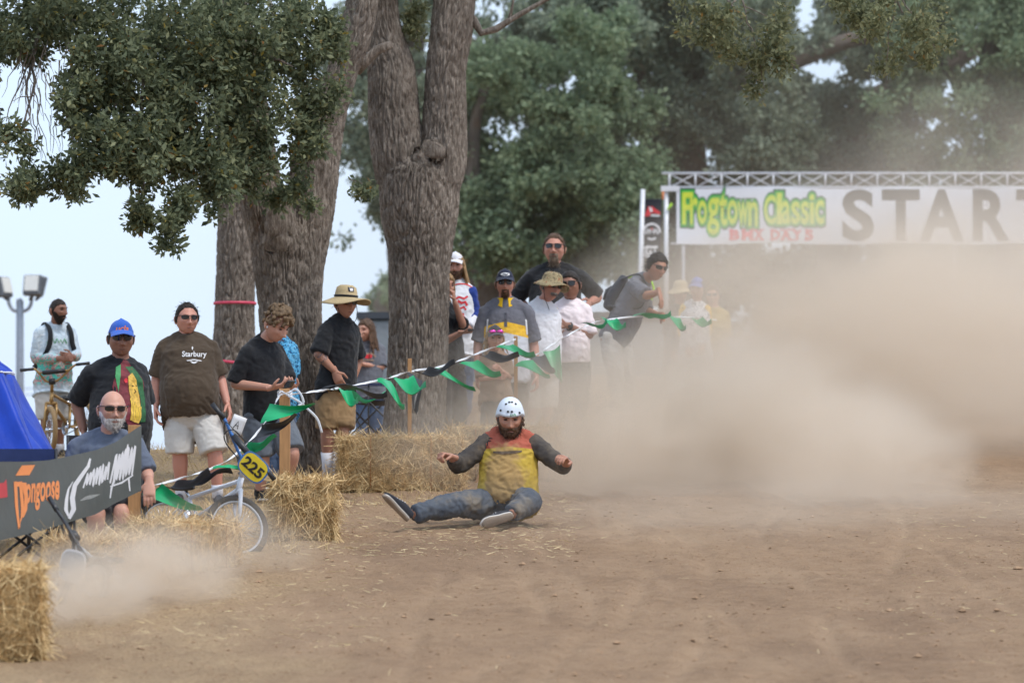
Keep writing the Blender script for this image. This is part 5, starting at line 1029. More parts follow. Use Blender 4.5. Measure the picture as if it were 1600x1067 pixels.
person('bareheaded spectator in yellow faintly seen through the dust', 47, 1116, (1114, 462, 31, -10, 4, 0), stand(1116, 462), dim, (cloth('dull yellow cotton', lin(190, 166, 96)), 'tee', .022, .85, -.12), (C_DEN, 'pants', .02), SK_F, SH_B, (H_BR, dict()), glasses=(M_BLK, M_LENS, .9))

# 20 the rider sitting on the track
def rider_cols(n, l, co):
    sx = n.new('ShaderNodeSeparateXYZ'); l.new(co, sx.inputs[0]); f = _noise(n, l, co, 7, 4, .6, .5)
    q = n.new('ShaderNodeMapRange'); l.new(_math(n, l, 'ADD', sx.outputs[2], _math(n, l, 'MULTIPLY', _math(n, l, 'ABSOLUTE', sx.outputs[0]), .10)), q.inputs[0]); q.inputs[1].default_value = .622; q.inputs[2].default_value = .628
    c = _mixc(n, l, q.outputs[0], lin(196, 168, 58), lin(170, 72, 66))
    # caked dust down the front, with an uneven edge
    cx = _math(n, l, 'DIVIDE', _math(n, l, 'SUBTRACT', sx.outputs[0], -.04), .185); cz = _math(n, l, 'DIVIDE', _math(n, l, 'SUBTRACT', sx.outputs[2], .33), .36)
    r = _math(n, l, 'ADD', _math(n, l, 'ADD', _math(n, l, 'MULTIPLY', cx, cx), _math(n, l, 'MULTIPLY', cz, cz)), _math(n, l, 'MULTIPLY', _math(n, l, 'SUBTRACT', f, .5), 2.6))
    k = n.new('ShaderNodeMapRange'); l.new(r, k.inputs[0]); k.inputs[1].default_value = 1.15; k.inputs[2].default_value = .6; k.inputs[3].default_value = .25; k.inputs[4].default_value = .88
    c = _mixc(n, l, k.outputs[0], c, lin(160, 130, 92))
    return c
C_RID = cloth_custom('yellow and red jersey caked with dust', rider_cols)
C_RSL = cloth_custom('charcoal sleeve dusted brown', lambda n, l, co: _ramp(n, l, _noise(n, l, co, 9, 4, .6), [(.35, lin(70, 66, 64)), (.6, lin(92, 84, 76)), (.75, lin(128, 112, 92))]))
C_RJN = cloth_custom('dusty blue jeans', lambda n, l, co: _ramp(n, l, _noise(n, l, co, 5, 5, .65), [(.34, lin(66, 76, 90)), (.52, lin(88, 93, 100)), (.68, lin(122, 113, 101))]))
M_HELM = mat('white helmet shell', lin(214, 222, 232), .35, var=.04, spec=.5)
def x20(c):
    def off(A, x, y, z, dx, dy, dz):
        w = wrap_az(A); line = np.interp(w, [0, 1.0, 1.6, 2.2, math.pi], [.036, .034, .004, -.02, -.03]); k = sm(-.005, .005, z - line); return k * (.020 + .008 * sm(.05, .11, z)) - .008 * (1 - k)
    o = c['shell']('helmet', off, M_HELM)
    for az, el in ((-.22, .52), (.10, .52), (-.55, .80), (-.18, .88), (.22, .88), (.62, .80), (-.9, .5), (.75, .42)):
        rr = math.sqrt(1 - el * el); p = np.array([math.sin(az) * rr * .077, -math.cos(az) * rr * .097, el * .116]); nn = p / np.linalg.norm(p); p = p + nn * (.0235 + .006 * el); g = G(); g.ell((0, 0, 0), (.0085, .0085, .004), None, 12, 6)
        V, Fc = g.arr(); rot = np.array(Vector(nn).to_track_quat('Z', 'Y').to_matrix()); g = G(); g.add(c['face'](V @ rot.T + p), Fc); g.build('vent_hole_dark', M_BLK, o)  # black ellipsoids stand in for the shade inside the vent holes
    print_on('sticker', o, stroke2d([(-.022, -.008), (-.016, .01), (-.01, -.008), (-.002, .01), (.006, -.008), (.010, .010), (.018, .008), (.022, -.008)], .006), c['face']([[.052, -.2, .052]])[0], c['R'] @ np.array([1., .4, 0]), c['R'] @ HZ, P_GRN, .003, c['R'] @ np.array([-.4, 1, 0]), .015)
    g = G(); g.tube(c['face']([[.081, -.012, .03], [.080, -.03, -.03], [.066, -.05, -.09], [.02, -.06, -.13]]), [(.003, .008)] * 4, 6); g.tube(c['face']([[-.081, -.012, .03], [-.080, -.03, -.03], [-.066, -.05, -.09], [-.02, -.06, -.13]]), [(.003, .008)] * 4, 6); tag(g.build('chin_strap', M_BLK, o), kind='stuff')
    g = G()
    for k in range(16): q = c['face']([[.082 + RNG.normal() * .006, .01 + RNG.normal() * .02, -.02 + RNG.normal() * .025]])[0]; g.ell(q, (.012, .012, .014), None, 8, 6)
    V, Fc = g.arr(); mk('hair', remesh(V, Fc, .006, 1), H_BR, c['root'])
    front_print(c, 'print', merge2d(stroke2d([(-.03, .03), (.005, .028)], .008), stroke2d([(-.03, .03), (-.034, -.03)], .008), stroke2d([(-.03, .008), (-.004, .008)], .007)), 768, 690, C_BLK, off=.006)
    front_print(c, 'print', stroke2d([(-.11, .0), (-.03, -.006), (.06, .0), (.12, .008)], [.016, .026, .022, .012]), 792, 706, mat('dark chest print', lin(92, 76, 60), .8, var=.3, scale=50), off=.005)
    pt = c['pt']
    shoe(c['root'], pt((636, 815, -.58)), pt((604, 782, -.62)), (-.80, -.42, -.35), M_SHOE, M_SOLED, .285, P_WHT)
    for k in (.3, .42): pass
    shoe(c['root'], pt((803, 806, -.58)), pt((757, 820, -.66)), (-.08, -.86, -.5), M_SHOE, M_SOLED, .27, P_WHT)
    # the white sidewalls seen above the dusty soles
    for a, b_, nn in (((636, 815, -.58), (604, 782, -.62), (-.80, -.42, -.35)), ((803, 806, -.58), (757, 820, -.66), (-.08, -.86, -.5))):
        heel, toe = pt(a), pt(b_); t = toe - heel; t /= np.linalg.norm(t); nn = np.array(nn); up = -(nn - t * nn.dot(t)); up /= np.linalg.norm(up); sd = np.cross(t, up); us = np.linspace(0, 1, 15); wd = np.interp(us, [0, .06, .25, .45, .7, .88, .97, 1], [.014, .032, .038, .038, .049, .045, .028, .010]); g = G()
        g.tube([heel + t * .28 * u + up * .026 for u in us], [(w * 1.04, .009) for w in wd], 14, sd); g.build('sidewall', M_SOLE, c['root'])
c20 = person('rider in white helmet and dusty yellow jersey sitting on the dirt track, arms out', 30, 795, (797, 653, 54, 2, 18, 0, -.05), dict(n=(796, 679, .06), sa=(763, 692, .03), ea=(716, 728, -.06), wa=(706, 714, -.24), sb=(832, 693, .03), eb=(880, 729, -.12), wb=(884, 722, -.34), ha=(775, 786, .0), hb=(811, 786, .0), ka=(716, 788, -.30), kb=(828, 782, -.34), aa=(644, 803, -.50), ab=(798, 804, -.52)),
    (.205, .155, .215, .18, .04, .205, .165), (C_RID, 'split', .020, 1.86, -.06, .011, C_RSL), (C_RJN, 'pants', .022, .021), SK_T, None, None, (H_BR, "full", .016), None, hat=None, arm=1.18, leg=1.12, fat=1.08, extra=x20, group='riders', hands=dict(a=dict(dir=(-.75, -.6, .2), nrm=(.3, .1, -.8), curl=.95), b=dict(dir=(-.25, -.8, .35), nrm=(-.1, .3, -1), curl=.6)), brow=(.06, .04, .03))
# ------------------------------------------------------------------ hay bales
M_HAY = mat('packed hay', lin(188, 158, 112), .95, var=.45, scale=26, bump=1.0, bscale=60, bdist=.02, stretch=(1, 1, .5), spec=.1)
M_TWINE = mat('orange twine', lin(176, 120, 66), .8, var=.2)
M_HAY1 = mat('hay stalks', lin(220, 192, 144), .8, var=.3, scale=14, spec=.2); M_HAY2 = mat('dark hay stalks', lin(176, 144, 98), .85, var=.35, scale=14, spec=.2)
def bale(px, d, dims, yaw, label, n=4200, dz=0.0, hang=.0, tilt=0):
    b = gpt(px, d, dz); rt = empty('hay_bale', b, label, 'hay bale', 'hay bales lining the track'); rt.rotation_euler = (0, math.radians(tilt), math.radians(yaw)); L, Wd, H = dims
    nb = 22; g = G(); V = []
    bm = bmesh.new(); bmesh.ops.create_cube(bm, size=1); bmesh.ops.subdivide_edges(bm, edges=bm.edges[:], cuts=16, use_grid_fill=True); P = np.array([v.co[:] for v in bm.verts]); Fc = [[v.index for v in f.verts] for f in bm.faces]; bm.free()
    r = np.linalg.norm(P, axis=1); k = np.max(np.abs(P), axis=1); P = P * (1 - .07 * np.clip((r / .5 - 1.05) / .7, 0, 1))[:, None]; P = P * np.array([L, Wd, H]); P[:, 2] += H / 2
    nz = fbm(P[:, 0] * 7 + px, P[:, 1] * 7, P[:, 2] * 7, 3); dirn = P - np.array([0, 0, H / 2]); dirn /= np.linalg.norm(dirn, axis=1)[:, None] + 1e-6; P = P + dirn * (nz * .030)[:, None]
    mk('bale_core', np_mesh('bale_core', P, Fc), M_HAY, rt)
    for nm, mt, cnt, lift in (('hay_stalks', M_HAY1, n, .012), ('dark_hay_stalks', M_HAY2, n // 2, .006)):
        f = RNG.integers(0, 6, cnt); uv = RNG.uniform(-.5, .5, (cnt, 3)); ax = np.array([0, 0, 1, 1, 2, 2])[f]; sg = np.where(f % 2 == 0, -.5, .5); uv[np.arange(cnt), ax] = sg; R0 = uv * np.array([L, Wd, H]); R0[:, 2] += H / 2
        N = np.zeros((cnt, 3)); N[np.arange(cnt), ax] = np.sign(sg); D = RNG.normal(size=(cnt, 3)); D[:, 2] -= hang * RNG.uniform(.5, 2, cnt); D -= N * np.sum(D * N, 1)[:, None]; D /= np.linalg.norm(D, axis=1)[:, None]; out = np.abs(RNG.normal(0, .22, cnt)); out[RNG.uniform(size=cnt) < .06] += .6; D = D + N * out[:, None]; D /= np.linalg.norm(D, axis=1)[:, None]
        ln = RNG.uniform(.06, .20, cnt); P0 = R0 * .985 + N * RNG.uniform(0, lift, cnt)[:, None] - D * (ln * .3)[:, None]; strand_field(nm, P0, D, ln, RNG.uniform(.003, .0065, cnt), mt, parent=rt, bend=.22)
    for q in (-.25, .25):
        g = G(); w, h = Wd / 2 + .012, H / 2 + .012; g.tube([(q * L, -w, H / 2 - h + .03), (q * L, -w, H / 2 + h - .02), (q * L, -w + .03, H / 2 + h), (q * L, w - .03, H / 2 + h), (q * L, w, H / 2 + h - .02), (q * L, w, H / 2 - h + .03)], [.004] * 6, 6); g.build('twine', M_TWINE, rt)
    return rt
bale(-70, 21.0, (.95, .50, .50), 8, 'nearest hay bale at the lower left corner', 5200, hang=.3)
bale(168, 24.9, (1.0, .40, .32), 68, 'hay bale below the grey sponsor banner behind the dust puff', 3600)
bale(285, 26.0, (1.0, .40, .34), 66, 'hay bale half buried in dust beside the front of the plated bike', 3000)
bale(473, 28.75, (1.0, .43, .44), 96, 'hay bale standing end-on below the timber stake', 5200, hang=.9)
bale(626, 33.7, (1.08, .46, .47), 2, 'long hay bale in front of the forked oak', 5600)
bale(788, 34.9, (1.0, .46, .50), -4, 'dust-veiled hay bale right behind the rider', 2600)
# ------------------------------------------------------------------ stakes, pennant strings
M_WOOD = mat('raw timber', lin(176, 132, 88), .8, var=.2, scale=8, bump=.3, bscale=30, stretch=(6, 6, .6)); M_TAPE = mat('white ribbon rope', lin(226, 228, 232), .5, var=.06); M_PGR = mat('green pennant plastic', lin(22, 158, 100), .38, var=.12, scale=5); M_PBK = mat('black pennant plastic', (.022, .022, .025), .4, var=.3, scale=5)
def stake(px, d, ytop, w, t, label, lean=0.0, pointed=False):
    b = gpt(px, d, -.05); z = (HY - ytop) / F * d - b.z; g = G(); V = []
    zs = np.linspace(0, z, 9)
    for i, q in enumerate(zs):
        e = .004 * noise3(q * 3 + px, 0, 0) + lean * q / z; V += [(-w + e, -t, q), (w + e, -t, q), (w + e, t, q), (-w + e, t, q)]
    Fc = [[i * 4 + j, i * 4 + (j + 1) % 4, (i + 1) * 4 + (j + 1) % 4, (i + 1) * 4 + j] for i in range(8) for j in range(4)] + [[32, 33, 34, 35], [3, 2, 1, 0]]
    o = mk('timber_stake', np_mesh('timber_stake', V, Fc, False), M_WOOD, loc=b); m = o.modifiers.new('b', 'BEVEL'); m.width = .004; m.segments = 2; return tag(o, label, 'stake', 'stakes that carry the pennant rope')
stake(445, 29.5, 607, .042, .02, 'broad timber stake beside the youth, rope tied at its top')
stake(640, 34.05, 560, .018, .018, 'thin timber stake in front of the forked oak')
stake(210, 27.0, 664, .045, .02, 'timber post at the right end of the grey sponsor banner')
stake(806, 35.3, 525, .018, .018, 'thin stake in front of the grey polo man holding the rope', 0.0)
stake(742, 34.6, 618, .022, .02, 'slanting board in the dust left of the rider', .32)
def rope(pts, name, label, w=.016):
    q = spline([W(*p) for p in pts], 10); b = Vector(q[0]); rt = empty(name, b, label, 'pennant string', 'pennant strings'); q = q - np.array(b)
    q = q + .006 * np.stack([noise3(q[:, 0] * 9, q[:, 1] * 9, i + 0 * q[:, 2]) for i in range(3)], 1); n = len(q)
    sd = np.stack([np.sin(np.arange(n) * .35) * .8, -.2 + 0 * q[:, 0], np.cos(np.arange(n) * .35)], 1); g = G(); g.tube(q, [(w, .002)] * n, 8, sd); g.build('rope', M_TAPE, rt); return rt, b
def pennant(rt, b, base, tip, m, L=.20, curl=.05, seed=0, rope_dir=(1, 0, .25)):
    """base: (px,py,d) where the pennant's wide edge hangs on the rope; tip: (px,py,d) of its point"""
    A = np.array(W(*base) - b); T = np.array(W(*tip) - b); r = np.array(rope_dir, float); r /= np.linalg.norm(r); n, k = 14, 6; V = []
    ax = T - A; pl = np.cross(ax, r); pl /= np.linalg.norm(pl) + 1e-9
    for i in range(n):
        t = i / (n - 1)
        for j in range(k):
            s = (j / (k - 1) - .5) * (1 - t) * L; wv = curl * math.sin(t * 5.5 + seed) * t ** .6 + .03 * math.sin(t * 3 + j * .8 + seed); V.append(A + ax * t + r * s + pl * wv + np.array([0, 0, -.02 * math.sin(math.pi * t)]))
    V = np.array(V); N = pl * .0012; V2 = np.concatenate([V + N, V - N]); q = [[i * k + j, i * k + j + 1, (i + 1) * k + j + 1, (i + 1) * k + j] for i in range(n - 1) for j in range(k - 1)]
    Fc = q + [[a + n * k for a in f[::-1]] for f in q]; mk('pennant', np_mesh('pennant', V2, Fc), m, rt)
rt, rb = rope([(216, 765, 27), (280, 748, 27.4), (346, 725, 27.9), (389, 690, 28.5), (417, 655, 29.0), (436, 618, 29.42)], 'pennant_string', 'string of green and black pennants from the sponsor banner up to the stake', .009)
for bs, tp, m, L, cl, sd, rd in (((414, 646, 29), (492, 630, 28.9), M_PGR, .17, .03, 1, (.35, 0, 1)), ((402, 676, 28.7), (466, 648, 28.6), M_PBK, .14, .04, 2, (.5, 0, 1)), ((381, 700, 28.4), (434, 683, 28.3), M_PGR, .11, .03, 3, (.8, 0, .7)), ((342, 729, 27.8), (397, 724, 27.7), M_PGR, .14, .035, .5, (.9, 0, .5)), ((306, 746, 27.6), (362, 735, 27.5), M_PBK, .16, .03, 4, (.9, 0, .4)), ((262, 757, 27.3), (330, 742, 27.1), M_PBK, .14, .03, 2.5, (.9, 0, .3)), ((238, 764, 27.2), (318, 796, 26.9), M_PGR, .16, .03, 1.7, (.7, 0, .6)), ((385, 706, 28.4), (376, 745, 28.3), M_PBK, .16, .03, 2, (.8, 0, .6))): pennant(rt, rb, bs, tp, m, L, cl, sd, rd)
g = G(); k0 = np.array(W(445, 617, 29.46) - rb)
for j, a in enumerate((0, 1.1, 2.3)): 
    pts = [k0 + np.array([.052 * math.cos(t), .03 * math.sin(t), .01 * math.sin(3 * t + a) + .012 * j]) for t in np.linspace(0, 6.28, 20)]; g.tube(pts, [(.010, .003)] * 20, 6, None, False)
tag(g.build('knot', M_TAPE, rt), kind='stuff')
for pts in ([(452, 615, 29.4), (461, 608, 29.3), (470, 616, 29.2), (474, 630, 29.2), (466, 634, 29.2)], [(450, 618, 29.4), (468, 628, 29.3), (482, 640, 29.2), (496, 655, 29.2), (503, 676, 29.2)], [(440, 616, 29.4), (432, 624, 29.2), (428, 640, 29.2)]):
    g = G(); q = spline([W(*p) - rb for p in pts], 6); g.tube(q, [(.010, .002)] * len(q), 6, np.array([.3, -.2, 1])); g.build('rope_tail', M_TAPE, rt)
rt, rb = rope([(447, 617, 29.45), (505, 610, 30.6), (536, 605, 31.3), (603, 592, 32.9), (638, 581, 34.0), (683, 574, 34.2), (720, 563, 34.5), (750, 551, 34.8), (792, 535, 35.15), (806, 530, 35.25)], 'pennant_string', 'string of green and black pennants passing in front of the forked oak', .010)
for bs, tp, m, L, cl, sd, rd in (((520, 607, 31), (604, 606, 30.7), M_PBK, .22, .06, 0, (1, .2, .1)), ((548, 618, 31.4), (598, 618, 31.0), M_PGR, .14, .04, 1.5, (1, 0, -.6)), ((536, 606, 31.2), (560, 632, 30.9), M_PGR, .12, .05, 2.0, (1, .2, .1)), ((598, 594, 32.6), (632, 630, 32.2), M_PGR, .15, .06, .3, (1, .3, .2)), ((626, 588, 33.4), (666, 612, 32.9), M_PGR, .22, .07, 2.2, (1, .2, .1)), ((648, 588, 33.6), (652, 645, 33.2), M_PBK, .16, .04, 1.0, (1, .2, -.2)), ((658, 578, 34), (712, 572, 33.7), M_PBK, .14, .04, 2.8, (1, .2, .2)), ((683, 577, 34.1), (742, 607, 33.8), M_PGR, .11, .02, .4, (1, .1, .5)), ((732, 565, 34.5), (783, 585, 34.2), M_PGR, .17, .04, 1.2, (1, .1, .5)), ((755, 552, 34.8), (812, 558, 34.5), M_PBK, .13, .03, 2.4, (1, .1, .3)), ((788, 540, 35.0), (836, 553, 34.7), M_PGR, .16, .03, .9, (1, .1, .5))): pennant(rt, rb, bs, tp, m, L, cl, sd, rd)
rt, rb = rope([(806, 572, 35.25), (840, 553, 35.6), (878, 529, 36.1), (910, 512, 36.6), (945, 500, 37.2), (1010, 494, 38.4), (1060, 495, 39.6), (1120, 500, 41)], 'pennant_string', 'string of mostly green pennants running into the dust below the leaning man', .009)
for bs, tp, m, L, cl, sd, rd in (((818, 566, 35.2), (858, 585, 35), M_PGR, .18, .04, .3, (1, .1, .5)), ((838, 556, 35.4), (868, 580, 35.1), M_PBK, .17, .04, 1.3, (1, .1, .5)), ((862, 545, 35.8), (880, 600, 35.5), M_PGR, .18, .04, 2.3, (1, .1, .5)), ((918, 508, 36.6), (948, 500, 36.4), M_PGR, .16, .03, .8, (1, .1, .2)), ((950, 497, 37.2), (978, 512, 37), M_PGR, .17, .04, 1.9, (1, .1, .1)), ((1000, 495, 38.2), (1048, 486, 38), M_PGR, .18, .03, .2, (1, .1, .1)), ((1050, 494, 39.3), (1072, 512, 39), M_PGR, .16, .04, 1.1, (1, .1, .1)), ((1086, 496, 40.2), (1112, 506, 40), M_PGR, .16, .03, 2.1, (1, .1, .1))): pennant(rt, rb, bs, tp, m, L, cl, sd, rd)
# ------------------------------------------------------------------ sponsor banner at the left
M_VIN = mat('dark grey vinyl', lin(84, 88, 86), .5, var=.08, scale=4, bump=.2, bscale=9, bdist=.02); M_ORG = mat('orange vinyl print', lin(232, 142, 82), .5, var=.06); M_WPR = mat('white vinyl print', lin(222, 222, 226), .5, var=.05); M_RPR = mat('red vinyl print', lin(196, 62, 70), .5, var=.08)
bx = np.array([-160, -60, 0, 40, 75, 110, 150, 180, 221.]); bt = np.array([712, 720, 721, 721, 719, 712, 703, 691, 664.]); bb = np.array([880, 858, 844, 835, 826, 815, 803, 786, 766.]); bdp = np.array([22.6, 23.6, 24.2, 24.6, 25.0, 25.4, 25.9, 26.3, 26.75])
def ban_pt(px, v, off=0.0):
    d = np.interp(px, bx, bdp) - off + .03 * math.sin(px * .05) + .02 * math.sin(px * .021 + v * 3); return W(px, np.interp(px, bx, bt) * (1 - v) + np.interp(px, bx, bb) * v, d)
bpx = np.linspace(-160, 221, 75); base = gpt(30, 24.5); rtb = empty('sponsor_banner', base, 'dark grey vinyl banner with orange and white lettering strung beside the chairs', 'banner')
V = [list(ban_pt(p, v, o) - base) for o in (0, -.003) for p in bpx for v in np.linspace(0, 1, 15)]; q = [[i * 15 + j, (i + 1) * 15 + j, (i + 1) * 15 + j + 1, i * 15 + j + 1] for i in range(74) for j in range(14)]
mk('vinyl_sheet', np_mesh('vinyl_sheet', V, q + [[a + 75 * 15 for a in f[::-1]] for f in q]), M_VIN, rtb)
def ban_print(name, vf, m):
    """vf in photograph pixels: turned into places on the sheet"""
    V2, Fc = refine(vf[0] * np.array([1, 1.]), vf[1], 5); out = []
    for px, py in V2:
        t, bo_ = np.interp(px, bx, bt), np.interp(px, bx, bb); v = (py - t) / (bo_ - t); out.append(list(ban_pt(px, v, .006) - base))
    mk(name, np_mesh(name, out, Fc), m, rtb)
def pxtext(txt, x0, x1, y0, y1, dy=0.0, **k):
    V, Fc = fit2d(text_mesh(txt, **k), 1, 1); V = V + .5; return np.stack([x0 + V[:, 0] * (x1 - x0) , y1 - V[:, 1] * (y1 - y0) + dy * V[:, 0]], 1), Fc
ban_print('logo_bar', polys([(24, 743), (34, 727), (55, 726), (46, 742)]), M_ORG)
ban_print('lettering', pxtext('ongoose', 40, 93, 756, 799, -6, bold=.03, shear=.15), M_ORG)
for p, w in (([(24, 752), (26, 790), (30, 826), (34, 806), (35, 784)], [5, 5, 3, 3, 4]), ([(32, 752), (35, 790), (37, 806)], [5, 5, 2]), ([(24, 756), (38, 757), (41, 775), (40, 796), (36, 808)], [8, 9, 6, 5, 2])): ban_print('lettering', stroke2d(p, w), M_ORG)
ban_print('lettering', polys([(-20, 756), (6, 754), (10, 748), (12, 776), (-20, 782)]), M_RPR)
for p, w in (([(141, 716), (138, 728), (128, 742), (117, 758), (113, 778), (115, 795), (108, 810)], [3, 5, 6, 7, 8, 8, 5]), ([(114, 752), (107, 764), (104, 780), (103, 796), (107, 806)], [1, 3, 5, 6, 3])): ban_print('logo_stripe', stroke2d(p, w), M_WPR)
def scribble(x0, x1, y0, y1, n, slant=8, rise=-8, w=2.2, seed=0):
    r = np.random.default_rng(seed); P = []
    for i in range(n):
        t = i / (n - 1); up_ = i % 2; P.append((x0 + (x1 - x0) * t + (slant if up_ else 0), (y0 if up_ else y1) + rise * t + r.uniform(-4, 4)))
    q = spline(np.array(P), 5); return stroke2d(q, w)
ban_print('lettering', scribble(130, 150, 736, 762, 9, 5, -6, 2.4, 1), M_WPR); ban_print('lettering', scribble(150, 168, 730, 757, 9, 5, -6, 2.4, 2), M_WPR); ban_print('lettering', scribble(172, 206, 712, 758, 15, 8, -18, 2.8, 3), M_WPR)
for p, w in (([(178, 748), (174, 764), (172, 778)], [2, 3, 2]), ([(201, 746), (203, 767)], [3, 2]), ([(196, 716), (200, 694)], [3, 2]), ([(180, 738), (186, 712)], [3, 2]), ([(172, 760), (190, 754), (208, 742)], [2, 3, 2])): ban_print('lettering', stroke2d(p, w), M_WPR)
ban_print('small_mark', stroke2d([(125, 782), (134, 778), (142, 776), (156, 772)], [1, 5, 6, 1]), mat('faint grey print', lin(150, 152, 150), .6, var=.3, scale=80))
# ------------------------------------------------------------------ folding chairs
M_STEEL = mat('black powder-coated steel', (.025, .025, .028), .4, var=.2); C_CHR = cloth('navy chair canvas', lin(36, 48, 88)); C_CHB = cloth('black chair canvas', (.02, .02, .024)); 
def camp_chair(px, d, yaw, label, seat_m, back_m, s=1.0, dz=0.0):
    rt = empty('camp_chair', gpt(px, d, dz), label, 'chair', 'folding camp chairs'); rt.rotation_euler = (0, 0, math.radians(yaw)); rt.scale = (s, s, s); w, dp, h = .27, .24, .42
    for x in (-w, w):
        for y0, y1 in ((-dp, dp), (dp, -dp)): g = G(); g.tube([(x, y0, 0), (x, y1, h)], [.011] * 2, 8); g.build('leg', M_STEEL, rt)
    for y in (-dp, dp):
        for x0, x1 in ((-w, w), (w, -w)): g = G(); g.tube([(x0, y, .01), (x1, y, h)], [.010] * 2, 8); g.build('cross_brace', M_STEEL, rt)
    for x in (-w, w): g = G(); g.tube([(x, dp, .02), (x, dp + .02, h), (x * 1.02, dp + .10, .86)], [.011] * 3, 8); g.build('back_post', M_STEEL, rt); g = G(); g.tube([(x, -dp, .02), (x, -dp, .60)], [.010] * 2, 8); g.build('arm_post', M_STEEL, rt); g = G(); g.box((x * 1.02, .02, .61), (.035, .27, .006)); g.build('armrest', back_m, rt, False)
    def sheet(name, f, m, nu=10, nv=10):
        V = [f(u, v) for u in np.linspace(-1, 1, nu) for v in np.linspace(-1, 1, nv)]; V = np.array(V); q = [[i * nv + j, (i + 1) * nv + j, (i + 1) * nv + j + 1, i * nv + j + 1] for i in range(nu - 1) for j in range(nv - 1)]; V2 = V + np.array([0, .004, -.006]); mk(name, np_mesh(name, np.concatenate([V, V2]), q + [[a + nu * nv for a in f_[::-1]] for f_ in q]), m, rt)
    sheet('seat', lambda u, v: (u * w, v * dp, h + .01 - .05 * (1 - u * u) * (1 - .4 * v * v)), seat_m); sheet('backrest', lambda u, v: (u * w, dp + .035 + .065 * (v * .5 + .5) + .05 * (1 - u * u), .63 + v * .23), back_m)
camp_chair(44, 26.0, 20, 'navy camp chair with crossed black legs behind the sponsor banner', C_CHR, C_CHR)
camp_chair(166, 27.62, 8, 'black camp chair under the bald seated man', C_CHB, C_CHB)
camp_chair(588, 41.4, -60, 'black and blue camp chair between the straw-hat man and the forked oak', C_CHB, C_CHR)
def tri_cols(n, l, co):
    sx = n.new('ShaderNodeSeparateXYZ'); l.new(co, sx.inputs[0]); r = n.new('ShaderNodeValToRGB'); r.color_ramp.interpolation = 'CONSTANT'; l.new(sx.outputs[2], r.inputs[0]); e = r.color_ramp.elements; e[0].position = 0; e[0].color = (*lin(216, 206, 196), 1); e[1].position = .5; e[1].color = (*lin(196, 48, 60), 1); q = e.new(.66); q.color = (*lin(222, 222, 226), 1); q = e.new(.74); q.color = (*lin(52, 98, 160), 1); return r.outputs[0]
C_TRI = cloth_custom('red white and blue chair canvas', tri_cols)
camp_chair(496, 40.2, 75, 'red, white and blue camp chair peeking out left of the straw-hat man', C_CHB, C_TRI)
# ------------------------------------------------------------------ blue tent at the left edge
C_TENT = cloth('royal blue tent cloth', lin(24, 62, 170), .15, .45); 
def tent():
    d = 27.6; b = gpt(-62, d); rt = empty('blue_canopy', b, 'blue fabric canopy with sloping folded side at the left edge', 'canopy'); s = d / F
    tiers = ((717, 585, .645, .352, 'side_panel'), (583, 518, .352, .05, 'roof_panel'))
    for y0, y1, h0, h1, nm in tiers:
        z0, z1 = (HY - y0) * s - b.z, (HY - y1) * s - b.z
        for k in range(4):
            a = math.radians(45 + 90 * k); a2 = a + math.pi / 2; V = []; nu, nv = 26, 14
            for i in range(nu):
                u = i / (nu - 1)
                for j in range(nv):
                    v = j / (nv - 1); h = (h0 + (h1 - h0) * v) * 1.414; p = np.array([math.cos(a) * (1 - u) + math.cos(a2) * u, math.sin(a) * (1 - u) + math.sin(a2) * u]) * h / 1.0; nn = np.array([math.cos((a + a2) / 2), math.sin((a + a2) / 2)]); wv = (.034 * math.sin(u * 17 + k + v * 3) + .022 * math.sin(u * 31 + v * 5) + .02 * math.sin(u * 6 - v * 9)) * max(0, math.sin(math.pi * u)) ** .5 * (1 - .6 * v) - .05 * math.sin(math.pi * u) * math.sin(math.pi * v) ; p = p * (1 if True else 0) + nn * wv; V.append((p[0], p[1], z0 + (z1 - z0) * v))
            q = [[i * nv + j, (i + 1) * nv + j, (i + 1) * nv + j + 1, i * nv + j + 1] for i in range(nu - 1) for j in range(nv - 1)]; o = mk(nm, np_mesh(nm, V, q), C_TENT, rt); sdm = o.modifiers.new('s', 'SOLIDIFY'); sdm.thickness = .003
            g = G(); g.tube([V[i * nv] for i in range(nu)], [(.004, .007)] * nu, 6); g.build('hem', M_TAPE, o)
    for sx, sy in ((-1, -1), (-1, 1), (1, -1), (1, 1)): g = G(); g.tube([(sx * .58, sy * .58, 0), (sx * .58, sy * .58, (HY - 700) * s - b.z)], [.014] * 2, 8); g.build('pole', M_STEEL, rt)
tent()
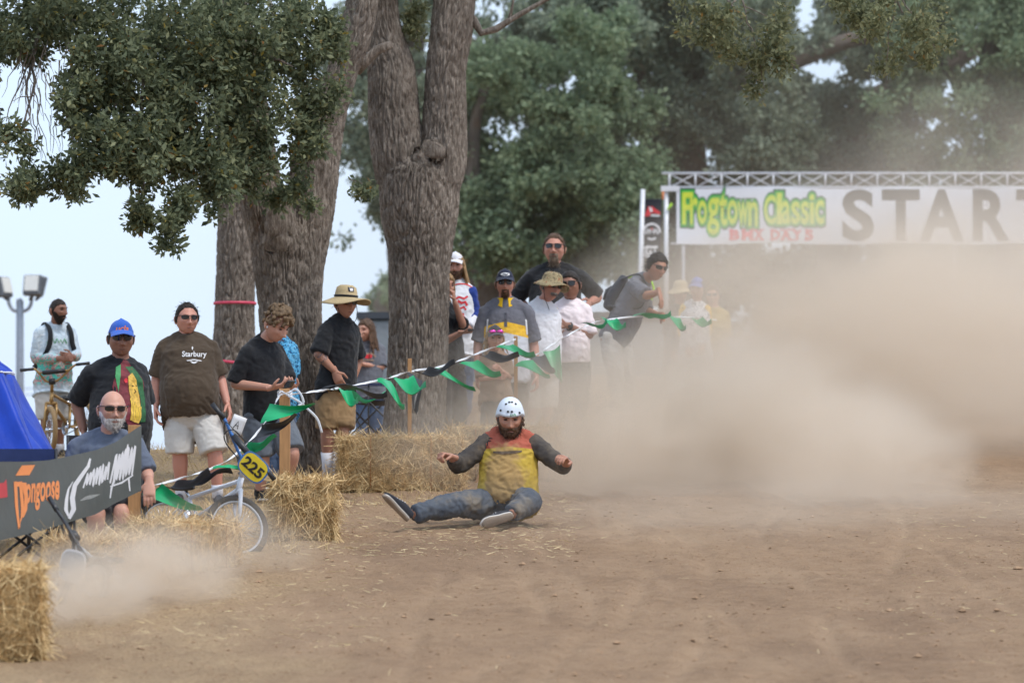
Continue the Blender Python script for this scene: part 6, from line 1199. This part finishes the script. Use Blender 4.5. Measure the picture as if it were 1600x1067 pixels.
# ------------------------------------------------------------------ floodlight, parked camper, wires beyond the crest
M_GALV = mat('galvanised steel', lin(150, 156, 166), .45, .6, var=.08); M_LAMP = mat('lamp glass', lin(214, 214, 210), .2, var=.05); M_LHOUS = mat('lamp housing', lin(96, 100, 106), .5, .3, var=.1)
def floodlight():
    d = 72.0; b = gpt(31, d); rt = empty('floodlight_post', b, 'steel post with three floodlights on a curved yoke above the left bank', 'floodlight'); s = d / F; P = lambda px, py, dy=0: np.array(W(px, py, d + dy) - b)
    g = G(); g.tube([(0, 0, 0), P(31, 640), P(31, 470), P(31.5, 468)], [.085, .08, .07, .06], 12); g.build('post', M_GALV, rt); g = G(); g.tube([P(32, 488), P(32, 466)], [.03, .025], 8); g.build('finial', M_GALV, rt)
    g = G(); q = spline([P(13, 462), P(14, 474), P(20, 484), P(31, 487), P(42, 484), P(48, 476), P(50, 462)], 5); g.tube(q, [.035] * len(q), 8); g.build('yoke', M_GALV, rt)
    for px, py, w, yaw, dy in ((6, 449, .10, 62, -.1), (51, 446, .175, -12, -.15), (63, 448, .16, -68, .25)):
        R = Rm(yaw, -14, 0); g = G(); g.box(P(px, py, dy), (w if w > .12 else .17, .07, .20), R); hd = g.build('lamp_head', M_LHOUS, rt, False); md = hd.modifiers.new('b', 'BEVEL'); md.width = .03; md.segments = 2
        g = G(); g.box(P(px, py - 1, dy) + R @ np.array([0, -.078, .01]), (.135, .012, .15), R); g.build('lens', M_LAMP, hd, False); g = G(); g.tube([P(px, py, dy) + R @ np.array([0, .02, -.19]), P(px * .8 + 31 * .2, 468, dy * .3)], [.04, .03], 8); g.build('bracket', M_LHOUS, rt)
floodlight()
M_CAMP = mat('camper grey panel', lin(128, 136, 142), .5, var=.08); M_CAMPD = mat('camper dark trim', lin(58, 64, 72), .5, var=.1)
def camper():
    d = 58.0; b = gpt(660, d, 0); b.z = float(gz(b.x, d)) - .0; rt = empty('parked_camper', b, 'grey parked camper with dark roof edge behind the woman on the phone', 'camper'); s = d / F; top = (HY - 503) * s - b.z; x0 = (568 - 800) * s - b.x; x1 = x0 + 4.6; cx, hx = (x0 + x1) / 2, 2.3
    g = G(); g.box((cx, 0, (top + .55) / 2), (hx, 1.1, (top - .55) / 2)); o = g.build('body', M_CAMP, rt, False); m = o.modifiers.new('b', 'BEVEL'); m.width = .08; m.segments = 3
    g = G(); g.box((cx, 0, top + .05), (hx + .06, 1.16, .05)); g.build('roof_edge', M_CAMPD, rt, False); g = G(); g.box((cx, -1.105, 1.0), (hx * .98, .01, .16)); g.build('stripe', M_CAMPD, rt, False)
    for xw in (x0 + 1.2, x0 + 3.0): g = G(); g.box((xw, -1.108, top - .75), (.42, .012, .26)); w = g.build('window', M_LENS, rt, False); g = G(); g.box((xw, -1.112, top - 1.04), (.46, .02, .02)); g.build('sill', M_CAMPD, w, False)
    for xw in (x0 + .9, x0 + 3.6):
        for y in (-.95, .95): g = G(); g.torus((xw, y, .34), (0, 1, 0), .24, .10, 28, 8); w = g.build('wheel', M_BLK, rt); g = G(); g.tube([(xw, y - .05, .34), (xw, y + .05, .34)], [.17] * 2, 18); g.build('rim', M_GALV, w)
camper()
for k, (y0, y1) in enumerate(((612, 574), (622, 583))):
    q = [W(p, y0 + (y1 - y0) * (p + 60) / 420 + 6 * math.sin((p + 60) / 420 * math.pi), 130) for p in np.linspace(-60, 360, 24)]; g = G(); g.tube(q, [.016] * 24, 5); o = g.build('overhead_wire', mat('wire', lin(150, 162, 178), .6, var=.05)); tag(o, ('upper' if k == 0 else 'lower') + ' of two thin overhead wires low in the sky at the left', 'wire', 'overhead wires')
# ------------------------------------------------------------------ start gate
M_ALU = mat('white painted truss tube', lin(214, 216, 220), .4, .1, var=.05); M_BANW = mat('white banner vinyl', lin(224, 228, 236), .55, var=.03, scale=3, bump=.15, bscale=3, bdist=.03); M_STX = mat('charcoal banner print', lin(60, 56, 54), .6, var=.06)
dG = 69.0; sG = dG / F; gb = gpt(1041, dG); gate = empty('start_gate', gb, 'white truss start gate over the track', 'gate'); PG = lambda px, py, dy=0: np.array(W(px, py, dG + dy) - gb); T2 = .29
for py, dy in ((271, 0), (271, T2), (293, 0), (293, T2)): g = G(); g.tube([PG(1034, py, dy), PG(2130, py, dy)], [.022] * 2, 10); g.build('chord', M_ALU, gate)
g = G(); g.tube([(0, 0, 0), (0, 0, 22 * sG)], [.018] * 2, 8); VM = g.mesh('upright'); VM.materials.append(M_ALU); g = G(); g.tube([(0, 0, 0), (39 * sG, 0, 21 * sG)], [.011] * 2, 6); DM = g.mesh('diagonal'); DM.materials.append(M_ALU); g = G(); g.tube([(0, 0, 21 * sG), (39 * sG, 0, 0)], [.011] * 2, 6); DM2 = g.mesh('diagonal'); DM2.materials.append(M_ALU)
for k in range(27):
    px = 1046 + 40.6 * k
    for dy in (0, T2): 
        for nm, me_ in (('upright', VM), ('diagonal', DM if dy == 0 else DM2)):
            if nm == 'diagonal' and k == 26: continue
            o = bpy.data.objects.new(nm, me_); COL.objects.link(o); o.parent = gate; o.location = PG(px + (1 if nm == 'diagonal' else 0), 293, dy)
for px in (1041, 2124):
    for dx in (0, T2):
        for dy in (0, T2):
            if px == 1041 and dx: continue
            g = G(); g.tube([PG(px, 293, dy) + np.array([dx, 0, 0]), np.array([PG(px, 293, dy)[0] + dx, dy, 0])], [.04 if dx == 0 else .025] * 2, 10); g.build('tower_post', M_ALU, gate)
g = G(); g.box(PG(1047, 295, -.03), (.17, .04, .05)); g.build('corner_clamp', M_ALU, gate, False); g = G(); g.tube([PG(1048, 381), PG(1060, 381)], [.02] * 2, 8); g.build('tie_bar', M_ALU, gate); g = G(); g.tube([PG(1036, 297, -.06), PG(1036, 312, -.06)], [(.02, .01)] * 2, 6); g.build('orange_strap', M_ORG, gate); g = G(); g.tube([PG(1043, 328, -.06), PG(1050, 318, -.06)], [(.02, .008)] * 2, 6); g.build('lime_strap', MATS['lime strap'], gate)
for px, y0, y1 in ((1068, 384, 560), (1491, 384, 620)): g = G(); g.tube([PG(px, y0, .4), PG(px, y1, .4)], [.03] * 2, 8); g.build('thin_post', M_ALU, gate)
bnr = empty('start_banner', gb, 'long white banner with green Frogtown Classic and grey START lettering', 'banner')
def bwave(px, py): return .02 * math.sin(px * .03) + .015 * math.sin(px * .011 + py * .05) - .06
bp = np.linspace(1057, 1720, 120); bv = np.linspace(0, 1, 10); V = [list(PG(p, 294 + 87 * v + (1.2 * math.sin(p * .03) if v in (0., 1.) else 0), bwave(p, v * 90) + o)) for o in (0, .004) for p in bp for v in bv]; q = [[i * 10 + j, (i + 1) * 10 + j, (i + 1) * 10 + j + 1, i * 10 + j + 1] for i in range(119) for j in range(9)]
mk('vinyl_sheet', np_mesh('vinyl_sheet', V, q + [[a + 1200 for a in f[::-1]] for f in q]), M_BANW, bnr)
def gprint(name, vf, m, off=.006):
    V2, Fc = refine(vf[0], vf[1], 8); mk(name, np_mesh(name, [list(PG(x, y, bwave(x, y - 294) - off)) for x, y in V2], Fc), m, bnr)
for ch, x0, x1 in (('S', 1316, 1366), ('T', 1378, 1437), ('A', 1437, 1506), ('R', 1520, 1578), ('T', 1588, 1647)): gprint('letter', pxtext(ch, x0, x1, 296, 377, bold=.035), M_STX)
M_L1 = mat('dark green print outline', lin(24, 66, 40), .6, var=.1); M_L2 = mat('bright green print', lin(66, 176, 70), .6, var=.08); M_L3 = mat('lime yellow print', lin(206, 220, 60), .6, var=.08)
fz = lambda x0, x1, y0, y1: (1040 + x0 / 5.333, 1040 + x1 / 5.333, 260 + y0 / 5.333, 260 + y1 / 5.333)
for ch, bxx in (('F', (138, 228, 216, 484)), ('r', (204, 268, 262, 484)), ('o', (268, 344, 285, 482)), ('g', (348, 448, 262, 572)), ('t', (445, 515, 225, 495)), ('o', (514, 600, 282, 484)), ('w', (602, 690, 298, 492)), ('n', (690, 768, 296, 500)), ('C', (822, 920, 240, 482)), ('l', (926, 970, 222, 484)), ('a', (966, 1040, 288, 482)), ('s', (1046, 1120, 292, 482)), ('s', (1126, 1196, 292, 482)), ('i', (1200, 1240, 232, 482)), ('c', (1244, 1322, 280, 482))):
    x0, x1, y0, y1 = fz(*bxx); V0, _ = text_mesh(ch, bold=.02); mn, mx = V0.min(0), V0.max(0); sc = np.array([(x1 - x0) / (mx[0] - mn[0]), -(y1 - y0) / (mx[1] - mn[1])])
    lo = None
    for bold, m, off in ((.105, M_L1, .006), (.075, M_L2, .010), (.02, M_L3, .014)):
        Vb, Fb = text_mesh(ch, bold=bold); P2 = (Vb - (mn + mx) / 2); P2 = P2 * sc + np.array([(x0 + x1) / 2, (y0 + y1) / 2]); gprint('letter', (P2, Fb), m, off)
M_PKR = mat('pale red print', lin(226, 92, 104), .6, var=.06)
for ch, x0, x1 in (('B', 1139, 1157), ('M', 1158, 1178), ('X', 1177, 1194), ('D', 1203, 1220), ('A', 1219, 1237), ('Y', 1237, 1254), ('S', 1257, 1272)):
    gprint('letter', pxtext(ch, x0 + 1, x1 - 1, 359, 375, bold=.05), M_PKR)
    for sx in ((x0, x0 + 7), (x1 - 7, x1)) if ch in 'MXA' else ((x0, x0 + 6),):
        for yy in (359, 374.5): gprint('serif', polys([(sx[0], yy - 1), (sx[1], yy - 1), (sx[1], yy + 1.2), (sx[0], yy + 1.2)]), M_PKR, .009)
# vertical flag on its own pole beside the gate
dF = 66.0; fb = gpt(1003, dF); flag = empty('feather_flag', fb, 'tall black flag with white and red emblems beside the gate post', 'flag'); PF = lambda px, py, dy=0: np.array(W(px, py, dF + dy) - fb)
g = G(); g.tube([np.array([PF(998, 470)[0], 0, 0]), PF(1000, 470), PF(1004.5, 296)], [.045, .045, .04], 10); g.build('pole', M_ALU, flag)
V = [list(PF(1006.5 + u * 28 - 4 * v, 311 + 168 * v, .03 * math.sin(u * 3 + v * 5) + o)) for o in (0, .004) for u in np.linspace(0, 1, 8) for v in np.linspace(0, 1, 24)]; q = [[i * 24 + j, (i + 1) * 24 + j, (i + 1) * 24 + j + 1, i * 24 + j + 1] for i in range(7) for j in range(23)]
mk('flag_cloth', np_mesh('flag_cloth', V, q + [[a + 192 for a in f[::-1]] for f in q]), cloth('black flag cloth', lin(44, 46, 54)), flag)
def fprint(name, vf, m, off=.04):
    V2, Fc = refine(vf[0], vf[1], 4); mk(name, np_mesh(name, [list(PF(x, y, -off)) for x, y in V2], Fc), m, flag)
fprint('emblem', polys([(1007, 338), (1013, 322), (1016, 325), (1018, 322), (1032, 332), (1032, 335), (1019, 332), (1014, 338)]), P_RED); fprint('emblem', polys([(1014, 323), (1018, 325), (1020, 330), (1016, 332)]), P_WHT, .046); fprint('emblem', polys([(1017, 335), (1031, 336), (1031, 338.5), (1017, 338)]), P_WHT, .046)
fprint('emblem', stroke2d([(1018.5 + 12.5 * math.cos(t), 362 + 12 * math.sin(t)) for t in np.linspace(-3.3, .16, 18)], 3.2), P_WHT); fprint('emblem', merge2d(stroke2d([(1009, 366), (1012, 358), (1014.5, 366)], 3), stroke2d([(1014.5, 366), (1016, 358), (1018.5, 364), (1021, 358), (1022.5, 366)], 3), stroke2d([(1022.5, 366), (1025, 358), (1028, 366)], 3)), P_WHT, .046); fprint('emblem', stroke2d([(1012, 372), (1018, 374.5), (1025, 372)], 3), P_WHT); fprint('emblem', polys([(1017, 356), (1020, 356), (1018.5, 361)]), P_RED, .05)
fprint('lettering', pxtext('GT', 1008, 1028, 384, 400, bold=.05), P_WHT); fprint('emblem', stroke2d([(1013 + 8 * math.cos(t), 393 + 8.5 * math.sin(t)) for t in np.linspace(.6, 5.6, 18)], 1.8), P_WHT, .046)
# ------------------------------------------------------------------ bicycles
M_TYRE = mat('black rubber tyre', (.03, .029, .028), .85, var=.2, bump=.6, bscale=120); M_TYRET = mat('tan sidewall', lin(150, 122, 84), .8, var=.1); M_CHROME = mat('chrome', lin(206, 208, 214), .2, 1.0, var=.03); M_GOLD = mat('gold paint', lin(166, 132, 84), .35, .5, var=.06); M_WHTP = mat('white bike paint', lin(222, 224, 230), .35, var=.04); M_BLUP = mat('blue bike paint', lin(70, 122, 190), .35, var=.06); M_PLY = mat('yellow number plate', lin(236, 208, 50), .5, var=.06); M_DUSTP = mat('grey dusty paint', lin(176, 182, 190), .5, var=.1)
def bike(label, base, fw_c, fw_n, rw_c, rw_n, hb, ht, bb, st, seat, clamp, bc, B, U, m_frame, m_fork, m_bar, m_rim, m_tyre=M_TYRE, pad=None, rr=.222, plate=None, extra=None, group='racing bikes'):
    """all points in the world: wheel centres and axle directions, head tube ends, bottom bracket, seat tube top, seat, bar clamp, bar centre, bar axis B and rise U"""
    b = np.array(base); rt = empty('bmx_bike', base, label, 'bicycle', group); A = lambda p: np.asarray(p, float) - b; nz_ = lambda v: np.asarray(v, float) / np.linalg.norm(v)
    fw_c, rw_c, hb, ht, bb, st, seat, clamp, bc = map(A, (fw_c, rw_c, hb, ht, bb, st, seat, clamp, bc)); fw_n, rw_n, B, U = map(nz_, (fw_n, rw_n, B, U))
    for c, n in ((fw_c, fw_n), (rw_c, rw_n)):
        g = G(); g.torus(c, n, rr, .026, 56, 10); w = g.build('wheel', m_tyre, rt); g = G(); g.torus(c, n, rr - .026, .011, 56, 6, 1.5); g.build('rim', m_rim, w); g = G(); g.tube([c - n * .05, c + n * .05], [.024] * 2, 12); g.build('hub', M_CHROME, w)
        t = np.array([0, 0, 1.]) if abs(n[2]) < .9 else np.array([1., 0, 0]); u = nz_(np.cross(n, t)); v = np.cross(n, u); g = G()
        for k in range(36): a = 2 * math.pi * k / 36; a2 = a + (.5 if k % 2 else -.5); g.tube([c + (math.cos(a2) * u + math.sin(a2) * v) * .02 + n * (.03 if k % 4 < 2 else -.03), c + (math.cos(a) * u + math.sin(a) * v) * (rr - .028)], [.0016] * 2, 4)
        tag(g.build('spokes', M_CHROME, w), kind='stuff')
    def tb(name, pts, r, m, par=rt, n=10): g = G(); g.tube(pts, r if hasattr(r, '__len__') else [r] * len(pts), n); return g.build(name, m, par)
    tb('head_tube', [hb, ht], .022, m_frame); tb('top_tube', [ht * .8 + hb * .2, st], .016, m_frame); tb('down_tube', [hb * .8 + ht * .2, bb], .019, m_frame); tb('seat_tube', [bb, st], .016, m_frame)
    for s in (-1, 1):
        o = rw_n * .06 * s; tb('chain_stay', [bb + o * .5, rw_c + o], .010, m_frame); tb('seat_stay', [st + o * .4, rw_c + o], .009, m_frame); o = fw_n * .055 * s; tb('fork_leg', [hb + o, hb * .6 + fw_c * .4 + o * 1.05, fw_c + o], [.016, .015, .010], m_fork)
    tb('fork_crown', [hb - fw_n * .06, hb, hb + fw_n * .06], .018, m_fork); tb('steerer', [ht, clamp], .018, m_fork); tb('seat_post', [st, seat], .013, M_CHROME)
    dr = nz_((clamp - st) * np.array([1, 1, .0])); sd = nz_(np.cross(dr, [0, 0, 1])); g = G(); g.tube([seat - dr * .12, seat - dr * .10, seat, seat + dr * .10, seat + dr * .14], [(.03, .012), (.065, .022), (.055, .024), (.025, .018), (.012, .01)], 14, sd); g.build('saddle', M_BLK, rt)
    # bars: clamp, two risers, cross bar, grips
    half, rise = .35, bc - clamp
    q = spline([bc - B * half, bc - B * .24, bc - B * .19 - rise * .12, clamp - B * .07 + rise * .1, clamp, clamp + B * .07 + rise * .1, bc + B * .19 - rise * .12, bc + B * .24, bc + B * half], 5); bar = tb('handlebar', q, .0115, m_bar); tb('crossbar', [bc - B * .165 - rise * .33, bc + B * .165 - rise * .33], .009, m_bar, bar)
    for s in (-1, 1): tb('grip', [bc + B * s * .22, bc + B * s * .285, bc + B * s * (half + .012)], [.017, .016, .019], M_BLK, bar)
    g = G(); g.tube([clamp - B * .03, clamp + B * .03], [.032, .032], 12); g.build('stem', M_BLK, bar)
    if pad: tb('bar_pad', [bc - B * .12 - rise * .33, bc + B * .12 - rise * .33], .024, pad, bar, 12)
    g = G(); g.torus(bb - rw_n * .045, rw_n, .075, .006, 32, 6); g.tube([bb - rw_n * .045, bb - rw_n * .04], [.07] * 2, 24); g.build('chainring', M_CHROME, rt)
    ca = nz_(rw_c - bb) * .17
    for s in (-1, 1):
        p = bb + rw_n * .07 * s; e = p + ca * s; cr = tb('crank_arm', [p, e], .011, M_CHROME); g = G(); g.box(e + rw_n * .05 * s, (.045, .045, .012)); g.build('pedal', M_BLK, cr, False)
    g = G(); v1, v2 = bb - rw_n * .045, rw_c - rw_n * .045
    for off, r in ((.075, .004), (-.075, .004)): g = G(); g.tube([v1 + np.array([0, 0, off]), v2 + np.array([0, 0, off * .45])], [.0045] * 2, 6); g.build('chain_run', M_STEEL, rt)
    if plate: plate(rt, A, B, U, bc, clamp)
    if extra: extra(rt, A)
    return rt
w_ = lambda px, py, d: np.array(W(px, py, d))
def plate_maker(cx, cy, d, R2, txt, m_face, rim, w=.20, h=.24):
    """oval race plate facing mostly to the camera, tilted by R2 (degrees)"""
    def f(rt, A, B, U, bc, clamp):
        c = A(w_(cx, cy, d)); a = math.radians(R2); u = np.array([math.cos(a), -.12, math.sin(a)]); v = np.array([-math.sin(a), -.25, math.cos(a)]); u /= np.linalg.norm(u); v -= u * v.dot(u); v /= np.linalg.norm(v); n = np.cross(u, v)
        out = []; 
        for t in np.linspace(0, 6.283, 36, endpoint=False): out.append((w / 2 * np.sign(math.cos(t)) * abs(math.cos(t)) ** .62, h / 2 * np.sign(math.sin(t)) * abs(math.sin(t)) ** .62 * (1 + .0 * t)))
        def layer(name, sc, off, m, vf=None, par=rt):
            V2, Fc = vf if vf else (np.array(out) * sc, [list(range(36))]); P = c + V2[:, :1] * u + V2[:, 1:] * v + n * off; P2 = P - n * .003
            nn = len(P); side = [[i, (i + 1) % 36, nn + (i + 1) % 36, nn + i] for i in range(36)] if vf is None else []
            return mk(name, np_mesh(name, np.concatenate([P, P2]), Fc + [[q + nn for q in f_[::-1]] for f_ in Fc] + side, False), m, par)
        pl = layer('number_plate', 1.12, 0, rim); layer('plate_face', 1.0, .005, m_face, None, pl)
        if txt: layer('lettering', 1, .010, M_BLK, fit2d(text_mesh(txt, bold=.03), w * .86, h * .5), pl)
        g = G(); g.tube([c - n * .002, clamp], [.012] * 2, 8); g.build('plate_bracket', M_BLK, pl)
    return f
def paper(rt, A):
    c = A(w_(371, 664, 27.75)); u = np.array([.93, .1, -.36]); v = np.array([.36, -.1, .93]); V = [c + u * x + v * y + np.array([0, .012 * math.sin(x * 30), 0]) for x in np.linspace(-.05, .05, 5) for y in np.linspace(-.07, .07, 5)]; q = [[i * 5 + j, (i + 1) * 5 + j, (i + 1) * 5 + j + 1, i * 5 + j + 1] for i in range(4) for j in range(4)]
    o = mk('race_sheet', np_mesh('race_sheet', V, q), P_WHT, rt); o.modifiers.new('s', 'SOLIDIFY').thickness = .002
    V2, Fc = merge2d(stroke2d([(-.022, -.03), (.0, .03), (.012, -.028)], .007), stroke2d([(-.018, -.006), (.012, -.004)], .006)); mk('pen_mark', np_mesh('pen_mark', c + V2[:, :1] * u + V2[:, 1:] * v + np.array([0, -.016, 0]), Fc), M_BLK, o)
    for sg in (-1, 1):     # brake cable loop
        g = G(); q2 = spline([A(w_(384, 690, 27.3)), A(w_(366, 672, 27.2)), A(w_(352, 668 + 8 * sg, 27.2)), A(w_(352, 690, 27.3)), A(w_(372, 716, 27.35))], 6); g.tube(q2, [.004] * len(q2), 6); g.build('brake_cable', M_BLK, rt)
bike('white and blue BMX bike with yellow 225 plate, front wheel kicking up dust', gpt(340, 27.6), w_(370, 824, 27.45), (.42, -.86, .28), w_(256, 826, 28.35), (.55, -.83, .0), w_(372, 769, 27.5), w_(377, 746, 27.52), w_(303, 812, 28.0), w_(296, 778, 28.1), w_(288, 762, 28.15), w_(382, 720, 27.45), w_(380, 690, 27.3), (.64, -.10, -.77), (.2, -.8, .5), M_WHTP, M_WHTP, M_BLUP, M_DUSTP, pad=M_BLK, plate=plate_maker(396, 730, 27.28, -42, '225', M_PLY, M_BLUP, .21, .165), extra=paper)
bike('gold BMX bike with wide bars standing in front of the bearded man', gpt(80, 38.4), w_(78, 672, 38.35), (.93, .36, 0), w_(132, 662, 39.15), (.86, .5, 0), w_(80, 630, 38.42), w_(81, 612, 38.46), w_(108, 668, 38.75), w_(110, 632, 38.9), w_(101, 622, 38.95), w_(81.5, 596, 38.4), w_(86, 573, 38.36), (1, -.08, .10), (0, 0, 1), M_GOLD, M_GOLD, M_GOLD, M_GOLD, m_tyre=M_TYRET, pad=M_BLK)
bike('pale grey BMX bike tipped over in the dust beside the nearest hay bale', gpt(115, 23.9), w_(132, 925, 23.85), (.80, -.45, -.4), w_(190, 926, 24.6), (.6, -.5, .6), w_(122, 868, 23.9), w_(119, 848, 23.9), w_(160, 925, 24.3), w_(168, 892, 24.4), w_(172, 876, 24.4), w_(116, 838, 23.88), w_(106, 826, 23.86), (-.42, .75, .55), (-.3, 0, 1), M_DUSTP, M_DUSTP, M_STEEL, M_DUSTP, m_tyre=mat('haze-greyed tyre', lin(120, 108, 96), .95, var=.15), plate=plate_maker(113, 884, 23.6, -14, '', M_DUSTP, M_WHTP, .15, .19))  # tyre colour greyed so the wheel fades as if behind airborne dust
# ------------------------------------------------------------------ dust in the air
def dust_mat(name, dens, scale=1.5, soft=1.5, col=(.91, .80, .67)):
    m, n, l = new_mat(name); o = n.new('ShaderNodeOutputMaterial')
    tc = n.new('ShaderNodeTexCoord'); ln = n.new('ShaderNodeVectorMath'); ln.operation = 'LENGTH'; l.new(tc.outputs['Object'], ln.inputs[0])
    r2 = _math(n, l, 'MULTIPLY', ln.outputs['Value'], ln.outputs['Value'])
    f = _math(n, l, 'SUBTRACT', 1.0, r2, True); f = _math(n, l, 'POWER', f, soft)
    ns = _noise(n, l, tc.outputs['Object'], scale, 4, .6, .5)
    k = n.new('ShaderNodeMapRange'); k.inputs[1].default_value = .34; k.inputs[2].default_value = .66; k.inputs[3].default_value = .12; k.inputs[4].default_value = 1.75; l.new(ns, k.inputs[0])
    dn = _math(n, l, 'MULTIPLY', _math(n, l, 'MULTIPLY', f, k.outputs[0]), dens)
    v = n.new('ShaderNodeVolumePrincipled'); v.inputs['Color'].default_value = (*col, 1); v.inputs['Anisotropy'].default_value = .1
    l.new(dn, v.inputs['Density']); l.new(v.outputs[0], o.inputs['Volume']); return m
def puff(px, py, d, r, dens, label, scale=1.5, soft=1.5):
    g = G(); g.ell((0, 0, 0), (1, 1, 1), None, 20, 12)
    o = g.build('dust_cloud', dust_mat('dust %d %d' % (px, py), dens, scale, soft)); o.location = W(px, py, d); o.scale = r
    tag(o, label, 'dust', 'dust raised by the sliding rider', 'stuff')
puff(1100, 690, 34.8, (2.3, 2.6, 1.25), 1.7, 'thick tan dust cloud on the track right of the rider', 2.2, 1.9)
puff(1340, 730, 32.6, (1.2, 1.7, .8), 1.5, 'low billow of dust at the foot of the big cloud', 2.0, 1.8)
puff(1340, 560, 40.0, (3.9, 4.0, 2.1), .75, 'broad pale dust rising below the start banner', 2.6, 1.6)
puff(1560, 430, 50.0, (3.4, 4.0, 3.0), .2, 'thin high dust drifting across the right of the start banner', 2.4)
puff(1570, 535, 46.0, (2.8, 3.5, 1.9), .42, 'pale dust filling the right side under the start banner', 2.2, 1.6)
puff(935, 715, 33.0, (1.3, 1.4, .8), 1.0, 'dust trailing just behind the sitting rider', 2.2, 1.8)
puff(850, 640, 35.0, (1.6, 2.0, .95), .38, 'thin dust veiling the legs of the spectators', 2.0)
puff(700, 690, 32.2, (1.0, 1.0, .5), .26, 'faint dust over the long hay bale', 2.0)
puff(1180, 800, 30.0, (3.2, 4.0, .50), .15, 'thin skim of dust low over the track', 2.2)
puff(215, 900, 24.1, (.80, 1.2, .44), 2.2, 'dense puff of dust in front of the left hay bales', 2.2, 1.7)
puff(120, 928, 22.8, (.58, 1.0, .34), 2.0, 'low dust beside the nearest hay bale', 2.0, 1.8)
puff(345, 862, 26.0, (.80, 1.0, .46), .75, 'thin dust round the front wheel of the plated bike', 2.0)
puff(1060, 330, 86.0, (15.0, 15.0, 9.0), .010, 'faint dusty haze hanging among the far oaks', 1.2, 1.0)
